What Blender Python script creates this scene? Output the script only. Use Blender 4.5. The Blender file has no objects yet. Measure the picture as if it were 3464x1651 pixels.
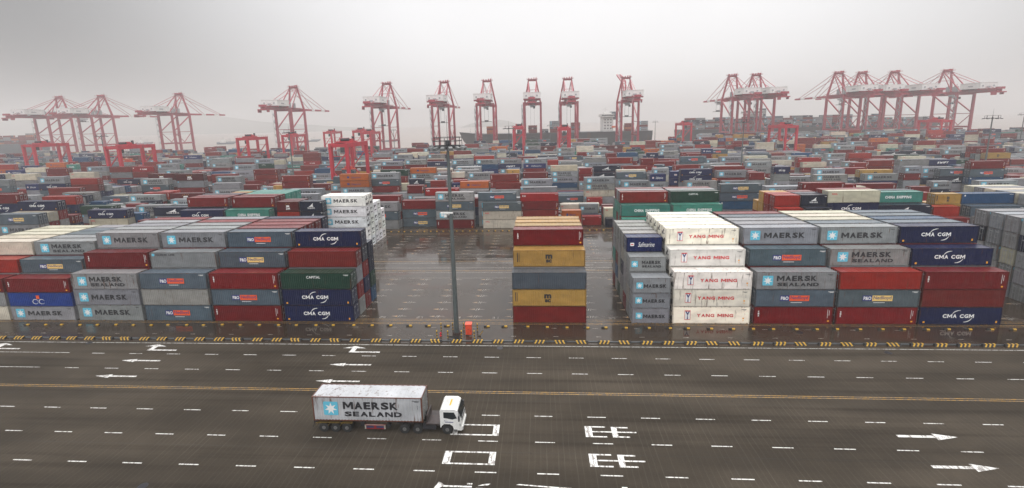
import bpy, math, random
from mathutils import Vector, Matrix
from mathutils.bvhtree import BVHTree
random.seed(11)
scene = bpy.context.scene
R = math.radians

SKY_A = 0.53
SKY_B = 0.95
SKY_LO = 0.18
SKY_HI = 0.78
SKY_UP = 1.7
EXPOSURE = 0.52
HAZE = 0.00047
SKY_BACK = 0.80
HAZE_COL = (0.72, 0.712, 0.708, 1)
# ------------------------------------------------------------------ camera
cd = bpy.data.cameras.new("camera"); cam = bpy.data.objects.new("camera", cd)
scene.collection.objects.link(cam); scene.camera = cam
CAM_LOC = Vector((0.0, -69.856, 33.238))
cam.matrix_world = Matrix(((0.9978573, 0.0124136, 0.0642388, 0.0), (0.0610666, 0.1757366, -0.9825414, -69.856), (-0.023486, 0.984359, 0.174602, 33.238), (0, 0, 0, 1)))
cd.sensor_width = 36.0; cd.lens = 15.649; cd.shift_y = -0.0425; cd.clip_start = 0.5; cd.clip_end = 20000

# ------------------------------------------------------------------ overcast sky and sun
SUN_EL, SUN_AZ = 52.0, 10.0          # the sun sits behind thick cloud, ahead of the camera
w = bpy.data.worlds.new("World"); scene.world = w; w.use_nodes = True
nt = w.node_tree; N = nt.nodes; K = nt.links
for n in list(N): N.remove(n)
out = N.new("ShaderNodeOutputWorld"); bg = N.new("ShaderNodeBackground")
sky = N.new("ShaderNodeTexSky"); sky.sky_type = 'NISHITA'; sky.sun_disc = False
sky.sun_elevation = R(SUN_EL); sky.sun_rotation = R(SUN_AZ); sky.air_density = 1.0; sky.dust_density = 6.0
tc = N.new("ShaderNodeTexCoord")
def vdot(v, d):
    a = N.new("ShaderNodeVectorMath"); a.operation = 'DOT_PRODUCT'; K.new(v, a.inputs[0]); a.inputs[1].default_value = Vector(d).normalized(); return a.outputs['Value']
def mr(v, a, b, c, d, smooth=True):
    m = N.new("ShaderNodeMapRange"); m.interpolation_type = 'SMOOTHSTEP' if smooth else 'LINEAR'
    K.new(v, m.inputs['Value']); m.inputs['From Min'].default_value = a; m.inputs['From Max'].default_value = b; m.inputs['To Min'].default_value = c; m.inputs['To Max'].default_value = d; return m.outputs['Result']
norm = N.new("ShaderNodeVectorMath"); norm.operation = 'NORMALIZE'; K.new(tc.outputs['Generated'], norm.inputs[0])
V_ = norm.outputs[0]
# cloud brightness: a broad bright patch round the hidden sun, sides dimmed to imitate lens falloff
bright = mr(vdot(V_, (0.10, 0.86, 0.42)), SKY_A, SKY_B, SKY_LO, SKY_HI)
up = mr(vdot(V_, (0, 0, 1)), 0.45, 1.0, 0.0, SKY_UP)
back = mr(vdot(V_, (0, -1, 0.25)), -0.1, 0.9, 0.0, SKY_BACK)  # extra sky glow behind the camera, added to light the container fronts
ad0 = N.new("ShaderNodeMath"); ad0.operation = 'ADD'; K.new(bright, ad0.inputs[0]); K.new(up, ad0.inputs[1])
add = N.new("ShaderNodeMath"); add.operation = 'ADD'; K.new(ad0.outputs[0], add.inputs[0]); K.new(back, add.inputs[1])
cn = N.new("ShaderNodeTexNoise"); cn.inputs['Scale'].default_value = 1.6; cn.inputs['Detail'].default_value = 4; K.new(V_, cn.inputs['Vector'])
cm = mr(cn.outputs['Fac'], 0.3, 0.7, 0.95, 1.05, False)
mu = N.new("ShaderNodeMath"); mu.operation = 'MULTIPLY'; K.new(add.outputs[0], mu.inputs[0]); K.new(cm, mu.inputs[1])
cc = N.new("ShaderNodeCombineColor"); K.new(mu.outputs[0], cc.inputs[0])
def scaled(s):
    m = N.new("ShaderNodeMath"); m.operation = 'MULTIPLY'; K.new(mu.outputs[0], m.inputs[0]); m.inputs[1].default_value = s; return m.outputs[0]
K.new(scaled(0.998), cc.inputs[1]); K.new(scaled(1.01), cc.inputs[2])
sk = N.new("ShaderNodeVectorMath"); sk.operation = 'SCALE'; K.new(sky.outputs[0], sk.inputs[0]); sk.inputs['Scale'].default_value = 0.08
mx = N.new("ShaderNodeMix"); mx.data_type = 'RGBA'; mx.inputs['Factor'].default_value = 0.93
K.new(sk.outputs[0], mx.inputs[6]); K.new(cc.outputs[0], mx.inputs[7])
K.new(mx.outputs[2], bg.inputs['Color']); bg.inputs['Strength'].default_value = 1.0
K.new(bg.outputs[0], out.inputs['Surface'])
sl = bpy.data.lights.new("sun", 'SUN'); sl.energy = 0.6; sl.angle = R(25); sl.color = (1.0, 0.97, 0.93)
so = bpy.data.objects.new("sun", sl); scene.collection.objects.link(so)
sd = Vector((math.sin(R(SUN_AZ)) * math.cos(R(SUN_EL)), math.cos(R(SUN_AZ)) * math.cos(R(SUN_EL)), math.sin(R(SUN_EL))))
so.rotation_euler = (-sd).to_track_quat('-Z', 'Y').to_euler()
scene.view_settings.view_transform = 'Standard'; scene.view_settings.look = 'None'
scene.view_settings.exposure = EXPOSURE; scene.view_settings.gamma = 1.0
scene.render.engine = 'CYCLES'
cy = scene.cycles; cy.use_denoising = True; cy.max_bounces = 6; cy.diffuse_bounces = 2; cy.glossy_bounces = 3; cy.volume_bounces = 3; cy.caustics_reflective = False; cy.caustics_refractive = False

# ------------------------------------------------------------------ helpers
COL = scene.collection
def link(o): COL.objects.link(o); return o
def tag(o, label=None, cat=None, group=None, kind=None):
    if label: o['label'] = label
    if cat: o['category'] = cat
    if group: o['group'] = group
    if kind: o['kind'] = kind
    return o
def empty(name, loc=(0, 0, 0), rz=0.0):
    o = bpy.data.objects.new(name, None); o.location = loc; o.rotation_euler = (0, 0, rz); o.empty_display_size = 0.5; return link(o)
class MB:
    """collects faces with material slots, built as one mesh"""
    def __init__(s): s.v = []; s.f = []; s.m = []
    def face(s, pts, mi=0):
        i = len(s.v); s.v += [tuple(p) for p in pts]; s.f.append(tuple(range(i, i + len(pts)))); s.m.append(mi)
    def box(s, a, b, mi=0):
        (x0, y0, z0), (x1, y1, z1) = a, b; i = len(s.v)
        s.v += [(x0, y0, z0), (x1, y0, z0), (x1, y1, z0), (x0, y1, z0), (x0, y0, z1), (x1, y0, z1), (x1, y1, z1), (x0, y1, z1)]
        for q in ((0, 3, 2, 1), (4, 5, 6, 7), (0, 1, 5, 4), (1, 2, 6, 5), (2, 3, 7, 6), (3, 0, 4, 7)):
            s.f.append(tuple(i + k for k in q)); s.m.append(mi)
        return s
    def beam(s, p, q, w, h=None, w2=None, mi=0, up=(0, 0, 1)):
        """rectangular beam from p to q, w wide and h deep, tapering to w2"""
        p, q = Vector(p), Vector(q); h = h or w; k = (w2 / w) if w2 else 1.0
        d = (q - p).normalized(); u = Vector(up)
        if abs(d.dot(u)) > 0.95: u = Vector((0, 1, 0))
        sx = d.cross(u).normalized() * (w / 2); sz = sx.cross(d).normalized() * (h / 2); i = len(s.v)
        for c, t in ((p, 1.0), (q, k)):
            s.v += [tuple(c + (-sx - sz) * t), tuple(c + (sx - sz) * t), tuple(c + (sx + sz) * t), tuple(c + (-sx + sz) * t)]
        for f in ((0, 1, 2, 3), (7, 6, 5, 4), (0, 4, 5, 1), (1, 5, 6, 2), (2, 6, 7, 3), (3, 7, 4, 0)):
            s.f.append(tuple(i + a for a in f)); s.m.append(mi)
        return s
    def tube(s, p, q, r, r2=None, n=10, mi=0, cap=True):
        p, q = Vector(p), Vector(q); r2 = r if r2 is None else r2; d = (q - p).normalized()
        u = Vector((0, 0, 1)) if abs(d.z) < 0.9 else Vector((1, 0, 0))
        a = d.cross(u).normalized(); b = d.cross(a); i = len(s.v)
        for c, rr in ((p, r), (q, r2)):
            for k in range(n):
                t = 2 * math.pi * k / n; s.v.append(tuple(c + (a * math.cos(t) + b * math.sin(t)) * rr))
        for k in range(n):
            j = (k + 1) % n; s.f.append((i + k, i + j, i + n + j, i + n + k)); s.m.append(mi)
        if cap:
            s.f.append(tuple(i + k for k in reversed(range(n)))); s.m.append(mi)
            s.f.append(tuple(i + n + k for k in range(n))); s.m.append(mi)
        return s
    def prism(s, pts, d, mi=0):
        """polygon pts (3D) extruded by the vector d"""
        n = len(pts); i = len(s.v); d = Vector(d)
        s.v += [tuple(p) for p in pts] + [tuple(Vector(p) + d) for p in pts]
        s.f.append(tuple(i + k for k in reversed(range(n)))); s.f.append(tuple(i + n + k for k in range(n))); s.m += [mi, mi]
        for k in range(n):
            j = (k + 1) % n; s.f.append((i + k, i + j, i + n + j, i + n + k)); s.m.append(mi)
        return s
    def mesh(s, name, mats, fix=True):
        me = bpy.data.meshes.new(name); me.from_pydata(s.v, [], s.f)
        for m in (mats if isinstance(mats, (list, tuple)) else [mats]): me.materials.append(m)
        me.polygons.foreach_set('material_index', s.m)
        if fix:
            import bmesh
            bm = bmesh.new(); bm.from_mesh(me); bmesh.ops.recalc_face_normals(bm, faces=bm.faces[:]); bm.to_mesh(me); bm.free()
        me.update(); return me
    def build(s, name, mats, parent=None, fix=True):
        return put(name, s.mesh(name, mats, fix), parent)
def put(name, me, parent=None, loc=None):
    o = bpy.data.objects.new(name, me); link(o)
    if parent: o.parent = parent
    if loc: o.location = loc
    return o
def copy_tree(o, parent=None):
    c = o.copy(); link(c)
    if parent: c.parent = parent
    for ch in o.children: copy_tree(ch, c)
    return c

# ------------------------------------------------------------------ materials
def lin(c):
    return tuple((x / 12.92 if x <= 0.04045 else ((x + 0.055) / 1.055) ** 2.4) for x in c)
class NT:
    def __init__(s, name):
        s.m = bpy.data.materials.new(name); s.m.use_nodes = True; s.t = s.m.node_tree; s.n = s.t.nodes; s.l = s.t.links
        s.b = s.n['Principled BSDF']; s.tc = None
    def new(s, k, **kw):
        n = s.n.new(k)
        for a, b in kw.items(): setattr(n, a, b)
        return n
    def co(s, which='Object'):
        if not s.tc: s.tc = s.new('ShaderNodeTexCoord')
        return s.tc.outputs[which]
    def link(s, a, b): s.l.new(a, b)
    def noise(s, scale, detail=3.0, vec=None, rough=0.5):
        n = s.new('ShaderNodeTexNoise'); n.inputs['Scale'].default_value = scale; n.inputs['Detail'].default_value = detail; n.inputs['Roughness'].default_value = rough
        s.link(vec if vec is not None else s.co(), n.inputs['Vector']); return n.outputs['Fac']
    def scale(s, v, xyz, loc=None):
        m = s.new('ShaderNodeMapping'); s.link(v, m.inputs['Vector']); m.inputs['Scale'].default_value = xyz
        if loc is not None: s.link(loc, m.inputs['Location'])
        return m.outputs[0]
    def mr(s, v, a, b, c, d, smooth=False):
        m = s.new('ShaderNodeMapRange'); m.interpolation_type = 'SMOOTHSTEP' if smooth else 'LINEAR'; s.link(v, m.inputs['Value'])
        for k, x in (('From Min', a), ('From Max', b), ('To Min', c), ('To Max', d)): m.inputs[k].default_value = x
        return m.outputs['Result']
    def mix(s, f, a, b, blend='MIX'):
        m = s.new('ShaderNodeMix', data_type='RGBA', blend_type=blend)
        for v, i in ((f, 0), (a, 6), (b, 7)):
            if isinstance(v, (int, float)): m.inputs[i].default_value = v if i == 0 else (v, v, v, 1)
            elif isinstance(v, tuple): m.inputs[i].default_value = (*v[:3], 1)
            else: s.link(v, m.inputs[i])
        return m.outputs[2]
    def math(s, op, a, b=None):
        m = s.new('ShaderNodeMath', operation=op)
        for i, v in ((0, a), (1, b)):
            if v is None: continue
            if isinstance(v, (int, float)): m.inputs[i].default_value = v
            else: s.link(v, m.inputs[i])
        return m.outputs[0]
    def grey(s, v):
        c = s.new('ShaderNodeCombineColor')
        for i in range(3): s.link(v, c.inputs[i])
        return c.outputs[0]
    def set(s, col=None, rough=None, metal=None, spec=None):
        for k, v in (('Base Color', col), ('Roughness', rough), ('Metallic', metal), ('Specular IOR Level', spec)):
            if v is None: continue
            if isinstance(v, tuple): s.b.inputs[k].default_value = (*v[:3], 1)
            elif isinstance(v, (int, float)): s.b.inputs[k].default_value = v
            else: s.link(v, s.b.inputs[k])
        return s.m
MATS = {}
def mat(name, col, rough=0.5, metal=0.0, var=0.18, scale=1.5, rust=0.0):
    if name in MATS: return MATS[name]
    n = NT(name)
    f = n.mr(n.noise(scale, 4), 0.25, 0.75, 1 - var, 1 + var)
    c = n.mix(1.0, tuple(col), n.grey(f), 'MULTIPLY')
    if rust:
        st = n.noise(1.0, 4, n.scale(n.co(), (scale * 2, scale * 2, scale * 0.35)))
        c = n.mix(n.mr(st, 0.62 - rust * 0.1, 0.78 - rust * 0.1, 0, 0.75, True), c, (0.11, 0.045, 0.02))
    n.set(c, n.mr(n.noise(scale * 2, 3), 0.3, 0.7, rough - 0.08, rough + 0.08), metal)
    MATS[name] = n.m; return n.m
def container_paint(name, per_object, rust=0.5, worn=0.0):
    n = NT(name)
    if per_object:
        oi = n.new('ShaderNodeObjectInfo'); base = oi.outputs['Color']
        of = n.math('MULTIPLY', oi.outputs['Random'], 97.0); cv = n.new('ShaderNodeCombineXYZ')
        for i in range(3): n.link(of, cv.inputs[i])
        off = cv.outputs[0]
    else:
        a = n.new('ShaderNodeAttribute'); a.attribute_name = 'Col'; base = a.outputs['Color']; off = None
    v1 = n.scale(n.co(), (0.45, 0.45, 0.9), off); v2 = n.scale(n.co(), (2.6, 2.6, 0.30), off); v3 = n.scale(n.co(), (1.3, 1.3, 1.3), off)
    f = n.mr(n.noise(1.0, 5, v1), 0.3, 0.7, 0.80, 1.14)
    c = n.mix(1.0, base, n.grey(f), 'MULTIPLY')
    # chalky fading of old paint, then rust that runs down from seams, then scuffs
    c = n.mix(n.mr(n.noise(1.0, 3, v3), 0.5, 0.85, 0.0, 0.04 + worn, True), c, (0.42, 0.41, 0.39))
    st = n.noise(1.0, 5, v2, 0.6)
    c = n.mix(n.mr(st, 0.66 - 0.1 * rust, 0.80 - 0.1 * rust, 0, 0.5 + 0.3 * rust, True), c, (0.10, 0.042, 0.02))
    sc = n.noise(7.0, 4, v1, 0.7)
    c = n.mix(n.mr(sc, 0.70, 0.78, 0, 0.18 + worn, True), c, (0.12, 0.10, 0.085))
    n.set(c, n.mr(n.noise(2.5, 3, v1), 0.3, 0.7, 0.40, 0.58), 0.0, 0.10)
    # rain stands on whatever lies flat
    ge = n.new('ShaderNodeNewGeometry'); sp = n.new('ShaderNodeSeparateXYZ'); n.link(ge.outputs['True Normal'], sp.inputs[0])
    n.link(n.math('MULTIPLY', n.mr(sp.outputs[2], 0.7, 0.98, 0, 1), n.mr(n.noise(0.8, 3, v3), 0.3, 0.6, 0.6, 1.0)), n.b.inputs['Coat Weight']); n.b.inputs['Coat Roughness'].default_value = 0.30; n.b.inputs['Coat IOR'].default_value = 1.5
    b = n.new('ShaderNodeBump'); b.inputs['Strength'].default_value = 0.12; b.inputs['Distance'].default_value = 0.05
    n.link(n.noise(3.0, 2, v3), b.inputs['Height']); n.link(b.outputs[0], n.b.inputs['Normal'])
    return n.m
PAINT = container_paint('container_paint', True)
PAINT_WORN = container_paint('container_paint_worn', True, 1.0, 0.25)
PAINT_FIELD = container_paint('container_field_paint', False)
FRAME = container_paint('container_frame_paint', True, 1.35)
def flat(name, col, rough=0.45, scuff=0.35):
    """paint of letters and marks, slightly worn through"""
    if name in MATS: return MATS[name]
    n = NT(name); g = n.noise(2.2, 5, None, 0.65)
    n.set(n.mix(n.mr(g, 0.60, 0.72, 0, scuff, True), tuple(col), (0.25, 0.25, 0.25)), rough); MATS[name] = n.m; return n.m
WHT = flat('mark_white', (0.80, 0.80, 0.78)); BLK = flat('mark_black', (0.018, 0.018, 0.022), 0.45, 0.12); SKY_ = flat('mark_sky_blue', (0.12, 0.50, 0.66))
NVY = flat('mark_navy', (0.02, 0.03, 0.16)); ORG = flat('mark_orange_red', (0.80, 0.10, 0.02), 0.45, .15); YEL = flat('mark_pale_yellow', (0.80, 0.55, 0.18), .45, .15)
REDM = flat('mark_red', (0.60, 0.02, 0.03)); GRNM = flat('mark_green', (0.05, 0.30, 0.14)); GLD = flat('mark_gold', (0.75, 0.45, 0.05)); AMB = flat('mark_amber', (0.85, 0.38, 0.02))
STEEL = mat('galvanised_steel', (0.36, 0.37, 0.38), 0.45, 0.5, 0.2, 3)
DARK = mat('dark_steel', (0.03, 0.03, 0.035), 0.5, 0.2, 0.3, 3)
RUB = mat('tyre_rubber', (0.018, 0.018, 0.018), 0.75, 0, 0.3, 6)
GLASS = mat('dark_glass', (0.015, 0.02, 0.022), 0.08, 0.0, 0.1, 2)
CRED = mat('crane_red', (0.36, 0.012, 0.036), 0.42, 0.0, 0.14, 0.12, 0.15)
CWHT = mat('crane_white', (0.76, 0.75, 0.72), 0.45, 0.0, 0.10, 0.3, 0.2)
YRED = mat('yard_crane_red', (0.46, 0.006, 0.026), 0.38, 0.0, 0.15, 0.3, 0.2)
POLE = mat('mast_grey', (0.11, 0.13, 0.13), 0.45, 0.35, 0.15, 1.2, 0.15)

# ------------------------------------------------------------------ ground, road, sea
def ground_material(name, road):
    n = NT(name); P = n.new('ShaderNodeNewGeometry').outputs['Position']
    sx = n.new('ShaderNodeSeparateXYZ'); n.link(P, sx.inputs[0]); X, Y = sx.outputs[0], sx.outputs[1]
    big = n.noise(0.035, 4, P); mid = n.noise(0.35, 5, P, 0.6); fine = n.noise(9.0, 3, P)
    if road:
        c = n.mix(n.mr(big, 0.3, 0.7, 0, 1), (0.0390, 0.0315, 0.0230), (0.0580, 0.0475, 0.0360))
        # tyre-darkened wheel tracks along the lanes
        trk = n.noise(1.0, 4, n.scale(P, (0.02, 0.8, 0.1)))
        c = n.mix(n.mr(trk, 0.48, 0.72, 0, 0.5, True), c, (0.019, 0.0145, 0.010))
        c = n.mix(1.0, c, n.grey(n.mr(mid, 0.3, 0.7, 0.86, 1.12)), 'MULTIPLY')
        c = n.mix(1.0, c, n.grey(n.mr(fine, 0.3, 0.7, 0.9, 1.1)), 'MULTIPLY')
        # pale tining lines that run across the road, one every half metre, of uneven strength
        fr = n.math('FRACT', n.math('MULTIPLY', n.math('ADD', X, n.mr(n.noise(0.2, 2, P), 0, 1, -0.12, 0.12)), 1.72))
        ln = n.mr(n.math('ABSOLUTE', n.math('SUBTRACT', fr, 0.5)), 0.035, 0.11, 1.0, 0.0, True)
        st = n.mr(n.noise(1.0, 3, n.scale(P, (1.7, 0.12, 1))), 0.35, 0.65, 0.02, 0.42)
        c = n.mix(n.math('MULTIPLY', ln, st), c, (0.088, 0.078, 0.063))
        jn = n.math('FRACT', n.math('MULTIPLY', Y, 1 / 8.5)); jl = n.mr(n.math('ABSOLUTE', n.math('SUBTRACT', jn, 0.5)), 0.004, 0.008, 0.45, 0)
        c = n.mix(jl, c, (0.05, 0.045, 0.04))
        blot = n.noise(1.2, 5, P, 0.7); c = n.mix(n.mr(blot, 0.66, 0.74, 0, 0.5, True), c, (0.045, 0.04, 0.036))
        pt = n.noise(1.0, 2, n.scale(P, (0.045, 0.22, 1)), 0.4); c = n.mix(1.0, c, n.grey(n.mr(pt, 0.35, 0.65, 0.80, 1.16, True)), 'MULTIPLY')
        oil = n.noise(0.55, 6, P, 0.75); c = n.mix(n.mr(oil, 0.60, 0.70, 0, 0.45, True), c, (0.022, 0.019, 0.016))
        rough = n.math('ADD', n.mr(mid, 0.3, 0.7, 0.48, 0.66), n.mr(big, 0.35, 0.65, -0.05, 0.07))
        bs = 0.35; sp_ = 0.03
    else:
        c = n.mix(n.mr(big, 0.3, 0.7, 0, 1), (0.026, 0.0165, 0.0100), (0.048, 0.035, 0.0245))
        c = n.mix(1.0, c, n.grey(n.mr(mid, 0.3, 0.7, 0.75, 1.2)), 'MULTIPLY')
        # reddish paving fields and concrete panels
        redn = n.noise(1.0, 3, n.scale(P, (0.05, 0.15, 1))); c = n.mix(n.mr(redn, 0.55, 0.7, 0, 0.55, True), c, (0.06, 0.022, 0.012))
        for ax, per in ((X, 6.65), (Y, 5.0)):
            fr = n.math('FRACT', n.math('MULTIPLY', ax, 1 / per)); jl = n.mr(n.math('ABSOLUTE', n.math('SUBTRACT', fr, 0.5)), 0.004, 0.012, 0.5, 0)
            c = n.mix(jl, c, (0.03, 0.026, 0.022))
        trk = n.noise(1.0, 4, n.scale(P, (0.7, 0.03, 0.1))); c = n.mix(n.mr(trk, 0.5, 0.7, 0, 0.5, True), c, (0.035, 0.03, 0.026))
        # standing water
        pud = n.noise(1.0, 4, n.scale(P, (0.06, 0.11, 1)), 0.55)
        wet = n.mr(pud, 0.42, 0.56, 0, 1, True)
        rough = n.math('ADD', n.mr(wet, 0, 1, 0.26, 0.06), n.mr(mid, 0.3, 0.7, -0.03, 0.05))
        bs = 0.10; sp_ = 0.40
    n.set(c, rough, 0.0, sp_)
    b = n.new('ShaderNodeBump'); b.inputs['Strength'].default_value = bs; b.inputs['Distance'].default_value = 0.02
    n.link(n.noise(6.0, 3, P), b.inputs['Height']); n.link(b.outputs[0], n.b.inputs['Normal'])
    return n.m
m = MB(); m.face([(-1600, -120, 0), (1600, -120, 0), (1600, 546, 0), (-1600, 546, 0)]); m.face([(-1600, 546, 0), (1600, 546, 0), (1600, 546, -8), (-1600, 546, -8)])
tag(m.build('ground', ground_material('wet_yard_paving', False), fix=False), kind='structure')
m = MB(); m.face([(-400, -110, 0.004), (400, -110, 0.004), (400, -7.35, 0.004), (-400, -7.35, 0.004)])
tag(m.build('road', ground_material('wet_grooved_concrete', True), fix=False), kind='structure')
n = NT('muddy_sea'); P = n.new('ShaderNodeNewGeometry').outputs['Position']
n.set(n.mix(n.mr(n.noise(0.01, 4, P), 0.3, 0.7, 0, 1), (0.20, 0.15, 0.12), (0.27, 0.21, 0.17)), 0.28)
b = n.new('ShaderNodeBump'); b.inputs['Strength'].default_value = 0.5; b.inputs['Distance'].default_value = 0.6; n.link(n.noise(0.25, 4, n.scale(P, (1, 0.5, 1))), b.inputs['Height']); n.link(b.outputs[0], n.b.inputs['Normal'])
m = MB(); m.face([(-5800, 546.5, -4), (5800, 546.5, -4), (5800, 5900, -4), (-5800, 5900, -4)]); tag(m.build('sea', n.m, fix=False), kind='structure')
# faint islands far out
hm = mat('hill_scrub', (0.10, 0.11, 0.09), 0.9, 0, 0.3, 0.01)
def hill(x0, x1, y, pts, depth=500):
    m = MB(); k = len(pts); X = [x0 + (x1 - x0) * i / (k - 1) for i in range(k)]
    prof = ((0, 0.0), (0.25, 0.55), (0.5, 1.0), (0.75, 0.6), (1, 0.0))
    for i in range(k - 1):
        for (a, ha), (b_, hb) in zip(prof, prof[1:]):
            m.face([(X[i], y + a * depth, -6 + pts[i] * ha), (X[i + 1], y + a * depth, -6 + pts[i + 1] * ha), (X[i + 1], y + b_ * depth, -6 + pts[i + 1] * hb), (X[i], y + b_ * depth, -6 + pts[i] * hb)])
    tag(m.build('hill', hm, fix=False), kind='structure')
random.seed(5)
hill(-5200, -1350, 3000, [20, 70, 120, 160, 170, 150, 180, 195, 165, 130, 85, 60, 35, 8], 900)
hill(-640, -100, 3400, [2, 30, 46, 34, 58, 44, 18, 2], 400)
hill(1300, 2900, 3600, [2, 20, 34, 30, 38, 26, 30, 12, 2], 300)

# ------------------------------------------------------------------ painted markings
def road_paint(name, col, wear=0.35):
    n = NT(name); P = n.new('ShaderNodeNewGeometry').outputs['Position']
    g = n.noise(1.0, 5, n.scale(P, (3.0, 1.2, 1)), 0.75)
    n.set(n.mix(n.mr(g, 0.62 - wear * 0.3, 0.70 - wear * 0.3, 0, 0.85, True), tuple(col), (0.13, 0.11, 0.095)), 0.4); return n.m
RW = road_paint('road_paint_white', (0.66, 0.65, 0.62), 0.42); RY = road_paint('road_paint_yellow', (0.40, 0.22, 0.035), 0.55)
YW = road_paint('yard_paint_white', (0.46, 0.43, 0.38), 0.68); YO = road_paint('yard_paint_orange', (0.42, 0.24, 0.09), 0.72); YY = road_paint('yard_paint_yellow', (0.42, 0.22, 0.03), 0.62)
Zr, Zy = 0.008, 0.004
def rect(m, x0, x1, y0, y1, z=Zr, mi=0): m.face([(x0, y0, z), (x1, y0, z), (x1, y1, z), (x0, y1, z)], mi)
m = MB()
for y, ph, wd in ((-11.2, -32.4, 0.10), (-15.25, -32.25, 0.10), (-24.0, -31.15, 0.11), (-28.2, -31.0, 0.11), (-32.45, -30.75, 0.12)):
    k0 = -12 if y > -20 else -11
    for k in range(k0, 22):
        x = ph + 6.02 * k
        if y > -20 and x < -74: continue
        rect(m, x, x + 2.08, y - wd / 2, y + wd / 2)
for y, x1 in ((-11.1, -72.3), (-15.2, -72.3)): rect(m, -120, x1, y - 0.04, y + 0.04)
rect(m, -140, 160, -7.96, -7.87)
def arrow(m, x, y, s, L=6.0, hl=2.2, hw=0.42, tw=0.14):
    """straight arrow whose tip is at x, pointing to -X for s=1 and +X for s=-1"""
    m.face([(x, y, Zr), (x + s * hl, y - hw, Zr), (x + s * hl, y + hw, Zr)][::s])
    m.face([(x + s * hl, y - tw, Zr), (x + s * L, y - tw, Zr), (x + s * L, y + tw, Zr), (x + s * hl, y + tw, Zr)][::s])
for x, y in ((-61.8, -13.15), (-61.7, -17.2), (-30.1, -13.6), (-30.1, -17.65)): arrow(m, x, y, 1)
for x, y in ((42.8, -26.1), (42.8, -30.3)): arrow(m, x, y, -1, 6.0, 2.3, 0.5, 0.17)
for x in (-86.6, -60.7, -28.9):          # turn arrows: shaft, then a head that points away from the road edge
    rect(m, x + 0.9, x + 4.8, -10.25, -9.95)
    m.face([(x + 0.1, -10.25, Zr), (x + 0.9, -10.25, Zr), (x + 0.9, -9.0, Zr), (x + 0.1, -9.0, Zr)])
    m.face([(x - 1.3, -9.0, Zr), (x + 2.3, -9.0, Zr), (x + 0.4, -8.35, Zr)])
for y0 in (0.0, -4.15):                  # the two big road characters
    a, b = -25.68 + y0, -27.25 + y0
    rect(m, -10.1, -4.85, a - .09, a + .09); rect(m, -10.1, -4.85, b - .11, b + .07); rect(m, -10.1 if y0 else -9.9, -9.35, b + .07, a - .09); rect(m, -5.5, -4.85, b + .07, a - .09)
    rect(m, 4.5, 5.25, b, a + .15); rect(m, 5.25, 6.75, a - .03, a + .15); rect(m, 5.25, 6.75, b, b + .17); rect(m, 5.25, 7.35, (a + b) / 2 - .02, (a + b) / 2 + .15)
    rect(m, 7.35, 7.95, b + .02, a + .1); rect(m, 7.95, 9.15, a - .08, a + .1); rect(m, 7.95, 9.15, b + .02, b + .2); rect(m, 7.95, 9.95, (a + b) / 2 - .02, (a + b) / 2 + .15)
rect(m, -9.4, -6.7, -34.3, -34.12); rect(m, -7.2, -6.7, -33.95, -33.8); m.face([(-9.9, -33.75, Zr), (-9.6, -33.85, Zr), (-9.3, -34.12, Zr), (-10.0, -34.7, Zr), (-10.3, -34.7, Zr)])
m.face([(-6.2, -34.1, Zr), (-5.2, -33.98, Zr), (-5.0, -33.8, Zr), (-5.6, -33.86, Zr)]); m.face([(-2.6, -33.85, Zr), (2.6, -34.2, Zr), (2.5, -34.05, Zr), (-2.3, -33.75, Zr)][::-1]); rect(m, -6.3, -5.4, -34.9, -34.35); rect(m, 7.1, 7.6, -34.3, -33.75)
tag(m.build('road_marking', RW, fix=False), kind='structure')
m = MB(); rect(m, -160, 200, -19.48, -19.38); rect(m, -160, 200, -19.82, -19.72); tag(m.build('road_centre_line', RY, fix=False), kind='structure')
m = MB()
for y in (1.12, 0.66, -0.14, -0.62): rect(m, -140, 170, y - .05, y + .05, Zy, 0)
for y in (26.6, 33.5): rect(m, -140, 170, y - .08, y + .06, Zy, 0); rect(m, -140, 170, y - .5, y - .40, Zy, 0)
for y in (59.9, 61.1, 65.2, 66.2): rect(m, -140, 170, y - .07, y + .07, Zy, 0)
for y, wd in ((21.6, .05), (25.1, .07), (28.4, .10), (32.0, .10), (35.4, .06), (38.85, .05)): rect(m, -140, 170, y - wd, y + wd, Zy, 1)
for k in range(-16, 22):
    x = -31.6 + 6.62 * k; rect(m, x, x + 0.85, -2.06, -1.96, Zy, 1); rect(m, x + .2, x + 1.0, -4.9, -4.8, Zy, 1)
def slot(m, x, y, lit):
    m.face([(x - 1.3, y, Zy), (x - 0.25, y - .30, Zy), (x - 0.25, y + .30, Zy)], 2)
    for a in (-0.1, 0.28): m.face([(x + a, y - .42, Zy), (x + a + .13, y - .42, Zy), (x + a + .33, y + .42, Zy), (x + a + .20, y + .42, Zy)], 1)
    rect(m, x + 0.5, x + 1.5, y - .13, y - .06, Zy, 1); rect(m, x + 0.5, x + 1.3, y + .06, y + .13, Zy, 1)
for c in range(-12, 22):
    for k, y in enumerate((2.3, 5.3, 8.35, 11.6, 14.65, 17.9, 20.7)):
        if c == -1 and False: continue
        slot(m, -25.2 + 6.68 * c, y, 1)
    for y in (39.8, 42.6, 45.7, 48.8, 51.9, 54.8, 57.5): slot(m, -26.2 + 6.68 * c, y, 1)
for y in (25.3 + 1.6, 30.2, 36.9):
    for x in (9.0, 62.0, -62): m.face([(x - 2, y, Zy), (x - .6, y - .35, Zy), (x - .6, y + .35, Zy)], 1); rect(m, x - .6, x + 3, y - .1, y + .1, Zy, 1)
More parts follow.
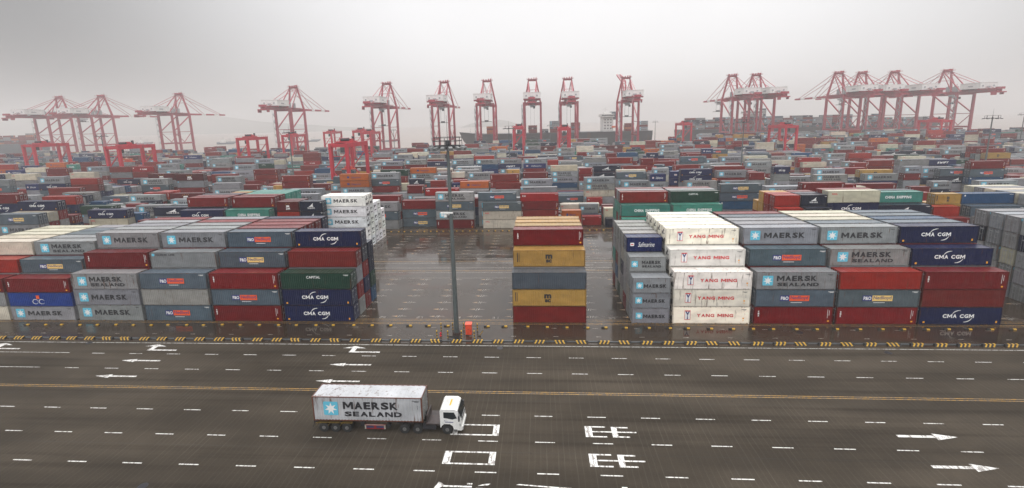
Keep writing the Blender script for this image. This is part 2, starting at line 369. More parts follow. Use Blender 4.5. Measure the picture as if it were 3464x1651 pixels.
# slot numbers
def digit(m, ch, x, y, mi=1):
    seg = {'0': 'abcdef', '1': 'bc', '2': 'abged', '3': 'abgcd', '5': 'afgcd', '7': 'abc', '9': 'abcdfg', '4': 'fgbc', '6': 'afgecd', '8': 'abcdefg'}[ch]
    wv, hv, t = 0.42, 0.7, 0.09
    pos = {'a': (0, wv, hv - t, hv), 'g': (0, wv, hv / 2 - t / 2, hv / 2 + t / 2), 'd': (0, wv, 0, t), 'f': (0, t, hv / 2, hv), 'b': (wv - t, wv, hv / 2, hv), 'e': (0, t, 0, hv / 2), 'c': (wv - t, wv, 0, hv / 2)}
    for s_ in seg:
        a, b, c_, d = pos[s_]; rect(m, x + a, x + b, y + c_, y + d, Zy + .001 * (ord(s_) - 96) * .2, mi)
for i, num in enumerate(range(21, 46, 2)):
    x = -21.8 + 6.62 * (i - 3)
    for j, ch in enumerate(str(num)): digit(m, ch, x + j * 0.6, 1.5)
tag(m.build('yard_marking', [YY, YW, YO], fix=False), kind='structure')
m = MB(); m.box((-170, -6.62, 0), (190, -6.42, 0.13)); tag(m.build('kerb', mat('kerb_concrete', (0.07, 0.08, 0.085), 0.4, 0, 0.25, 0.8), fix=False), kind='structure')
m = MB(); m.prism([(-44.5, -36.4, 0), (-22, -37.3, 0), (-22, -36.85, 0), (-44.5, -35.95, 0)], (0, 0, 0.14)); tag(m.build('near_kerb', mat('near_kerb_red', (0.30, 0.10, 0.07), 0.55, 0, 0.5, 1.1)), kind='structure')

# ------------------------------------------------------------------ lettering
BOLD = {'M': [(0, 0), (0, 1), (.24, 1), (.5, .50), (.76, 1), (1, 1), (1, 0), (.79, 0), (.79, .62), (.57, .20), (.43, .20), (.21, .62), (.21, 0)],
        'N': [(0, 0), (0, 1), (.27, 1), (.77, .36), (.77, 1), (1, 1), (1, 0), (.73, 0), (.23, .64), (.23, 0)],
        'W': [(0, 1), (.22, 1), (.32, .38), (.42, .85), (.58, .85), (.68, .38), (.78, 1), (1, 1), (.82, 0), (.58, 0), (.5, .42), (.42, 0), (.18, 0)]}
GW = {'M': 1.2, 'W': 1.3, 'I': .26, ' ': .45, 'L': .78, 'E': .80, 'F': .78, 'P': .84, 'S': .88, 'T': .84}
def capitals(s, x0, x1, z0, z1, m, off, shear, y, res):
    """block capitals, letter by letter, that fill x0..x1 by z0..z1"""
    ws = [GW.get(c, .95) for c in s]; gap = .14; tot = sum(ws) + gap * (len(s) - 1); k = (x1 - x0) / tot; x = x0; V, F = [], []
    for c, w_ in zip(s, ws):
        if c in BOLD: v = [(x + a * w_ * k, y, z0 + b * (z1 - z0)) for a, b in BOLD[c]]; f = [tuple(range(len(v)))[::-1]]
        elif c == ' ': v, f = [], []
        else:
            v, f, _ = text_mesh(c, x, x + w_ * k, z0, z1, m, off, 0.0, y, res)
        i = len(V); V += v; F += [tuple(i + q for q in g) for g in f]; x += (w_ + gap) * k
    if shear: V = [(a + shear * (c - z0), b, c) for a, b, c in V]
    return (V, F, m)
TXT = {}
def text_mesh(s, x0, x1, z0, z1, m, off=0.03, shear=0.0, y=-0.004, res=3, space=1.0):
    """the words s as a flat mesh that fills x0..x1 by z0..z1 on a wall that faces -Y"""
    if len(s) > 1 and s.replace(' ', '').isalpha() and s.isupper() and s != 'CAPITAL': return capitals(s, x0, x1, z0, z1, m, max(off, .045), shear, y, res)
    key = (s, off, shear, res, space)
    if key not in TXT:
        cu = bpy.data.curves.new('lettering', 'FONT'); cu.body = s; cu.size = 1.0; cu.offset = off; cu.shear = shear; cu.resolution_u = res; cu.space_character = space; cu.space_line = 0.82; cu.align_x = 'CENTER' if '\n' in s else 'LEFT'
        ob = bpy.data.objects.new('lettering', cu); me = bpy.data.meshes.new_from_object(ob); bpy.data.objects.remove(ob)
        xs = [v.co.x for v in me.vertices]; ys = [v.co.y for v in me.vertices]; a, b, c, d = min(xs), max(xs), min(ys), max(ys)
        TXT[key] = ([((v.co.x - a) / (b - a), (v.co.y - c) / (d - c)) for v in me.vertices], [tuple(p.vertices) for p in me.polygons])
    vs, fs = TXT[key]
    return ([(x0 + (x1 - x0) * u, y, z0 + (z1 - z0) * v) for u, v in vs], fs, m)
def quad(x0, x1, z0, z1, m, y=-0.004): return ([(x0, y, z0), (x1, y, z0), (x1, y, z1), (x0, y, z1)], [(0, 1, 2, 3)], m)
def poly(pts, m, y=-0.004): return ([(a, y, b) for a, b in pts], [tuple(range(len(pts)))], m)
def rquad(x0, x1, z0, z1, m, y=-0.004, r=0.14):
    p = []
    for cx, cz, a0 in ((x1 - r, z1 - r, 0), (x0 + r, z1 - r, 90), (x0 + r, z0 + r, 180), (x1 - r, z0 + r, 270)):
        for k in range(4): t = R(a0 + 30 * k); p.append((cx + r * math.cos(t), cz + r * math.sin(t)))
    return poly(p, m, y)
def star(cx, cz, r, m, y=-0.009, n=7):
    p = []
    for k in range(2 * n):
        rr = r if k % 2 == 0 else r * 0.44; t = math.pi / 2 + math.pi * k / n; p.append((cx + rr * math.cos(t), cz + rr * math.sin(t)))
    vs = [(cx, y, cz)] + [(a, y, b) for a, b in p]; return (vs, [(0, 1 + k, 1 + (k + 1) % (2 * n)) for k in range(2 * n)], m)
def arc(cx, cz, rx, rz, a0, a1, w, m, y=-0.004):
    vs = []; fs = []; n = 8
    for k in range(n + 1):
        t = R(a0 + (a1 - a0) * k / n); ww = w * math.sin(math.pi * (0.12 + 0.83 * k / n))
        vs += [(cx + rx * math.cos(t), y, cz + rz * math.sin(t)), (cx + (rx + ww) * math.cos(t), y, cz + (rz + ww) * math.sin(t))]
    for k in range(n): fs.append((2 * k, 2 * k + 1, 2 * k + 3, 2 * k + 2))
    return (vs, fs, m)
MARKC = {}
def marks(code, L, h, res=3):
    """[(part name, [(verts, faces, material) ...]) ...] painted on the side wall of a container"""
    key = (code, L, h, res)
    if key in MARKC: return MARKC[key]
    big = L > 8; k = L / 12.19; o = []; s = 1.0 if big else 0.60
    X = lambda f: f * L
    T = lambda t, a, b, z0, z1, m, **kw: text_mesh(t, X(a), X(b), z0 * h, z1 * h, m, res=res, **kw)
    ident = [quad(X(.90), X(.90) + .9 * s, h * .86, h * .885, WHT), quad(X(.92), X(.92) + .55 * s, h * .82, h * .84, WHT)]
    small = [quad(X(.90), X(.90) + .8 * s, h * .86, h * .88, BLK), quad(X(.92), X(.92) + .5 * s, h * .82, h * .838, BLK), quad(X(.945), X(.945) + .05, h * .62, h * .66, BLK), quad(X(.945), X(.945) + .05, h * .54, h * .58, BLK)]
    if code in 'MSVQ' and big: o.append(('identity_mark', small))
    if code in 'MSV':
        pw = 1.62 * s if big else 1.05; zc = h * 0.52; x0 = X(.09 if big else .08)
        o.append(('logo_panel', [rquad(x0, x0 + pw, zc - pw * .5, zc + pw * .5, SKY_, r=.14 * s)])); o.append(('star_emblem', [star(x0 + pw / 2, zc - .02, pw * .44, WHT)]))
        if code in 'MV': o.append(('lettering', [T('MAERSK', .275, .82, .36, .68, BLK, off=.012) if big else T('MAERSK', .28, .87, .37, .60, BLK, off=.012)]))
        elif code == 'S': o.append(('lettering', [T('MAERSK', .27, .77, .50, .80, BLK, off=.012), T('SEALAND', .28, .80, .20, .40, BLK, off=.02, space=1.25)] if big else [T('MAERSK', .36, .88, .52, .74, BLK, off=.012), T('SEALAND', .37, .89, .29, .44, BLK, off=.02, space=1.2)]))
    elif code in 'mg': pass
    elif code in 'PY':
        o.append(('logo_panel', [quad(X(.30), X(.42), .34 * h, .66 * h, NVY), quad(X(.42), X(.67), .34 * h, .66 * h, ORG if code == 'P' else YEL)]))
        o.append(('lettering', [T('P&O', .312, .408, .40, .60, WHT, off=.03, y=-.009), T('Nedlloyd', .435, .655, .38, .63, NVY, off=.01, y=-.009), quad(X(.44), X(.58), .235 * h, .262 * h, WHT)] + ident))
    elif code == 'C':
        o.append(('lettering', [T('CMA CGM', .28, .66, .40, .62, WHT, off=.035)]))
        o.append(('swoosh', [arc(X(.50), h * .50, 1.35 * s, .95 * s, 95, 165, .14 * s, WHT), arc(X(.53), h * .52, 1.35 * s, 1.0 * s, -85, -15, .14 * s, WHT)]))
        o.append(('warning_label', [quad(X(.045), X(.07), .10 * h, .20 * h, AMB), quad(X(.93), X(.95), .12 * h, .24 * h, AMB)]))
    elif code == 'c':
        o.append(('logo_panel', [quad(X(.30), X(.62), .42 * h, .68 * h, WHT)])); o.append(('lettering', [T('CMA', .315, .46, .46, .64, REDM, off=.03, y=-.009), T('CGM', .48, .605, .46, .64, NVY, off=.03, y=-.009)]))
    elif code == 'D': o.append(('lettering', [T('CAPITAL', .37, .57, .66, .82, WHT, off=.015)] + ident))
    elif code in 'RT':
        t = 'tex' if code == 'R' else 'TRITON'; n_ = len(t); z1 = .78 if code == 'R' else .82; hh = (.36 if code == 'R' else .55) / n_
        o.append(('lettering', [text_mesh(ch, X(.045), X(.045) + .26 * s, (z1 - (i + 1) * hh + .015) * h, (z1 - i * hh) * h, WHT, res=res, off=.03) for i, ch in enumerate(t)] + [quad(X(.93), X(.93) + .06, .35 * h, .85 * h, WHT), quad(X(.95), X(.95) + .06, .5 * h, .8 * h, WHT)]))
        o.append(('warning_label', [quad(X(.935), X(.96), .14 * h, .22 * h, AMB)]))
    elif code == 'U':
        o.append(('lettering', [T('m', .445, .54, .48, .74, BLK, off=.05), T('sc', .452, .532, .25, .44, BLK, off=.05), quad(X(.05), X(.05) + .12, .3 * h, .85 * h, BLK), quad(X(.075), X(.075) + .08, .3 * h, .85 * h, BLK)]))
    elif code == 'F':
        o.append(('lettering', [T('Safmarine', .34, .80, .34, .66, WHT, off=.0, shear=.35)])); o.append(('flag_emblem', [rquad(X(.12), X(.12) + 1.1 * s, .40 * h, .62 * h, WHT, r=.2 * s), quad(X(.14), X(.14) + .7 * s, .47 * h, .54 * h, REDM, y=-.009)]))
    elif code == 'e': o.append(('lettering', [T('CHINA SHIPPING', .27, .78, .38, .63, WHT, off=.035)]))
    elif code == 'H': o.append(('lettering', [T('Hapag-Lloyd', .40, .72, .34, .62, NVY, off=.01, shear=.2), rquad(X(.25), X(.25) + 1.0 * s, .38 * h, .66 * h, NVY, r=.2 * s)]))
    elif code == 'K': o.append(('lettering', [T('K LINE', .38, .68, .36, .60, WHT, off=.02), rquad(X(.06), X(.06) + .5 * s, .6 * h, .8 * h, WHT)]))
    elif code == 'E':
        o.append(('lettering', [T('HAMBURG', .06, .48, .36, .62, WHT, off=.012), T('SÜD', .72, .90, .36, .68, WHT, off=.012)])); o.append(('emblem', [poly([(X(.50), .72 * h), (X(.53), .72 * h), (X(.70), .26 * h), (X(.67), .26 * h)], WHT), poly([(X(.50), .28 * h), (X(.60), .50 * h), (X(.71), .62 * h), (X(.60), .44 * h)], WHT, y=-.007)]))
    elif code == 'Z':
        o.append(('lettering', [T('ZIM', .40, .58, .18, .40, WHT, off=.04), quad(X(.42), X(.56), .46 * h, .62 * h, WHT)])); o.append(('star_emblem', [star(X(.40 + .06 * i), h * (.80 if i % 2 else .74), .16 * s, GLD, y=-.006, n=5) for i in range(4)]))
    elif code == 'N':
        o.append(('lettering', [T('NORASIA', .34, .66, .26, .40, WHT, off=.03)] + ident)); o.append(('sail_emblem', [poly([(X(.38), .44 * h), (X(.60), .46 * h), (X(.57), .60 * h), (X(.585), .82 * h), (X(.50), .62 * h)], WHT), ]))
    elif code == 'A': o.append(('lettering', [T('P&O', .40, .62, .34, .66, WHT, off=.03)]))
    elif code == 'X': o.append(('lettering', [T('SWIFT', .30, .70, .34, .66, WHT, off=.05, shear=.3)]))
    elif code == 'I': o.append(('lettering', [T('CAI', .05, .14, .62, .82, WHT, off=.03)] + ident[:1]))
    elif code == 'L': o.append(('emblem', [star(X(.06), .8 * h, .3 * s, WHT, n=7)] + ident[:1]))
    elif code == 'W': o.append(('lettering', [T('OOCL', .06, .17, .68, .84, REDM, off=.02)]))
    elif code == 'G' and big: o.append(('lettering', [T('MAERSK LINE', .09, .38, .80, .90, BLK, off=.01), rquad(X(.03), X(.03) + .5, .77 * h, .93 * h, SKY_)]))
    elif code == 'Q':
        x0 = X(.165); o.append(('logo_panel', [quad(x0, x0 + .95, .24 * h, .80 * h, REDM), quad(x0 + .06, x0 + .89, .27 * h, .77 * h, WHT, y=-.008)]))
        o.append(('emblem', [poly([(x0 + .10, .76 * h), (x0 + .45, .52 * h), (x0 + .38, .28 * h), (x0 + .57, .28 * h), (x0 + .52, .52 * h), (x0 + .85, .76 * h), (x0 + .66, .76 * h), (x0 + .475, .64 * h), (x0 + .29, .76 * h)], NVY, y=-.012), quad(x0 + .12, x0 + .83, .74 * h, .79 * h, REDM, y=-.015)]))
        o.append(('lettering', [T('YANG MING', .325, .80, .41, .60, REDM, off=.035)])); o.append(('warning_label', [quad(X(.92), X(.94), .30 * h, .38 * h, AMB), quad(X(.925), X(.935), .18 * h, .23 * h, AMB)]))
    MARKC[key] = o; return o
def marks_mesh(items, name):
    vs, fs, mi, ms = [], [], [], []
    for v, f, m in items:
        if m not in ms: ms.append(m)
        i = len(vs); vs += v; fs += [tuple(i + k for k in q) for q in f]; mi += [ms.index(m)] * len(f)
    me = bpy.data.meshes.new(name); me.from_pydata(vs, [], fs)
    for m in ms: me.materials.append(m)
    me.polygons.foreach_set('material_index', mi); me.update(); return me

# ------------------------------------------------------------------ container shapes
W_ = 2.44
BODYC = {}
def body_mesh(L, h, reefer):
    key = (L, h, reefer)
    if key in BODYC: return BODYC[key]
    m = MB(); per = 0.34 if not reefer else 0.9; amp = 0.05 if not reefer else 0.006; n = int((L - .3) / per); per = (L - .3) / n
    pr = []
    for k in range(n):
        x = .15 + k * per; pr += [(x, 0), (x + per * .38, 0), (x + per * .5, amp), (x + per * .88, amp)]
    pr.append((L - .15, 0))
    for y0, sg in ((.014, 1), (W_ - .014, -1)):
        i = len(m.v)
        for x, d in pr: m.v += [(x, y0 + sg * d, .14), (x, y0 + sg * d, h - .09)]
        for k in range(len(pr) - 1):
            q = (i + 2 * k, i + 2 * k + 2, i + 2 * k + 3, i + 2 * k + 1); m.f.append(q if sg > 0 else q[::-1]); m.m.append(0)
    nr = int(L / .62); pr = []
    for k in range(nr):
        x = .1 + k * (L - .2) / nr; p_ = (L - .2) / nr; pr += [(x, .0), (x + p_ * .45, .0), (x + p_ * .52, .02), (x + p_ * .92, .02)]
    pr.append((L - .1, 0)); i = len(m.v)
    for x, d in pr: m.v += [(x, .06, h - .035 - d * (not reefer)), (x, W_ - .06, h - .035 - d * (not reefer))]
    for k in range(len(pr) - 1): m.f.append((i + 2 * k, i + 2 * k + 2, i + 2 * k + 3, i + 2 * k + 1)); m.m.append(0)
    ny = 7; i = len(m.v)
    for x in (.04, L - .04):
        for k in range(ny * 2 + 1):
            y = .12 + k * (W_ - .24) / (ny * 2); m.v += [(x + (.03 if x < 1 else -.03) * (k % 2), y, .14), (x + (.03 if x < 1 else -.03) * (k % 2), y, h - .09)]
    q = ny * 2 + 1
    for e in range(2):
        for k in range(q - 1):
            a = i + e * 2 * q + 2 * k; f = (a, a + 1, a + 3, a + 2); m.f.append(f if e == 0 else f[::-1]); m.m.append(0)
    m.face([(.05, .05, .12), (.05, W_ - .05, .12), (L - .05, W_ - .05, .12), (L - .05, .05, .12)])
    BODYC[key] = m.mesh('container_panels', PAINT, fix=False); return BODYC[key]
FRAMEC = {}
def frame_mesh(L, h):
    key = (L, h)
    if key in FRAMEC: return FRAMEC[key]
    m = MB(); p = .13
    for x in (0, L - p):
        for y in (0, W_ - p): m.box((x, y, .12), (x + p, y + p, h - .12))
    for z0, z1 in ((.002, .13), (h - .09, h - .004)):
        for y in (0.004, W_ - .084): m.box((p, y, z0 + (.03 if z0 < 1 else 0)), (L - p, y + .08, z1))
        for x in (0.006, L - .086): m.box((x, p, z0 + (.03 if z0 < 1 else 0)), (x + .08, W_ - p, z1))
    for x in (-.003, L - .175):
        for y in (-.003, W_ - .159):
            for z in (0, h - .12): m.box((x, y, z), (x + .178, y + .162, z + .12))
    FRAMEC[key] = m.mesh('container_frame', FRAME, fix=False); return FRAMEC[key]
DOORC = {}
def door_meshes(h, reefer):
    if (h, reefer) in DOORC: return DOORC[(h, reefer)]
    m = MB()
    if reefer:
        m.box((-.03, .14, h * .50), (.012, W_ - .14, h - .12)); m.box((-.03, .14, .14), (.014, W_ - .14, h * .47))
        g = MB(); g.box((.014, .30, h * .54), (.03, 1.0, h * .72)); g.box((.014, 1.25, h * .60), (.035, 1.75, h * .66)); g.box((.016, .3, .2), (.035, 1.5, h * .28)); g.tube((.012, 1.2, h * .80), (.04, 1.2, h * .80), .26, n=12); g.box((.016, 1.75, .25), (.05, 2.15, h * .40))
        r = (m.mesh('unit_casing', PAINT), g.mesh('unit_grille', DARK))
    else:
        for k in range(5):
            z0 = .16 + k * (h - .3) / 5; m.box((-.02, .0, z0), (.0, 1.06, z0 + (h - .3) / 5 * .62)); m.box((-.035, .0, z0 + (h - .3) / 5 * .62), (-.02, 1.06, z0 + (h - .3) / 5))
        g = MB()
        for y in (.28, .78):
            g.box((.003, y, .1), (.045, y + .045, h - .1))
            for z in (.3, h * .5, h - .45): g.box((.002, y - .05, z), (.05, y + .1, z + .07))
        for z in (h * .42, h * .46): g.box((.05, .30, z), (.07, .72, z + .04))
        g.box((.002, .35, h - .62), (.006, .95, h - .42))
        r = (m.mesh('door_leaf', PAINT), g.mesh('lock_rods', STEEL))
    DOORC[(h, reefer)] = r; return r

# colours (base colour, name, mark) of the kinds of container
KIND = {
 'M': ((0.2455, 0.2511, 0.2623), 'light grey', 'with pale star panel and one word'), 'S': ((0.2511, 0.2511, 0.2455), 'light grey', 'with pale star panel and two words'),
 'G': ((0.2158, 0.2212, 0.2265), 'grey', 'with tiny lettering'), 'g': ((0.06, 0.075, 0.09), 'dark slate', 'with tiny lettering'), 'm': ((0.2537, 0.2537, 0.2422), 'grey', 'plain'),
 'P': ((0.07488, 0.1037, 0.1267), 'slate blue', 'with blue and orange panel'), 'Y': ((0.08064, 0.1037, 0.121), 'slate blue', 'with blue and yellow panel'),
 'R': ((0.1477, 0.004424, 0.00599), 'dark red', 'with small upright lettering'), 'B': ((0.1625, 0.01244, 0.009584), 'brown red', 'plain'), 'T': ((0.1995, 0.01244, 0.008984), 'rust red', 'with upright white letters'),
 'I': ((0.266, 0.006912, 0.007488), 'bright red', 'with short white word'), 'O': ((0.2955, 0.01521, 0.007488), 'orange red', 'plain'), 'H': ((0.4, 0.095, 0.016), 'orange', 'with navy lettering'),
 'K': ((0.2438, 0.00387, 0.007789), 'crimson', 'with short white line'), 'E': ((0.3102, 0.004977, 0.004792), 'vivid red', 'with white capitals'), 'Z': ((0.07757, 0.004424, 0.006592), 'maroon', 'with white word and gold stars'),
 'N': ((0.006365, 0.01077, 0.02938), 'dark navy', 'with white sail emblem'), 'C': ((0.004896, 0.009792, 0.05141), 'navy blue', 'with two white words and swoosh'), 'c': ((0.004896, 0.008816, 0.04162), 'navy blue', 'with white panel'),
 'A': ((0.009792, 0.01469, 0.0563), 'blue', 'with short white word'), 'X': ((0.007834, 0.01469, 0.06854), 'blue', 'with slanted white word'), 'L': ((0.009792, 0.0563, 0.1322), 'mid blue', 'with small emblem'), 'F': ((0.008816, 0.01762, 0.09304), 'royal blue', 'with flowing white script'),
 'D': ((0.006854, 0.03672, 0.02203), 'dark green', 'with small white word'), 'U': ((0.39, 0.225, 0.05625), 'mustard yellow', 'with black letters'), 'e': ((0.05, 0.215, 0.17), 'teal', 'with two white words'),
 'W': ((0.51, 0.4675, 0.3655), 'cream', 'with small red word'), 'V': ((0.86, 0.86, 0.8424), 'clean white', 'with star panel and black word'), 'Q': ((0.8424, 0.7884, 0.6912), 'stained cream white', 'with red lettering'), 'J': ((0.00864, 0.036, 0.1872), 'bright blue', 'with white scribble'),
}
ORD = 'first second third fourth fifth sixth seventh eighth ninth tenth eleventh twelfth thirteenth fourteenth fifteenth sixteenth seventeenth eighteenth nineteenth twentieth'.split()
def ordn(i):
    if i < 20: return ORD[i]
    t = ('twenty', 'thirty', 'forty', 'fifty', 'sixty')[(i + 1) // 10 - 2]; u = (i + 1) % 10
    return t + '-' + ORD[u - 1] if u else {20: 'twentieth', 30: 'thirtieth', 40: 'fortieth', 50: 'fiftieth', 60: 'sixtieth'}[i + 1]

# ------------------------------------------------------------------ where every container stands
ROW = (0.0, 39.5, 67.2, 106, 133, 172.5, 199.5, 239, 266, 305.5, 332.5, 372)     # first row of each yard block
LST = []        # x, y, z, length, height, code, block, row, tier, n tiers, turned (door end)
def stack(x, block, row, L, h, codes, dx=None):
    y = ROW[block] + 2.85 * row; z = 0.0; rr = random.Random(int(x * 10) * 31 + block * 7 + row)
    for t, c in enumerate(codes):
        hh = h if isinstance(h, (int, float)) else h[t]
        xx = x + rr.uniform(-.05, .05)
        LST.append([xx, y + rr.uniform(-.04, .04), z, L, hh, c, block, row, t, len(codes), x])
        z += hh + .03
S_, H_ = 2.59, 2.90
def bay(x, L, h, rows):
    for r, codes in enumerate(rows):
        if codes: stack(x, 0, r, L, h, codes)
F40, F20 = 12.19, 6.06
bay(-108.2, F40, S_, ['WGR', 'GRMO', 'MRGRW', 'MRGRW', 'RMGRW', 'MRGMW', 'MRGRW'])
bay(-95.5, F40, S_, ['MJR', 'RMGY', 'MRGRS', 'GRMGG', 'RRGGP', 'MRGGY', 'RGMRG'])
bay(-82.7, F40, H_, ['MMS', 'GMRR', 'RGMGM', 'MRGRM', 'RGMRG', 'GMRRM', 'MGRRR'])
bay(-69.95, F40, H_, ['PmP', 'RGMG', 'GRMRM', 'RGMRM', 'MRMGM', 'GRMRR', 'MRGMM'])
bay(-57.2, F40, H_, ['RPR', 'GMRY', 'RGMRP', 'MCRGR', 'RRCRR', 'GRCRR', 'RRNMC'])
bay(-44.45, F40, H_, ['CCD', 'GRMB', 'RCRNC', 'LDNN'])
bay(-4.85, F40, H_, ['BUg', 'GRMU', 'URGUR', 'RGURU', 'GRUMU', 'URGUU'])
bay(14.75, F20, S_, ['MMM', 'GmGS', 'RmGmF', 'mGNmm', 'DmmGm', 'mLRmm', 'RmeGm'])
bay(21.3, F40, H_, ['QQQ', 'QQQQ', 'QQQQQ', 'QQQQQ', 'QQQQQ', 'QQQQQ', 'QQQQQ'])
bay(34.2, F40, H_, ['RPS', 'GMRP', 'RGMRM', 'MRGRM', 'RGMRM', 'GMRGP', 'MRGMR'])
bay(46.9, F40, H_, ['RYO', 'GRMS', 'RGMRM', 'MRGRP', 'RGMMW', 'GMRRW', 'MRGMW'])
bay(59.5, F40, H_, ['CBR', 'GRMC', 'RGMRC', 'MRGRP', 'RCGML', 'GNRCP', 'MCGNP'])
bay(83.6, F40, H_, ['GGMGG', 'MWGGG', 'GNGWG', 'GGMNG', 'GGWGG', 'MGGGM', 'GWGNG'])
KEYS = [k for k in KIND if k != 'g']
HEIGHTS = (2.59, 2.72, 2.90)
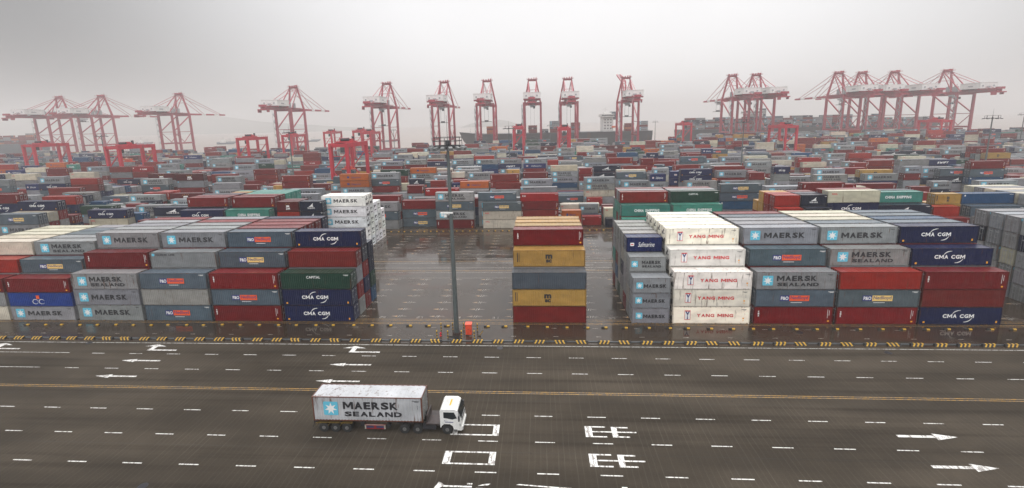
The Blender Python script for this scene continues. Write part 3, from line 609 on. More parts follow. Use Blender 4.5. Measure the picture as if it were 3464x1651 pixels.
# known stacks: x in decimetres, yard block, row, length in feet, height class, kinds from the ground up
NEAR_STACKS = (
    (-333, 2, 0, 40, 2, 6, 1, 5, 1), (-200, 2, 1, 40, 1, 1, 1, 0, 4), (-65, 2, 1, 40, 0, 6, 8, 6, 9), (-451, 2, 1, 40, 2, 5, 4, 6), (-578, 2, 0, 40, 2, 2, 4, 0), (-67, 2, 3, 40, 2, 6, 0, 2, 2),
    (-208, 3, 1, 40, 2, 0, 2), (-338, 3, 2, 40, 1, 2, 0), (-210, 3, 3, 40, 2, 6, 0, 8, 8), (-339, 3, 3, 40, 2, 2, 0, 11), (-363, 4, 2, 40, 1, 6, 0, 2), (-416, 4, 1, 20, 0, 2, 0, 6, 25),
    (-478, 4, 0, 20, 1, 2, 21, 1, 1), (-76, 3, 0, 40, 0, 6, 2, 0, 0), (-84, 4, 4, 40, 2, 2, 6, 6), (47, 4, 0, 40, 0, 2, 20, 0, 1, 25), (184, 4, 1, 20, 1, 2, 0, 0, 1), (175, 3, 1, 40, 0, 2, 25, 1, 0),
    (86, 4, 2, 40, 0, 0), (185, 3, 0, 20, 1, 9), (65, 2, 3, 20, 2, 11, 25), (66, 2, 0, 20, 1, 10, 11), (129, 2, 3, 20, 2, 0, 0), (132, 2, 1, 20, 2, 9),
    (244, 3, 2, 20, 1, 0), (201, 2, 1, 20, 1, 25, 25), (-487, 5, 0, 40, 0, 6, 2, 6, 5, 1), (-353, 5, 0, 40, 0, 2, 6, 21, 20, 1), (-224, 5, 0, 40, 0, 2, 6, 0, 19, 0), (-91, 5, 0, 40, 0, 2, 0, 6, 21, 0),
    (40, 5, 2, 20, 2, 2, 2, 0, 10), (-665, 5, 6, 40, 1, 6, 0, 1, 18), (-751, 5, 0, 40, 1, 2, 2, 0, 6, 1), (-884, 5, 0, 40, 0, 2, 0, 2, 6, 0), (-336, 4, 0, 40, 0, 6, 6, 2, 0), (-604, 4, 0, 40, 0, 2, 2, 0, 1, 11),
    (233, 5, 0, 40, 0, 2, 0, 6, 0, 2), (148, 6, 5, 40, 1, 6, 0, 2, 5), (102, 5, 0, 40, 1, 6, 0, 2, 2), (250, 4, 3, 40, 2, 2, 0, 7, 15), (175, 4, 0, 20, 2, 2, 0, 6, 6), (-613, 7, 2, 40, 1, 2, 0, 2, 7, 7),
    (-532, 6, 1, 40, 1, 2, 2, 6, 0, 25), (-493, 7, 4, 40, 2, 2, 6, 0, 0, 2), (-401, 8, 5, 20, 2, 2, 0, 25, 20), (-296, 7, 0, 20, 2, 6, 2, 6, 25, 0), (-374, 8, 3, 40, 2, 2, 0, 6, 2, 11), (-267, 9, 5, 40, 2, 2, 2, 0, 15, 15),
    (-118, 8, 2, 40, 2, 2, 0, 25, 20, 1), (5, 9, 4, 40, 2, 2, 2, 1, 7, 15), (11, 8, 6, 40, 2, 6, 2, 1), (139, 7, 6, 40, 1, 0, 6, 2, 24), (237, 6, 6, 20, 0, 6, 2, 0, 2, 6), (334, 7, 5, 20, 0, 2, 6, 2, 0),
    (264, 7, 6, 40, 2, 2, 0, 6, 25, 25), (411, 8, 6, 40, 0, 2, 2, 0, 6, 14), (573, 9, 1, 40, 2, 0, 6, 6, 14), (136, 10, 3, 40, 1, 2, 2, 0, 6, 15), (116, 7, 0, 40, 2, 2, 2, 6, 0, 1), (407, 7, 6, 40, 0, 0, 6, 2, 0),
    (365, 5, 3, 20, 2, 6, 2, 2, 6, 6), (470, 6, 2, 40, 0, 2, 0, 6, 2, 20), (-661, 9, 6, 40, 2, 2, 2, 0, 7, 7), (-522, 9, 6, 20, 2, 6, 2, 0, 2, 1), (-414, 11, 6, 40, 2, 2, 2, 0, 6, 20), (-474, 11, 3, 20, 2, 6, 2, 6, 2, 25),
    (-148, 11, 6, 40, 2, 2, 0, 6, 2, 22), (-17, 11, 6, 40, 2, 2, 2, 6, 0, 4), (376, 11, 4, 40, 2, 2, 6, 0, 7, 7), (293, 11, 1, 20, 2, 6, 2, 0, 25, 23), (312, 11, 6, 40, 2, 2, 2, 6, 0, 0), (436, 11, 6, 40, 2, 2, 0, 6, 2, 0),
    (561, 11, 6, 40, 2, 2, 6, 2, 0, 0), (-678, 11, 6, 40, 2, 2, 0, 6, 2, 15), (328, 4, 6, 40, 2, 2, 2, 6, 0, 8), (478, 4, 4, 20, 2, 6, 2, 0, 6, 6), (584, 5, 2, 20, 2, 6, 2, 20, 6, 16), (730, 6, 4, 40, 0, 6, 0, 0, 0, 1),
    (857, 7, 6, 40, 2, 2, 2, 6, 0, 0), (1049, 8, 4, 40, 0, 2, 2, 6, 20, 0), (744, 9, 0, 40, 2, 2, 0, 6, 10, 25), (893, 9, 3, 40, 2, 2, 2, 0, 7, 7), (1172, 11, 0, 40, 2, 0, 6, 11, 11), (768, 8, 0, 40, 1, 6, 2, 11, 11),
    (1270, 9, 0, 40, 1, 6, 0, 2, 10), (1016, 7, 5, 40, 1, 2, 6, 0, 2), (963, 6, 1, 20, 2, 6, 2, 0, 6, 21), (678, 4, 6, 40, 2, 2, 6, 0, 5, 4), (891, 5, 1, 20, 1, 2, 2, 6, 0), (972, 5, 2, 40, 2, 2, 6, 0, 0),
    (374, 4, 2, 40, 2, 0, 6, 25, 8), (312, 3, 3, 40, 2, 6, 2, 0, 5), (446, 3, 1, 20, 1, 6, 2, 2, 25, 0), (428, 3, 0, 20, 2, 2, 6, 0, 21), (323, 3, 1, 40, 2, 6, 2, 0), (531, 3, 3, 40, 2, 2, 6, 21, 21),
    (553, 3, 1, 40, 0, 6, 2, 0, 16, 16), (713, 3, 3, 40, 2, 2, 2, 6, 0), (563, 3, 0, 40, 2, 20, 0, 1), (544, 2, 0, 40, 0, 6, 2, 20, 4, 5), (716, 3, 1, 40, 1, 6, 2, 0), (590, 2, 2, 40, 1, 2, 15, 1),
    (541, 2, 3, 20, 1, 6, 10), (802, 3, 0, 20, 2, 2, 0, 2, 6), (984, 4, 6, 40, 2, 2, 6, 0, 0), (692, 2, 1, 40, 2, 2, 6, 2, 0), (967, 3, 3, 40, 2, 6, 4, 0), (1127, 3, 5, 40, 1, 2, 6, 2, 0),
    (1047, 3, 0, 40, 0, 2, 6, 0, 1), (894, 3, 0, 20, 1, 6, 2, 0, 2, 16), (1404, 5, 6, 40, 0, 7), (842, 3, 2, 20, 2, 0, 2, 25), (892, 3, 1, 20, 2, 0, 6, 2), (902, 2, 3, 40, 0, 0, 6, 16, 25),
    (783, 2, 0, 40, 0, 2, 2, 0, 6, 6), (854, 2, 2, 40, 2, 6, 0, 2, 6), (1038, 2, 5, 40, 0, 0, 2, 25, 6), (1685, 7, 0, 40, 1, 6, 20, 20), (2209, 9, 1, 40, 0, 21), (1672, 6, 1, 40, 0, 2, 6, 0, 0),
    (1696, 5, 5, 40, 2, 0, 6, 8, 10), (1381, 5, 2, 40, 0, 0, 2, 10, 9), (1392, 5, 1, 40, 1, 0, 6, 25), (1970, 7, 6, 20, 1, 24), (1426, 6, 5, 40, 2, 2, 25), (1524, 7, 6, 40, 2, 2, 20, 7, 25, 25),
    (1561, 5, 3, 20, 2, 2, 0, 0), (2054, 7, 3, 40, 0, 0), (1471, 8, 6, 40, 2, 0, 25, 15, 25, 6), (1472, 8, 4, 40, 0, 2, 6, 25, 15), (2078, 8, 6, 40, 0, 2, 0, 4, 25), (2208, 8, 6, 40, 2, 6, 0, 0, 0),
    (2257, 8, 2, 40, 0, 2, 2, 0, 0, 0), (1902, 8, 3, 20, 2, 6, 11, 11, 11), (2117, 9, 2, 40, 2, 2, 0, 6, 7, 7), (2382, 10, 1, 40, 0, 2, 0, 2, 6, 6), (1555, 4, 0, 40, 0, 2, 6, 2, 0, 2), (1816, 4, 6, 40, 1, 2, 6, 15, 19),
    (2160, 5, 1, 20, 1, 2, 22, 22), (1602, 3, 0, 40, 2, 2, 2, 20, 4, 6), (1498, 4, 4, 40, 2, 2, 0, 6, 8), (1539, 4, 5, 40, 2, 6, 0, 0), (1370, 3, 0, 20, 0, 6, 2, 2, 6, 0), (1499, 3, 3, 40, 2, 6, 15, 0, 0),
    (1521, 3, 1, 40, 2, 6, 2, 15, 4), (1725, 3, 4, 40, 0, 6, 2, 21, 5), (1437, 2, 6, 40, 0, 2, 6, 2, 0), (2003, 4, 2, 40, 0, 15, 2, 0), (2261, 7, 0, 40, 0, 6, 15, 15), (2167, 6, 4, 40, 0, 6, 2, 15, 15),
    (2428, 8, 0, 40, 1, 10, 6, 25, 25), (2457, 7, 0, 40, 2, 2, 6, 10, 25, 8), (2482, 8, 6, 40, 2, 2, 0, 6, 8, 11), (3966, 11, 1, 40, 0, 25, 8), (2769, 7, 6, 40, 1, 2, 0, 6, 6, 6), (2928, 9, 3, 40, 0, 2, 2, 6, 15, 15),
    (3482, 8, 6, 40, 2, 6, 0, 0, 15), (3663, 9, 3, 40, 0, 6, 25, 0, 2), (-2397, 3, 0, 40, 1, 2, 0, 6, 4, 2), (-1737, 1, 6, 40, 2, 2, 2, 15, 16, 6), (-2141, 3, 0, 40, 2, 2, 2, 4, 16, 0), (-2275, 3, 2, 20, 1, 2, 2, 2, 21),
    (-1993, 3, 0, 40, 1, 2, 0, 16, 7, 10), (-1809, 2, 5, 40, 0, 2, 0, 2, 6, 7), (-1702, 2, 1, 40, 2, 2, 6, 16, 10), (-2201, 4, 5, 40, 1, 0, 16, 16), (-1679, 3, 0, 40, 0, 2, 6, 15, 4, 1), (-1867, 3, 0, 40, 2, 2, 4),
    (-1474, 2, 4, 40, 0, 2, 2, 6, 0), (-1514, 1, 3, 40, 1, 6, 2, 2, 6, 16), (-1476, 1, 0, 40, 2, 2, 6, 0, 5), (-1566, 1, 6, 40, 0, 2, 16, 6), (-1335, 1, 4, 40, 0, 2, 6, 25, 16), (-1252, 1, 5, 20, 2, 2, 6, 20),
    (-1539, 2, 0, 40, 2, 6, 2, 22), (-1512, 1, 2, 40, 1, 2, 2, 6, 25), (-2586, 4, 5, 40, 2, 2, 2, 0, 6, 6), (-3015, 5, 0, 40, 0, 2, 2, 6, 0, 25), (-3179, 5, 1, 40, 2, 2, 0, 6, 21), (-2443, 3, 5, 40, 2, 2, 6, 0, 2, 25),
    (-2185, 3, 6, 40, 2, 2, 2, 0, 6, 25), (-2631, 5, 0, 40, 0, 2, 0, 6, 2, 0), (-2263, 4, 6, 40, 2, 2, 0, 6, 2, 7), (-2136, 4, 6, 40, 2, 2, 2, 0, 7, 12), (-3316, 5, 3, 40, 2, 2, 0, 6, 11, 10), (-3083, 5, 6, 40, 2, 2, 2, 0, 6, 11),
    (-2754, 5, 0, 20, 2, 6, 2, 0, 2, 24), (-2858, 5, 6, 40, 2, 2, 0, 6, 7, 7), (-3479, 7, 1, 40, 2, 2, 2, 6, 20, 20), (-1695, 3, 2, 40, 2, 2, 0, 6, 2, 14), (-1545, 3, 1, 40, 2, 2, 0, 6, 2, 14), (-1478, 3, 6, 40, 2, 0, 6, 2, 1),
    (-1910, 6, 1, 20, 1, 10), (-1389, 3, 1, 40, 0, 2, 6, 0, 2), (-1473, 3, 3, 40, 2, 2, 6, 0), (-1400, 4, 2, 40, 0, 2, 0, 6, 8, 6), (-1081, 3, 1, 40, 0, 2, 0, 2, 6, 8), (-1139, 3, 2, 40, 2, 0, 6, 23),
    (-1023, 3, 3, 40, 2, 2, 0, 6), (-1021, 1, 4, 40, 1, 2, 0, 2, 15, 6), (-845, 1, 2, 40, 2, 2, 0, 2, 15, 6), (-974, 1, 1, 40, 2, 2, 6, 6, 16), (-845, 1, 1, 40, 2, 2, 6, 2, 24), (-701, 1, 1, 20, 1, 6, 2, 6, 10, 14),
    (-1317, 2, 4, 40, 2, 6, 2, 0), (-1580, 4, 5, 40, 2, 0, 6, 2, 0), (-1970, 5, 4, 40, 0, 6, 2, 20), (-1582, 4, 6, 40, 2, 2, 0, 2, 6, 0), (-2185, 6, 6, 40, 1, 6, 2, 4), (-2641, 7, 2, 40, 1, 2, 15),
    (-2737, 8, 2, 40, 0, 7), (-1728, 5, 6, 40, 2, 2, 2, 6, 22, 0), (-1996, 6, 4, 40, 1, 2, 0, 6, 6, 2), (-2080, 6, 0, 40, 2, 2, 0, 6, 0, 2), (-2731, 7, 1, 40, 2, 2, 6, 2, 0), (-2608, 7, 1, 40, 1, 2, 6, 2, 0),
    (-3086, 8, 6, 40, 2, 0, 6, 7, 7), (-2585, 7, 0, 40, 2, 2, 0, 6, 2, 21), (-1897, 7, 5, 40, 0, 6, 24, 0, 25), (-1691, 7, 0, 40, 2, 2, 2, 12, 7, 7), (-1604, 5, 6, 20, 1, 6, 2, 6, 2, 25), (-2026, 8, 0, 40, 0, 8),
    (-1530, 6, 2, 40, 2, 0, 15, 7), (-1545, 6, 0, 40, 2, 6, 10), (-2040, 6, 6, 40, 2, 2, 0, 2, 6, 12), (-887, 3, 3, 40, 2, 2, 2, 0, 4), (-887, 3, 2, 40, 2, 2, 6, 0), (-753, 3, 3, 40, 2, 2, 24, 13),
    (-702, 3, 1, 40, 1, 2, 2, 6, 4, 0), (-818, 3, 0, 40, 1, 2, 6, 0, 11, 11), (-698, 3, 5, 40, 1, 2, 2, 6, 0, 22), (-612, 3, 2, 20, 2, 2, 2, 25), (-539, 3, 1, 20, 1, 2, 0, 2, 15), (-474, 2, 6, 20, 2, 2, 2, 0, 6),
    (-410, 2, 6, 40, 0, 2, 6, 2, 9), (-908, 2, 6, 40, 1, 2, 6, 0, 0), (-879, 2, 3, 40, 0, 2, 6, 2, 0), (-605, 3, 0, 20, 2, 0, 2), (-576, 2, 1, 40, 0, 2, 6, 2, 6), (-608, 2, 5, 40, 0, 6, 0, 2),
    (-1554, 7, 0, 40, 2, 6, 0, 0, 18), (-1329, 7, 3, 20, 2, 2, 6, 0, 0, 20), (-1145, 8, 1, 40, 2, 2, 6, 0, 8, 0), (-1012, 8, 0, 40, 2, 2, 2, 6, 1, 7), (-885, 8, 0, 40, 2, 2, 0, 6, 4, 1), (-1334, 5, 3, 40, 2, 6, 0),
    (-592, 1, 2, 40, 2, 26, 26, 26, 26, 26), (-592, 1, 3, 40, 2, 26, 26, 26, 26, 26), (-592, 1, 4, 40, 2, 26, 26, 26, 26), (-592, 1, 5, 40, 2, 26, 26, 26, 26), (-592, 1, 6, 40, 2, 26, 26, 26), (-637, 1, 1, 20, 1, 2, 6, 15, 15, 15),
    (-701, 1, 2, 20, 1, 2, 6, 6, 7, 14), (-718, 1, 3, 40, 0, 6, 2, 0, 6), (-1021, 1, 5, 40, 1, 2, 0, 2, 6, 6), (-1021, 1, 6, 40, 1, 2, 0, 2, 6, 15), (-845, 1, 3, 40, 2, 2, 0, 2, 15, 6), (-845, 1, 4, 40, 2, 2, 0, 2, 6, 24),
    (-845, 1, 5, 40, 2, 2, 0, 6, 2, 24), (-845, 1, 6, 40, 2, 2, 6, 6, 15, 24), (-1155, 1, 3, 40, 0, 2, 0, 6), (-1155, 1, 5, 40, 0, 0, 6, 2, 15), (203, 1, 0, 40, 2, 6, 24, 24), (204, 1, 1, 40, 2, 24, 24, 6, 24),
    (205, 1, 2, 40, 2, 24, 6, 24, 24, 8), (205, 1, 3, 40, 2, 2, 6, 6, 24, 0), (205, 1, 4, 40, 2, 6, 2, 24, 24, 7), (205, 1, 5, 40, 2, 6, 2, 24, 2), (333, 1, 0, 40, 2, 24, 2, 24), (332, 1, 1, 40, 2, 2, 24, 6, 24),
    (333, 1, 2, 40, 2, 2, 6, 6, 24, 22), (333, 1, 3, 40, 2, 0, 2, 6, 6, 2), (333, 1, 4, 40, 2, 2, 6, 0, 7, 7), (572, 1, 0, 20, 1, 6, 23, 24, 10), (638, 1, 0, 20, 1, 15, 15, 15, 15), (578, 1, 1, 20, 1, 23, 23, 6, 6, 10),
    (642, 1, 1, 20, 1, 6, 7, 6, 15, 15), (578, 1, 2, 20, 1, 23, 6, 23, 7, 10), (578, 1, 3, 20, 1, 6, 7, 23, 23, 23), (642, 1, 2, 20, 1, 2, 6, 6, 15, 15), (642, 1, 3, 20, 1, 2, 6, 6, 15, 7), (578, 1, 4, 20, 1, 2, 6, 7, 23),
    (704, 1, 1, 40, 2, 2, 6, 6, 16, 25), (704, 1, 0, 40, 2, 2, 15, 6), (704, 1, 2, 40, 2, 2, 6, 15, 6, 6), (826, 1, 0, 40, 2, 15, 6, 6), (826, 1, 1, 40, 1, 2, 6, 6, 15), (826, 1, 2, 40, 1, 24, 6, 15, 15, 24),
    (826, 1, 3, 40, 1, 2, 15, 15, 15, 15), (826, 1, 4, 40, 1, 15, 20, 15, 24), (952, 1, 0, 20, 1, 7, 6, 6), (953, 1, 1, 20, 0, 6, 6, 23, 10), (979, 1, 3, 20, 0, 6, 2, 23, 23), (1038, 1, 0, 40, 1, 2, 2, 0),
    (1038, 1, 1, 40, 0, 6, 2, 0, 4), (1039, 1, 2, 40, 0, 6, 2, 0, 2, 20), (1166, 1, 0, 40, 0, 2, 0, 2, 2, 25), (1166, 1, 1, 40, 0, 0, 2, 25, 0, 0), (1166, 1, 2, 40, 0, 15, 2, 2, 2, 25), (1166, 1, 3, 40, 0, 2, 25, 0, 2, 0),
    (1166, 1, 4, 40, 0, 25, 15, 15, 0, 25), (1166, 1, 5, 40, 0, 0, 0, 2, 2, 0), (1166, 1, 6, 40, 0, 2, 2, 25, 2, 25), (978, 1, 2, 20, 0, 6, 2, 6, 23, 23),
)
# other stacks per block and row: x in decimetres and number of tiers (below zero for 20 ft) by turns
FAR_STACKS = {
    (2, 0): (-1982, 2, -1854, 1, -1725, 3, -1404, -3, -1340, 3, -1211, 3, -1083, -3, -1019, -4, -954, -2, -890, -3, -826, 1, -183, 3, 202, 1, 331, -3, 395, -2, 909, -2, 973, 2, 1102, 1, 1230, -1, 1294, -2, 1359, -2, 1423, -3),
    (2, 1): (-1982, 3, -1854, 2, -1533, -2, -1468, -3, -1404, -3, -1340, 2, -1211, 2, -1083, -4, -1019, -4, -954, -3, -890, -2, -826, 2, 331, -2, 395, -2, 459, 1, 845, -3, 909, -3, 1102, 1, 1359, -1, 1423, -2, 1487, 4),
    (2, 2): (-2111, 1, -1982, 4, -1854, 1, -1725, 4, -1597, -2, -1533, -2, -1468, -3, -1404, -3, -1340, 2, -1211, 2, -1083, -3, -1019, -4, -954, -2, -890, -2, -826, 2, -697, 2, -569, -2, -505, -2, -440, 3, -312, 3, -183, 3, -55, 1, 74, 1, 202, 2, 331, -2, 395, -1, 459, 1, 716, 3, 1359, -1, 1423, -1, 1487, 3),
    (2, 3): (-2111, 2, -1982, 2, -1854, 2, -1725, 4, -1597, -3, -1533, -3, -1468, -3, -1404, -3, -1340, 2, -1211, 2, -1083, -4, -1019, -4, -954, -3, -697, 2, -569, -1, -505, -1, -440, 3, -312, 3, 202, 2, 331, -1, 395, -3, 716, 4, 1102, 3, 1423, -1, 1487, 3),
    (2, 4): (-2111, 1, -1982, 3, -1854, 3, -1725, 4, -1597, -1, -1083, -4, -1019, -2, -954, -2, -890, -1, -826, 3, -697, 2, -569, -1, -505, -1, -440, 3, -312, 3, -183, 3, -55, 1, 74, 2, 202, 1, 331, -2, 395, -1, 459, 3, 588, 2, 716, 4, 845, -4, 909, -2, 973, 1, 1102, 3, 1487, 3),
    (2, 5): (-2111, 2, -1982, 4, -1597, -2, -1533, -2, -1468, -3, -1404, -4, -1340, 4, -1211, 3, -1083, -4, -1019, -4, -954, -1, -890, -1, -826, 1, -440, 3, -312, 2, -183, 2, -55, 1, 74, 1, 202, 1, 331, -3, 395, -3, 459, 3, 588, 2, 716, 3, 845, -3, 909, -3, 1423, -3, 1487, 3, 1616, 1),
    (2, 6): (-2111, 1, -1982, 3, -1854, 1, -1725, 2, -1597, -2, -1533, -2, -1468, -4, -1404, -4, -1340, 3, -1211, 3, -1083, -4, -1019, -3, -697, 3, -569, -1, -183, 2, -55, 1, 74, 1, 202, 1, 331, -3, 395, -2, 459, 3, 588, 1, 716, 3, 845, -2, 909, -3, 973, 1, 1102, 3, 1230, -3, 1294, -4, 1359, -2, 1616, 2),
    (3, 0): (-1471, 1, -1342, 1, -1214, 2, -1021, -2, -957, 2, -443, -4, -379, -1, -314, 1, 1228, 4, 1742, -3, 1806, -3),
    (3, 1): (-2627, 5, -2499, 1, -2370, -2, -2306, -1, -2242, 2, -2113, 2, -1985, 4, -1856, 2, -1728, 2, -1214, 2, -957, 1, -828, -2, -443, -3, -379, -1, 971, 2, 1099, 3, 1228, 4, 1742, -2, 1806, -2, 1870, 1),
    (3, 2): (-2627, 4, -2370, -2, -2113, 2, -1985, 3, -1471, 2, -1342, 2, -700, -2, -443, -4, -186, 3, 71, 1, 328, 3, 457, 1, 585, 3, 714, 3, 971, 2, 1099, 3, 1228, 2, 1485, 3, 1806, -3, 1870, 1),
    (3, 3): (-2627, 5, -2370, -3, -2306, -3, -2242, 3, -2113, 2, -1985, 3, -1856, 2, -1728, 3, -1599, 2, -1342, 3, -1214, 3, -571, 1, -443, -4, 71, 1, 842, 1, 1099, 3, 1228, 2, 1742, -3, 1806, -3),
    (3, 4): (-2627, 4, -2499, 2, -2370, -3, -2306, -1, -2242, 3, -2113, 1, -1985, 3, -1728, 3, -1599, 1, -1471, 2, -1342, 3, -1214, 2, -1021, -2, -957, 2, -828, -3, -764, -4, -700, -4, -636, -4, -571, 3, -443, -3, -379, -3, -314, 3, -186, 2, 71, 1, 200, 3, 328, 2, 457, 1, 585, 4, 714, 5, 971, 3, 1099, 3, 1228, 3, 1485, 2, 1870, 1, 1999, 1),
    (3, 5): (-2627, 5, -2306, -3, -2242, 1, -2113, 2, -1985, 3, -1856, 2, -1728, 3, -1471, 1, -1342, 2, -1214, 3, -1085, -2, -1021, -2, -957, 2, -828, -4, -764, -4, -571, 3, -443, -3, -379, -3, -314, 3, -186, 3, 71, 1, 200, 3, 328, 2, 457, 2, 585, 3, 714, 5, 971, 3, 1485, 2, 1613, 2, 1742, -4, 1806, -2, 1870, 1, 1999, 3),
    (3, 6): (-2627, 5, -2370, -3, -2306, -3, -1985, 3, -1728, 4, -1342, 1, -1214, 3, -1085, -2, -1021, -2, -957, 1, -828, -2, -764, -3, -700, -3, -636, -3, -571, 1, -443, -3, -379, -2, -314, 2, -186, 2, 71, 1, 200, 3, 328, 4, 457, 1, 585, 4, 714, 4, 842, 2, 971, 3, 1099, 1, 1228, 4, 1485, 1, 1613, 4, 1742, -4, 1806, -2, 1870, 2, 1999, 3),
    (4, 0): (-2986, 4, -2858, 1, -2729, 4, -2601, 3, -2472, 4, -2344, 2, -2215, -5, -2151, -3, -1958, 2, -1830, 4, -1701, 4, -1573, 4, -1444, 1, -1316, 2, -1059, 3, -930, 3, -802, 2, -159, -3, -95, -2, 355, 3, 483, 3, 612, 2, 740, -4, 804, -4, 869, 1, 1126, 2, 1254, 2, 1383, -3, 1447, -3, 1897, 1, 2025, 2),
    (4, 1): (-2986, 4, -2858, 1, -2729, 3, -2601, 3, -2472, 4, -2344, 1, -2215, -3, -2151, -2, -1958, 2, -1830, 5, -1701, 3, -1573, 3, -1444, 3, -1316, 2, -1059, 2, -930, 2, -802, 4, -673, 4, -545, 4, -159, -3, -95, -2, 355, 3, 483, 3, 612, 2, 740, -3, 804, -3, 869, 1, 1126, 2, 1254, 3, 1383, -4, 1447, -2, 1511, 2, 1897, 2, 2025, 2),
    (4, 2): (-2986, 3, -2858, 2, -2729, 3, -2601, 2, -2472, 3, -2344, 1, -2215, -3, -2151, -2, -1958, 3, -1830, 4, -1701, 2, -1573, 3, -1059, 2, -930, 2, -802, 4, -673, 4, -545, 4, -159, -4, -95, -2, 226, 3, 612, 4, 740, -3, 804, -3, 869, 3, 1126, 2, 1254, 3, 1383, -3, 1447, -2, 1511, 2),
    (4, 3): (-2986, 4, -2858, 2, -2729, 3, -2601, 1, -2472, 4, -2344, 2, -2215, -2, -2151, -2, -1958, 3, -1830, 3, -1701, 3, -1573, 2, -1444, 2, -1316, 2, -1059, 3, -930, 3, -802, 3, -673, 4, -545, 4, -416, 4, -159, -4, -95, -2, -31, 2, 98, 4, 483, 3, 612, 2, 740, -4, 804, -3, 869, 3, 1126, 2, 1254, 3, 1383, -4, 1447, -2, 1511, 2, 1897, 2, 2025, 3),
    (4, 4): (-2986, 4, -2858, 1, -2729, 3, -2601, 3, -2472, 4, -2344, 1, -2215, -2, -2151, -2, -1958, 1, -1830, 3, -1701, 3, -1573, 2, -1444, 3, -1316, 2, -1059, 2, -930, 2, -802, 2, -673, 3, -545, 2, -416, 2, -159, -4, 98, 3, 226, 2, 612, 4, 740, -4, 804, -4, 869, 3, 1126, 2, 1254, 2, 1383, -2, 1897, 3, 2025, 2, 2282, 2),
    (4, 5): (-2986, 4, -2858, 2, -2729, 3, -2344, 2, -1958, 3, -1830, 4, -1444, 2, -1316, 2, -1059, 2, -930, 1, -802, 3, -673, 3, -545, 3, -416, 4, -159, -3, -95, -3, -31, 3, 98, 3, 226, 2, 355, 4, 483, 2, 612, 3, 740, -3, 804, -2, 869, 3, 1126, 2, 1254, 2, 1383, -3, 1447, -3, 1897, 3, 2025, 3, 2282, 4),
    (4, 6): (-2986, 4, -2729, 2, -2601, 3, -2472, 3, -1958, 2, -1830, 3, -1444, 2, -1316, 1, -1059, 3, -930, 3, -802, 4, -673, 3, -545, 3, -416, 4, -159, -3, -95, -3, -31, 2, 98, 4, 483, 4, 804, -3, 1126, 2, 1254, 1, 1383, -3, 1447, -2, 1511, 3, 2025, 3, 2282, 4),
    (5, 0): (-3383, 2, -2869, -2, -2483, 2, -2355, 3, -2226, 3, -2098, 1, -1969, 2, -1841, 2, -1391, -2, -1327, 1, -1198, 1, -1070, 4, 472, -1, 536, -1, 601, 4, 729, 4, 858, 1, 986, 3, 1115, 3, 1243, 1, 1500, 2, 1629, -2, 1693, -1, 1757, 2, 1886, 3, 2014, 1, 2271, 4, 2400, 3, 2528, 3),
    (5, 1): (-3383, 2, -2997, 3, -2869, -3, -2805, -3, -2740, -3, -2676, -3, -2483, 2, -2355, 4, -2226, 5, -2098, 3, -1969, 2, -1841, 1, -1391, -1, -1327, 1, -1198, 1, -1070, 4, -941, 4, -813, 4, -684, 2, -556, 3, -427, 2, -299, 2, 87, 3, 215, 2, 344, 3, 472, -1, 536, -1, 601, 3, 729, 3, 986, 3, 1115, 3, 1693, -2, 1757, 2, 1886, 4, 2014, 1, 2271, 5, 2400, 3, 2528, 1),
    (5, 2): (-3383, 2, -3126, 2, -2997, 4, -2869, -2, -2805, -2, -2740, -1, -2676, -1, -2612, 2, -2483, 3, -2355, 4, -2226, 5, -2098, 2, -1969, 2, -1841, 1, -1391, -1, -1327, 1, -1198, 4, -1070, 3, -941, 3, -813, 4, -684, 2, -556, 3, -427, 3, -299, 2, 215, 3, 344, 2, 472, -2, 729, 3, 1115, 4, 1693, -1, 1757, 3, 1886, 4, 2014, 3, 2271, 4, 2400, 3, 2528, 1, 2657, 2),
    (5, 3): (-3126, 1, -2997, 3, -2869, -3, -2805, -1, -2740, -2, -2676, -3, -2612, 2, -2483, 3, -2355, 5, -2226, 3, -2098, 3, -1969, 2, -1841, 1, -1198, 4, -1070, 3, -941, 4, -813, 4, -684, 1, -556, 3, -427, 3, -299, 2, 87, 4, 215, 1, 536, -2, 601, 4, 729, 3, 858, 2, 986, 1, 1115, 4, 1629, -2, 1693, -2, 1757, 3, 1886, 3, 2014, 2, 2271, 5, 2400, 3, 2528, 2),
    (5, 4): (-3383, 1, -3126, 2, -2997, 4, -2869, -3, -2805, -2, -2740, -2, -2676, -2, -2483, 3, -2355, 4, -2226, 3, -2098, 3, -1841, 1, -1391, -1, -1327, 3, -1198, 4, -1070, 2, -941, 3, -813, 3, -684, 1, -556, 3, -427, 3, -299, 2, 87, 2, 215, 3, 344, 2, 472, -1, 536, -2, 601, 4, 729, 3, 858, 3, 986, 1, 1115, 3, 1243, 2, 1500, 2, 1629, -1, 1693, -2, 1757, 3, 1886, 3, 2014, 2, 2271, 4, 2400, 2, 2528, 3, 2657, 2),
    (5, 5): (-3383, 2, -3126, 2, -2997, 3, -2869, -3, -2805, -2, -2740, -3, -2676, -3, -2612, 2, -2483, 3, -2355, 3, -2226, 3, -2098, 2, -1969, 3, -1391, -1, -1327, 3, -1198, 4, -1070, 2, -941, 2, -813, 4, -556, 3, -427, 3, -299, 1, 87, 2, 215, 2, 344, 2, 472, -2, 601, 3, 729, 3, 858, 3, 986, 3, 1115, 3, 1243, 2, 1629, -1, 1886, 3, 2014, 3, 2271, 3, 2400, 3, 2528, 1, 2657, 2),
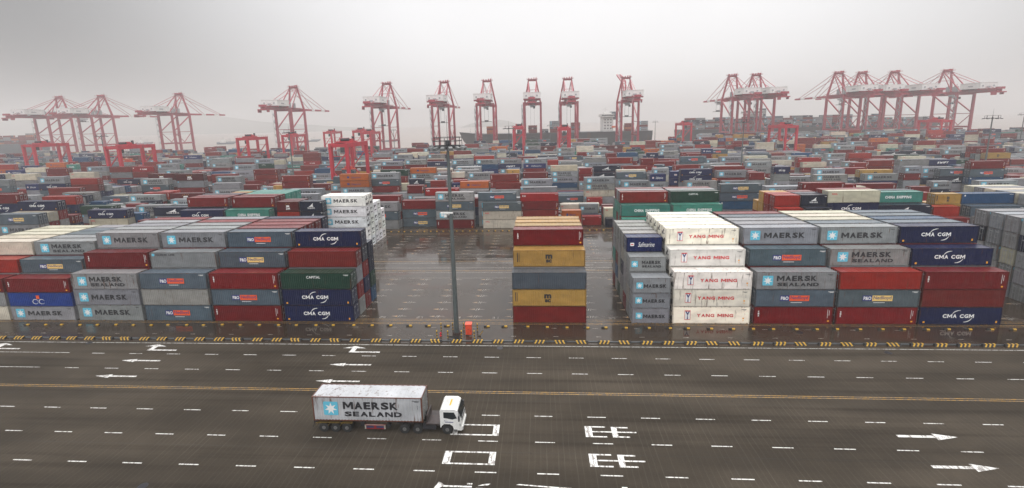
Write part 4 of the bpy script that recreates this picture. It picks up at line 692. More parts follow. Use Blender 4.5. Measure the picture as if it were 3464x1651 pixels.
    (5, 6): (-3383, 3, -2676, -3, -2612, 2, -2483, 3, -2355, 3, -2226, 3, -2098, 2, -1969, 3, -1391, -1, -1327, 4, -1198, 4, -1070, 4, -941, 4, -813, 3, -427, 3, -299, 3, 87, 4, 215, 3, 344, 2, 472, -2, 536, -1, 601, 3, 729, 3, 858, 3, 986, 2, 1115, 3, 1243, 2, 1693, -2, 1757, 2, 1886, 3, 2014, 3, 2271, 3, 2400, 3, 2528, 3, 2785, 1),
    (6, 0): (-3871, 2, -3614, 4, -3485, 2, -3357, -2, -3293, -3, -3228, -2, -3164, -3, -3100, 4, -2971, 2, -2843, -4, -2779, -5, -2714, 4, -2586, 2, -2457, -3, -2393, -3, -2329, 2, -1815, 3, -1301, 3, -1172, 4, -1044, 3, -915, 3, -787, 1, -658, 2, -530, 4, -401, 5, -273, 3, -144, 2, -16, 4, 113, 3, 241, 3, 370, 3, 562, -1, 627, 3, 755, 2, 884, 3, 1012, 3, 1141, 1, 1269, 2, 1398, 1, 1526, 2, 1655, -2, 1719, -2, 1783, 2, 1912, 3, 2040, 3, 2169, 3, 2297, 4, 2426, 3, 2554, 2, 2683, 3, 2811, -4, 2875, -3),
    (6, 1): (-3742, 2, -3614, 5, -3485, 3, -3357, -3, -3293, -4, -3228, -3, -3164, -1, -3100, 3, -2971, 2, -2843, -4, -2779, -5, -2714, 4, -2586, 3, -2457, -3, -2393, -2, -2329, 2, -2200, 2, -2072, 2, -1815, 3, -1429, 2, -1301, 2, -1172, 4, -1044, 3, -915, 5, -787, 2, -658, 2, -401, 5, -273, 4, -144, 3, -16, 4, 113, 3, 241, 1, 370, 2, 562, -2, 627, 3, 755, 3, 1141, 2, 1269, 1, 1398, 1, 1526, 3, 1912, 3, 2040, 3, 2169, 3, 2297, 4, 2426, 2, 2554, 2, 2683, 2, 2811, -4, 2875, -4, 2940, 3),
    (6, 2): (-3871, 2, -3614, 4, -3485, 2, -3357, -3, -3293, -3, -3228, -3, -3164, -1, -3100, 3, -2971, 3, -2843, -4, -2779, -3, -2714, 4, -2586, 2, -2457, -1, -2393, -3, -2329, 2, -2200, 2, -2072, 2, -1943, 3, -1815, 3, -1301, 2, -1172, 2, -1044, 2, -915, 5, -787, 2, -658, 3, -530, 4, -401, 5, -273, 2, -144, 3, -16, 4, 113, 3, 241, 3, 627, 4, 755, 2, 884, 4, 1012, 3, 1141, 1, 1269, 1, 1398, 1, 1526, 3, 1655, -2, 1719, -1, 1783, 1, 1912, 3, 2040, 3, 2169, 2, 2297, 4, 2426, 2, 2554, 2, 2683, 3, 2811, -3, 2875, -4, 2940, 3),
    (6, 3): (-3742, 2, -3614, 5, -3485, 4, -3357, -4, -3293, -4, -3228, -2, -3164, -2, -3100, 2, -2971, 2, -2843, -3, -2779, -4, -2714, 4, -2586, 3, -2457, -3, -2393, -1, -2329, 2, -2200, 2, -2072, 2, -1943, 2, -1815, 2, -1429, 2, -1301, 2, -1172, 3, -1044, 4, -915, 4, -787, 2, -658, 3, -530, 4, -401, 5, -273, 2, -144, 1, -16, 4, 113, 3, 241, 3, 370, 3, 498, -1, 562, -2, 627, 3, 755, 2, 884, 3, 1012, 5, 1141, 2, 1269, 4, 1398, 1, 1526, 2, 1655, -2, 1719, -2, 1783, 1, 1912, 1, 2040, 3, 2169, 2, 2297, 4, 2426, 2, 2554, 3, 2683, 3, 2811, -3, 2875, -4, 2940, 4),
    (6, 4): (-3871, 1, -3742, 2, -3614, 4, -3485, 3, -3357, -4, -3293, -4, -3228, -3, -3164, -2, -3100, 4, -2971, 4, -2843, -5, -2779, -5, -2714, 3, -2586, 2, -2457, -2, -2393, -1, -2329, 2, -2200, 2, -1815, 2, -1429, 2, -1301, 1, -1172, 3, -1044, 4, -915, 3, -787, 2, -658, 3, -530, 5, -401, 5, -273, 4, -144, 2, -16, 3, 113, 3, 241, 2, 370, 2, 498, -1, 562, -1, 884, 4, 1012, 5, 1141, 1, 1269, 4, 1398, 1, 1526, 1, 1655, -1, 1719, -1, 1783, 1, 1912, 1, 2040, 3, 2297, 4, 2426, 2, 2554, 3, 2683, 3, 2811, -4, 2875, -3, 2940, 3),
    (6, 5): (-3871, 2, -3614, 4, -3485, 3, -3357, -3, -3293, -3, -3228, -2, -3164, -2, -3100, 2, -2971, 4, -2843, -4, -2779, -5, -2714, 4, -2586, 3, -2457, -2, -2393, -2, -2329, 2, -2200, 2, -2072, 2, -1943, 3, -1815, 2, -1429, 2, -1301, 2, -1172, 3, -1044, 4, -915, 5, -787, 1, -658, 1, -530, 4, -401, 5, -273, 3, -144, 3, -16, 4, 370, 3, 498, -1, 562, -2, 627, 3, 755, 1, 884, 3, 1012, 4, 1269, 4, 1655, -3, 1719, -1, 1783, 1, 1912, 1, 2040, 2, 2169, 2, 2297, 2, 2426, 3, 2554, 3, 2683, 3, 2811, -4, 2875, -4, 2940, 4, 3068, -1),
    (6, 6): (-3742, 1, -3614, 3, -3485, 2, -3357, -3, -3293, -3, -3228, -1, -3164, -2, -3100, 2, -2971, 4, -2843, -5, -2779, -3, -2714, 4, -2586, 2, -2457, -2, -2393, -1, -2329, 2, -1815, 1, -1429, 1, -1301, 2, -1172, 4, -1044, 2, -915, 5, -787, 2, -658, 2, -530, 3, -401, 4, -273, 4, -144, 2, -16, 4, 370, 2, 498, -1, 562, -1, 627, 4, 755, 2, 884, 4, 1012, 5, 1141, 1, 1269, 3, 1398, 3, 1526, 3, 1655, -2, 1719, -1, 1783, 1, 1912, 1, 2040, 2, 2169, 2, 2297, 3, 2426, 2, 2554, 2, 2683, 3, 2811, -4, 2875, -4, 2940, 4, 3068, -1),
    (7, 0): (-4396, 2, -4267, -1, -4203, -2, -4139, 3, -3882, 3, -3753, -3, -3689, -3, -3625, 1, -3496, -4, -3432, -4, -3368, 1, -3111, 4, -2982, 3, -2854, 4, -2404, -1, -2211, 2, -2083, -2, -2019, -2, -1954, -4, -1890, -1, -1826, 1, -1312, 2, -1183, 5, -926, 3, -798, 3, -669, 1, -541, 2, -155, 2, -27, 3, 359, -3, 423, -3, 616, 2, 744, -3, 808, -3, 873, -2, 937, -3, 1001, -2, 1065, -1, 1130, 1, 1258, 3, 1387, 4, 1515, 3, 2158, -3, 2672, 2, 2929, -4, 2993, -4, 3057, 2, 3186, -5, 3250, -4, 3314, 2),
    (7, 1): (-4396, 1, -4267, -1, -4203, -2, -4139, 1, -3882, 2, -3753, -1, -3689, -3, -3625, 2, -3111, 5, -2982, 3, -2468, -1, -2404, -1, -2211, 1, -2083, -3, -2019, -3, -1954, -4, -1890, -1, -1826, 1, -1312, 2, -1183, 3, -926, 4, -798, 4, -669, 2, -541, 2, -412, 1, -284, 4, -155, 3, -27, 3, 102, 2, 230, 3, 359, -3, 423, -3, 487, 2, 616, 2, 744, -3, 808, -1, 873, -2, 937, -3, 1001, -2, 1065, -2, 1130, 1, 1258, 2, 1387, 3, 1515, 3, 1644, 3, 2158, -4, 2222, -3, 2415, 4, 2543, 3, 2672, 4, 2929, -4, 2993, -3, 3057, 1, 3186, -4, 3250, -5, 3314, 1),
    (7, 2): (-4267, -2, -4203, -2, -4139, 2, -3882, 3, -3753, -3, -3689, -3, -3625, 1, -3496, -4, -3432, -5, -3368, 2, -3111, 5, -2982, 2, -2854, 4, -2468, -1, -2404, -4, -2211, 2, -2083, -2, -2019, -1, -1954, -1, -1890, -1, -1312, 2, -1183, 5, -926, 3, -798, 3, -412, 1, -284, 3, -155, 3, -27, 1, 102, 2, 230, 3, 359, -2, 423, -3, 616, 3, 744, -2, 808, -2, 873, -3, 937, -3, 1001, -2, 1065, -2, 1130, 3, 1258, 3, 1387, 3, 1515, 3, 1644, 3, 1772, 2, 2222, -3, 2415, 4, 2543, 2, 2672, 4, 2929, -5, 2993, -4, 3057, 1, 3186, -4, 3250, -5, 3314, 2),
    (7, 3): (-4267, -3, -4203, -2, -4139, 3, -3882, 2, -3753, -2, -3689, -1, -3625, 2, -3496, -4, -3432, -4, -3368, 1, -3111, 3, -2982, 3, -2854, 3, -2597, 1, -2468, -1, -2404, -3, -2211, 2, -2083, -2, -2019, -3, -1183, 5, -926, 5, -798, 4, -669, 2, -541, 3, -412, 1, -284, 2, -155, 2, -27, 2, 102, 3, 230, 3, 359, -3, 423, -2, 487, 1, 616, 3, 744, -2, 808, -3, 873, -2, 937, -3, 1001, -2, 1065, -1, 1130, 2, 1258, 3, 1387, 3, 1515, 1, 1644, 3, 1772, 2, 2222, -3, 2415, 3, 2543, 1, 2672, 3, 2929, -4, 2993, -4, 3057, 1, 3186, -4, 3250, -4, 3314, 3),
    (7, 4): (-4396, 1, -4267, -1, -4203, -3, -4139, 3, -3882, 4, -3753, -1, -3689, -3, -3625, 2, -3496, -5, -3432, -4, -3368, 2, -3111, 5, -2982, 2, -2854, 4, -2597, 1, -2404, -4, -2211, 1, -2083, -2, -2019, -1, -1183, 5, -926, 4, -798, 2, -669, 1, -284, 4, -155, 2, -27, 3, 102, 1, 230, 3, 359, -3, 423, -1, 487, 1, 616, 4, 744, -3, 808, -3, 873, -3, 937, -3, 1001, -2, 1065, -2, 1130, 2, 1258, 2, 1387, 3, 1515, 2, 1644, 3, 1772, 2, 2029, 4, 2158, -4, 2222, -4, 2415, 3, 2543, 3, 2672, 4, 2929, -3, 2993, -3, 3057, 2, 3186, -4, 3250, -4, 3314, 3, 3443, 3),
    (7, 5): (-4396, 2, -4267, -3, -4203, -3, -4139, 3, -3882, 3, -3753, -3, -3689, -3, -3625, 3, -3496, -4, -3432, -5, -3368, 1, -3111, 5, -2982, 2, -2854, 4, -2468, -4, -2404, -4, -2083, -2, -2019, -3, -1183, 3, -926, 4, -798, 4, -669, 2, -541, 1, -412, 2, -284, 3, -155, 3, -27, 1, 102, 3, 423, -3, 487, 1, 616, 2, 744, -3, 808, -3, 873, -2, 937, -3, 1258, 3, 1387, 3, 1515, 1, 1644, 3, 1772, 2, 2029, 2, 2158, -4, 2222, -3, 2415, 3, 2543, 2, 2672, 4, 2929, -4, 2993, -3, 3057, 2, 3186, -3, 3250, -4, 3314, 3, 3443, 2),
    (7, 6): (-4396, 2, -4267, -2, -4203, -2, -4139, 2, -3882, 4, -3753, -1, -3689, -3, -3625, 3, -3496, -5, -3432, -5, -3368, 2, -3111, 5, -2982, 1, -2854, 2, -2468, -4, -2404, -4, -2083, -3, -1826, 2, -1312, 2, -1183, 4, -926, 4, -798, 4, -669, 1, -541, 3, -284, 3, -155, 2, -27, 3, 616, 2, 744, -2, 1001, -1, 1065, -2, 1130, 2, 1258, 1, 1387, 2, 1772, 2, 2158, -3, 2222, -2, 2415, 3, 2543, 3, 2929, -4, 2993, -3, 3186, -4, 3250, -4, 3314, 2, 3443, 1),
    (8, 0): (-4755, 3, -4626, 3, -4498, 4, -4370, 3, -4241, 2, -4112, 1, -3984, 1, -3856, 3, -3727, 3, -3470, 2, -3342, 3, -3213, 4, -3085, 3, -2956, 2, -2828, 3, -2570, 3, -2442, 3, -2314, 5, -2185, 2, -1800, -4, -1735, -4, -1414, 1, -1286, 4, -1157, 2, -643, 3, -514, 2, -386, 3, -258, 3, -1, -3, 63, -2, 128, 2, 256, 3, 385, 4, 514, -2, 578, -2, 642, -4, 899, -3, 963, -4, 1028, 4, 1156, 2, 1413, 3, 1541, 2, 1670, 1, 1799, 2, 1927, 1, 2055, 1, 2184, 3, 2569, 4, 2698, 2, 2826, 4, 2955, 3, 3084, 3, 3212, 3, 3340, 3, 3469, 4, 3598, 2),
    (8, 1): (-4755, 4, -4626, 3, -4498, 3, -4370, 3, -4241, 1, -4112, 3, -3984, 3, -3856, 4, -3727, 1, -3470, 2, -3342, 4, -3213, 3, -3085, 2, -2956, 2, -2570, 4, -2442, 3, -2314, 5, -2185, 3, -1928, 5, -1800, -5, -1735, -5, -1414, 3, -1286, 3, -900, 4, -772, 3, -643, 2, -514, 2, -386, 3, -258, 4, -1, -2, 63, -2, 128, 1, 256, 2, 385, 4, 578, -1, 642, -3, 706, -2, 770, -2, 834, -3, 899, -4, 963, -5, 1028, 3, 1156, 2, 1413, 3, 1541, 3, 1670, 1, 1799, 2, 1927, 1, 2055, 1, 2184, 3, 2312, 2, 2441, -1, 2505, -1, 2569, 3, 2698, 3, 2826, 4, 2955, 2, 3084, 3, 3212, 2, 3340, 3, 3469, 3, 3598, 4),
    (8, 2): (-4755, 4, -4626, 3, -4498, 3, -4370, 4, -4241, 1, -4112, 2, -3984, 1, -3856, 4, -3727, 2, -3470, 1, -3342, 5, -3213, 2, -3085, 3, -2956, 2, -2570, 2, -2442, 4, -2314, 3, -2185, 2, -1928, 5, -1800, -5, -1735, -3, -1414, 2, -1286, 3, -1157, 1, -1029, 3, -900, 4, -772, 4, -643, 2, -514, 1, -386, 3, -258, 2, 63, -2, 128, 1, 256, 2, 385, 2, 514, -2, 578, -2, 642, -3, 706, -3, 770, -3, 834, -3, 899, -4, 963, -5, 1028, 2, 1156, 1, 1413, 2, 1541, 3, 1670, 1, 1799, 3, 1927, 1, 2055, 1, 2505, -2, 2569, 3, 2698, 2, 2826, 4, 2955, 3, 3084, 3, 3212, 4, 3340, 3, 3469, 2, 3598, 4),
    (8, 3): (-4755, 4, -4626, 2, -4498, 3, -4370, 4, -4241, 2, -4112, 2, -3984, 3, -3856, 4, -3727, 2, -3470, 1, -3342, 5, -3213, 2, -3085, 2, -2956, 3, -2828, 3, -2699, 5, -2570, 4, -2442, 3, -2314, 4, -2185, 2, -1928, 5, -1800, -5, -1735, -4, -1414, 3, -1286, 4, -1157, 1, -1029, 2, -900, 4, -772, 3, -643, 3, -514, 2, -1, -2, 63, -2, 128, 1, 256, 3, 385, 2, 514, -2, 578, -2, 642, -3, 706, -4, 770, -1, 834, -3, 899, -4, 963, -5, 1028, 4, 1156, 1, 1413, 3, 1541, 3, 1670, 2, 2055, 1, 2184, 3, 2312, 2, 2441, -2, 2505, -1, 2569, 3, 2698, 2, 2826, 3, 2955, 3, 3084, 3, 3212, 4, 3340, 3, 3469, 3, 3598, 3),
    (8, 4): (-4755, 4, -4626, 2, -4498, 4, -4370, 4, -4241, 2, -4112, 3, -3984, 3, -3856, 3, -3727, 3, -3470, 2, -3342, 3, -3213, 2, -3085, 3, -2956, 3, -2828, 3, -2699, 4, -2570, 4, -2442, 3, -2314, 4, -2185, 3, -1928, 5, -1800, -5, -1735, -3, -1414, 3, -1286, 2, -1157, 1, -1029, 2, -900, 4, -772, 4, -643, 2, -514, 2, -386, 3, -258, 2, -1, -2, 63, -2, 128, 2, 256, 2, 385, 4, 514, -2, 642, -3, 706, -4, 770, -3, 834, -1, 899, -5, 963, -5, 1670, 2, 1799, 3, 1927, 1, 2055, 1, 2184, 2, 2312, 2, 2569, 3, 2698, 3, 2826, 4, 2955, 3, 3084, 3, 3212, 4, 3340, 3, 3469, 3, 3598, 4, 3726, 1),
    (8, 5): (-4755, 4, -4626, 2, -4498, 4, -4370, 3, -4112, 3, -3984, 3, -3856, 4, -3727, 2, -3470, 2, -3342, 5, -3213, 3, -3085, 3, -2956, 3, -2828, 2, -2699, 5, -2570, 4, -2442, 3, -2314, 5, -2185, 3, -1928, 3, -1800, -4, -1735, -4, -1414, 3, -1286, 3, -1029, 1, -900, 3, -772, 4, -643, 1, -258, 2, -1, -2, 63, -2, 128, 2, 256, 3, 385, 2, 514, -1, 578, -1, 642, -4, 706, -3, 770, -2, 834, -2, 899, -4, 963, -4, 1028, 4, 1156, 2, 1413, 4, 1541, 4, 1670, 2, 1799, 5, 1927, 2, 2055, 1, 2184, 3, 2312, 2, 2441, -2, 2505, -1, 2569, 4, 2698, 2, 2826, 3, 2955, 4, 3084, 3, 3212, 3, 3340, 3, 3469, 3, 3598, 2, 3726, 2),
    (8, 6): (-4755, 4, -4626, 3, -4498, 2, -4370, 4, -4241, 2, -4112, 3, -3984, 2, -3856, 3, -3727, 3, -3470, 2, -3342, 5, -3213, 4, -2956, 2, -2828, 3, -2699, 5, -2570, 3, -2442, 2, -2314, 5, -2185, 3, -1928, 4, -1800, -5, -1735, -5, -1414, 1, -1286, 3, -1157, 1, -1029, 3, -900, 4, -772, 3, -643, 2, -514, 2, -386, 3, -258, 4, 256, 1, 578, -1, 642, -3, 706, -4, 770, -1, 834, -3, 899, -5, 963, -5, 1028, 4, 1156, 3, 1799, 4, 1927, 3, 2698, 3, 2826, 4, 2955, 4, 3084, 3, 3212, 2, 3340, 3, 3726, 3),
    (9, 0): (-5280, -3, -5216, -2, -5152, 1, -5023, -5, -4959, -4, -4895, 2, -4766, 3, -4638, -4, -4574, -3, -4381, 2, -4124, 5, -3995, -3, -3931, -2, -3738, 2, -3610, 2, -3481, 4, -3353, 2, -3224, 3, -3096, 4, -2967, 2, -2839, -4, -2775, -3, -2710, -1, -2646, -3, -2582, 2, -2453, 2, -2325, 4, -2196, 2, -1939, -3, -1875, -4, -1425, -2, -1361, -3, -1297, 3, -1168, 3, -1040, 3, -911, 3, -783, 2, -654, 4, -526, 4, -397, 2, -269, -4, -205, -4, -140, 4, -12, 3, 117, 2, 245, 3, 374, 5, 888, -2, 952, -2, 1016, 2, 1145, -3, 1402, -2, 1466, -2, 1530, 3, 1787, 1, 1916, 4, 2044, 1, 2558, 3, 2687, 4, 2815, 2, 2944, 4, 3072, 2, 3201, 4, 3393, -2, 3458, -2, 3522, -4, 3586, 3, 3715, 3, 3843, 2),
    (9, 1): (-5280, -3, -5216, -1, -5152, 2, -5023, -4, -4959, -5, -4895, 4, -4766, 3, -4638, -4, -4574, -4, -4381, 3, -4252, 2, -4124, 5, -3995, -3, -3931, -2, -3610, 4, -3481, 4, -3353, 2, -3224, 2, -3096, 4, -2967, 3, -2839, -2, -2775, -3, -2710, -3, -2646, -2, -2582, 1, -2325, 4, -2196, 3, -1939, -4, -1875, -3, -1425, -2, -1361, -1, -1297, 3, -1168, 2, -1040, 2, -911, 4, -783, 3, -654, 4, -526, 2, -397, 2, -269, -4, -205, -2, -140, 4, -12, 4, 117, 1, 245, 4, 374, 4, 759, 2, 888, -2, 952, -3, 1016, 2, 1145, -3, 1209, -4, 1273, 5, 1402, -3, 1466, -3, 1530, 2, 1787, 1, 1916, 4, 2044, 2, 2558, 3, 2687, 3, 2815, 3, 2944, 4, 3072, 2, 3201, 4, 3393, -1, 3458, -2, 3522, -5, 3586, 2, 3715, 3, 3843, 3),
    (9, 2): (-5280, -3, -5216, -2, -5152, 2, -5023, -5, -4959, -3, -4895, 3, -4766, 2, -4638, -4, -4574, -3, -4381, 2, -4252, 2, -4124, 4, -3995, -3, -3931, -3, -3738, 1, -3610, 4, -3481, 3, -3353, 3, -3224, 3, -3096, 4, -2967, 3, -2839, -4, -2775, -4, -2710, -3, -2646, -3, -2582, 2, -2453, 1, -2325, 4, -2196, 2, -1939, -4, -1875, -4, -1425, -2, -1361, -3, -1297, 3, -1168, 3, -1040, 2, -911, 4, -783, 4, -654, 4, -526, 4, -397, 3, -269, -2, -205, -4, -140, 4, -12, 4, 117, 1, 245, 5, 374, 4, 631, 5, 759, 1, 888, -2, 952, -2, 1145, -4, 1209, -4, 1273, 5, 1402, -3, 1466, -3, 1530, 3, 1787, 2, 1916, 4, 2301, 4, 2558, 3, 2687, 4, 2815, 2, 2944, 2, 3072, 1, 3201, 4, 3393, -1, 3458, -2, 3522, -5, 3586, 2, 3715, 3, 3843, 2, 4100, 3),
    (9, 3): (-5280, -3, -5216, -2, -5152, 2, -5023, -5, -4959, -4, -4895, 4, -4766, 4, -4638, -4, -4574, -4, -4381, 2, -4252, 1, -4124, 5, -3995, -3, -3931, -3, -3738, 2, -3610, 3, -3481, 4, -3353, 1, -3224, 2, -3096, 4, -2967, 3, -2839, -3, -2775, -3, -2710, -2, -2646, -3, -2582, 2, -2453, 2, -2325, 4, -2196, 2, -1939, -3, -1875, -3, -1425, -2, -1361, -1, -1297, 2, -1168, 3, -1040, 3, -911, 4, -783, 3, -654, 4, -526, 3, -397, 2, -269, -4, -205, -3, -140, 4, -12, 2, 117, 2, 245, 5, 374, 5, 631, 4, 759, 2, 1145, -3, 1209, -3, 1273, 4, 1402, -1, 1466, -2, 1530, 3, 1787, 1, 1916, 5, 2044, 1, 2173, 2, 2301, 4, 2558, 5, 2687, 3, 3072, 2, 3201, 3, 3393, -1, 3458, -2, 3522, -2, 3843, 3, 4100, 2),
    (9, 4): (-5280, -2, -5216, -1, -5152, 1, -5023, -5, -4959, -4, -4895, 4, -4766, 4, -4638, -2, -4574, -2, -4381, 3, -4252, 2, -4124, 5, -3995, -3, -3931, -4, -3738, 2, -3610, 4, -3481, 4, -3353, 3, -3224, 2, -3096, 3, -2967, 3, -2839, -4, -2775, -2, -2710, -2, -2646, -2, -2582, 2, -2453, 2, -2325, 4, -2196, 2, -1939, -3, -1875, -4, -1425, -2, -1361, -2, -1297, 4, -1168, 3, -1040, 2, -911, 3, -783, 4, -654, 4, -526, 4, -397, 2, -269, -3, -205, -4, -140, 4, 245, 5, 374, 3, 631, 4, 759, 2, 888, -3, 952, -2, 1016, 2, 1145, -4, 1209, -4, 1273, 3, 1402, -2, 1466, -3, 1530, 2, 1787, 2, 1916, 5, 2044, 1, 2173, 2, 2301, 4, 2558, 4, 2687, 4, 2815, 1, 2944, 4, 3072, 2, 3201, 4, 3329, -1, 3393, -1, 3458, -2, 3522, -2, 3586, 3, 3715, 2, 3843, 3, 4100, 2),
    (9, 5): (-5280, -1, -5216, -1, -5152, 2, -5023, -5, -4959, -4, -4895, 3, -4766, 4, -4638, -4, -4574, -2, -4381, 2, -4252, 2, -4124, 3, -3995, -3, -3931, -3, -3738, 1, -3610, 2, -3481, 2, -3353, 3, -3224, 3, -3096, 3, -2967, 3, -2839, -3, -2775, -4, -2710, -2, -2646, -3, -2582, 1, -2453, 1, -2325, 3, -2196, 2, -1939, -3, -1875, -3, -1425, -3, -1361, -3, -1297, 4, -1168, 3, -1040, 3, -911, 3, -783, 2, -654, 3, -526, 3, -397, 3, -140, 4, -12, 4, 117, 2, 245, 5, 374, 4, 631, 3, 888, -2, 952, -3, 1016, 1, 1145, -3, 1209, -3, 1273, 4, 1402, -3, 1466, -1, 1530, 3, 1916, 4, 2044, 2, 2173, 2, 2301, 2, 2558, 5, 2687, 2, 2815, 2, 2944, 3, 3072, 1, 3201, 2, 3329, -1, 3393, -2, 3458, -2, 3522, -2, 3586, 2, 3715, 2, 3843, 2, 4100, 2),
    (9, 6): (-5280, -3, -5216, -1, -5023, -5, -4959, -5, -4895, 4, -4766, 4, -4638, -3, -4574, -3, -4381, 2, -4252, 1, -4124, 4, -3995, -3, -3931, -3, -3738, 2, -3610, 4, -3481, 2, -3353, 3, -3224, 2, -3096, 4, -2967, 3, -2839, -3, -2775, -4, -2710, -3, -2646, -2, -2582, 2, -2325, 2, -2196, 3, -1939, -4, -1875, -3, -1425, -3, -1361, -2, -1297, 3, -1168, 2, -1040, 1, -911, 4, -397, 2, -269, -4, -205, -3, -140, 3, -12, 3, 117, 2, 245, 5, 374, 5, 631, 5, 888, -3, 952, -3, 1016, 2, 1145, -4, 1209, -2, 1273, 4, 1402, -2, 1466, -1, 1530, 1, 1787, 1, 1916, 5, 2044, 2, 2301, 3, 2558, 5, 2687, 3, 2815, 2, 2944, 2, 3072, 1, 3201, 4, 3329, -1, 3458, -2, 3522, -2, 3586, 2, 3715, 2, 3843, 3, 4100, 2, 4229, 4),
    (10, 0): (-5511, -2, -5447, -3, -5382, -3, -5318, -2, -5254, -1, -5190, -2, -5125, 4, -4997, 1, -4868, 3, -4740, 2, -4611, 4, -4483, -4, -4419, -5, -4354, 3, -4226, 2, -4097, 4, -3840, -3, -3776, -4, -3712, 5, -3583, 1, -3455, 2, -3069, 3, -2941, 4, -2812, -4, -2748, -4, -2684, 3, -2555, -3, -2491, -1, -2427, 1, -2298, 2, -2041, 2, -1913, 2, -1270, 4, -1142, 3, -1013, 2, -885, 2, -756, 4, -628, 2, -499, 5, -371, 2, -242, 3, -114, 2, 143, 4, 272, 4, 400, 5, 529, -2, 593, -3, 657, 2, 786, 2, 914, 2, 1043, -3, 1107, -3, 1171, 4, 1300, 4, 1428, 6, 1557, -5, 1621, -5, 1685, 6, 1814, 4, 1942, 5, 2071, 4, 2199, 4, 2328, 4, 2456, 4, 2585, 4, 2842, 4, 2970, 6, 3099, 6, 3356, 4, 3484, 2, 3613, 2, 3741, 6, 3870, 5, 3998, -5, 4062, -5, 4127, 4, 4255, 5),
    (10, 1): (-5639, 2, -5511, -2, -5447, -3, -5382, -3, -5318, -1, -5125, 3, -4997, 2, -4868, 2, -4740, 3, -4611, 4, -4483, -4, -4419, -4, -4354, 4, -4226, 3, -4097, 2, -3840, -3, -3776, -4, -3712, 4, -3583, 1, -3455, 2, -3069, 2, -2941, 5, -2812, -2, -2748, -3, -2684, 3, -2555, -3, -2491, -2, -2427, 2, -2298, 2, -2041, 2, -1270, 3, -1142, 5, -1013, 2, -885, 2, -756, 3, -628, 1, -499, 4, -371, 2, -242, 3, -114, 3, 143, 2, 272, 4, 400, 4, 529, -3, 593, -2, 657, 1, 786, 1, 914, 3, 1043, -2, 1107, -3, 1171, 3, 1300, 4, 1428, 5, 1557, -5, 1621, -6, 1685, 4, 1814, 4, 1942, 6, 2071, 5, 2199, 5, 2585, 5, 2842, 5, 2970, 4, 3099, 5, 3356, 4, 3484, 5, 3613, 2, 3741, 5, 3870, 5, 3998, -5, 4062, -5, 4127, 5, 4255, 5),
    (10, 2): (-5511, -2, -5447, -2, -5382, -3, -5318, -2, -5254, -2, -5190, -2, -5125, 4, -4997, 2, -4868, 3, -4740, 2, -4611, 4, -4483, -4, -4419, -3, -4354, 4, -4226, 3, -4097, 2, -3840, -4, -3776, -3, -3712, 5, -3583, 2, -3455, 2, -3069, 4, -2941, 3, -2812, -4, -2748, -2, -2684, 3, -2555, -3, -2491, -1, -2427, 3, -2298, 1, -2041, 3, -1913, 2, -1270, 3, -1142, 5, -1013, 2, -885, 2, -756, 3, -628, 1, -499, 5, -371, 1, -242, 1, -114, 3, 143, 3, 272, 2, 400, 4, 529, -3, 593, -3, 786, 1, 914, 3, 1043, -1, 1107, -2, 1171, 2, 1300, 4, 1428, 5, 1557, -6, 1621, -5, 1685, 5, 1814, 6, 1942, 6, 2071, 6, 2199, 5, 2328, 5, 2456, 5, 2585, 5, 2842, 5, 2970, 5, 3099, 6, 3356, 5, 3484, 5, 3613, 2, 3741, 2, 3870, 5, 3998, -5, 4062, -5, 4127, 5, 4255, 6, 4384, 5),
    (10, 3): (-5639, 1, -5511, -3, -5447, -2, -5382, -1, -5318, -3, -5254, -2, -5125, 4, -4997, 2, -4868, 2, -4740, 3, -4611, 2, -4483, -5, -4419, -5, -4354, 4, -4226, 3, -4097, 4, -3840, -3, -3776, -2, -3712, 5, -3583, 3, -3455, 1, -3069, 3, -2941, 5, -2812, -3, -2748, -3, -2684, 2, -2555, -2, -2491, -2, -2427, 1, -2298, 1, -2041, 3, -1913, 2, -1270, 4, -1142, 5, -885, 1, -756, 2, -628, 2, -499, 5, -371, 2, -242, 2, -114, 3, 272, 4, 400, 5, 529, -3, 593, -3, 657, 2, 786, 2, 914, 2, 1043, -3, 1107, -3, 1171, 3, 1300, 4, 1428, 5, 1557, -5, 1621, -4, 1685, 6, 1814, 6, 1942, 6, 2071, 5, 2199, 6, 2328, 6, 2456, 5, 2585, 5, 2842, 6, 2970, 6, 3099, 5, 3356, 6, 3484, 5, 3613, 2, 3741, 2, 3870, 4, 3998, -6, 4062, -6, 4127, 5, 4255, 4, 4384, 4),
    (10, 4): (-5639, 2, -5511, -2, -5447, -3, -5382, -3, -5318, -3, -5254, -1, -5190, -1, -5125, 3, -4997, 1, -4868, 2, -4740, 1, -4611, 4, -4483, -5, -4419, -4, -4354, 2, -4226, 3, -4097, 4, -3840, -4, -3776, -3, -3712, 5, -3583, 1, -3455, 1, -3069, 4, -2941, 5, -2812, -4, -2748, -4, -2684, 3, -2555, -2, -2491, -3, -2427, 3, -2298, 1, -2041, 3, -1913, 2, -1270, 3, -1142, 5, -1013, 2, -885, 2, -756, 2, -499, 5, -371, 2, -242, 3, -114, 2, 143, 4, 272, 2, 400, 3, 529, -3, 593, -3, 786, 2, 914, 3, 1043, -3, 1107, -3, 1171, 3, 1300, 4, 1428, 5, 1557, -5, 1621, -4, 1685, 4, 1814, 4, 1942, 6, 2071, 4, 2199, 6, 2328, 5, 2456, 5, 2585, 5, 2842, 5, 2970, 6, 3099, 4, 3356, 5, 3484, 6, 3613, 2, 3741, 1, 3870, 4, 3998, -5, 4062, -6, 4127, 4, 4255, 4, 4384, 6),
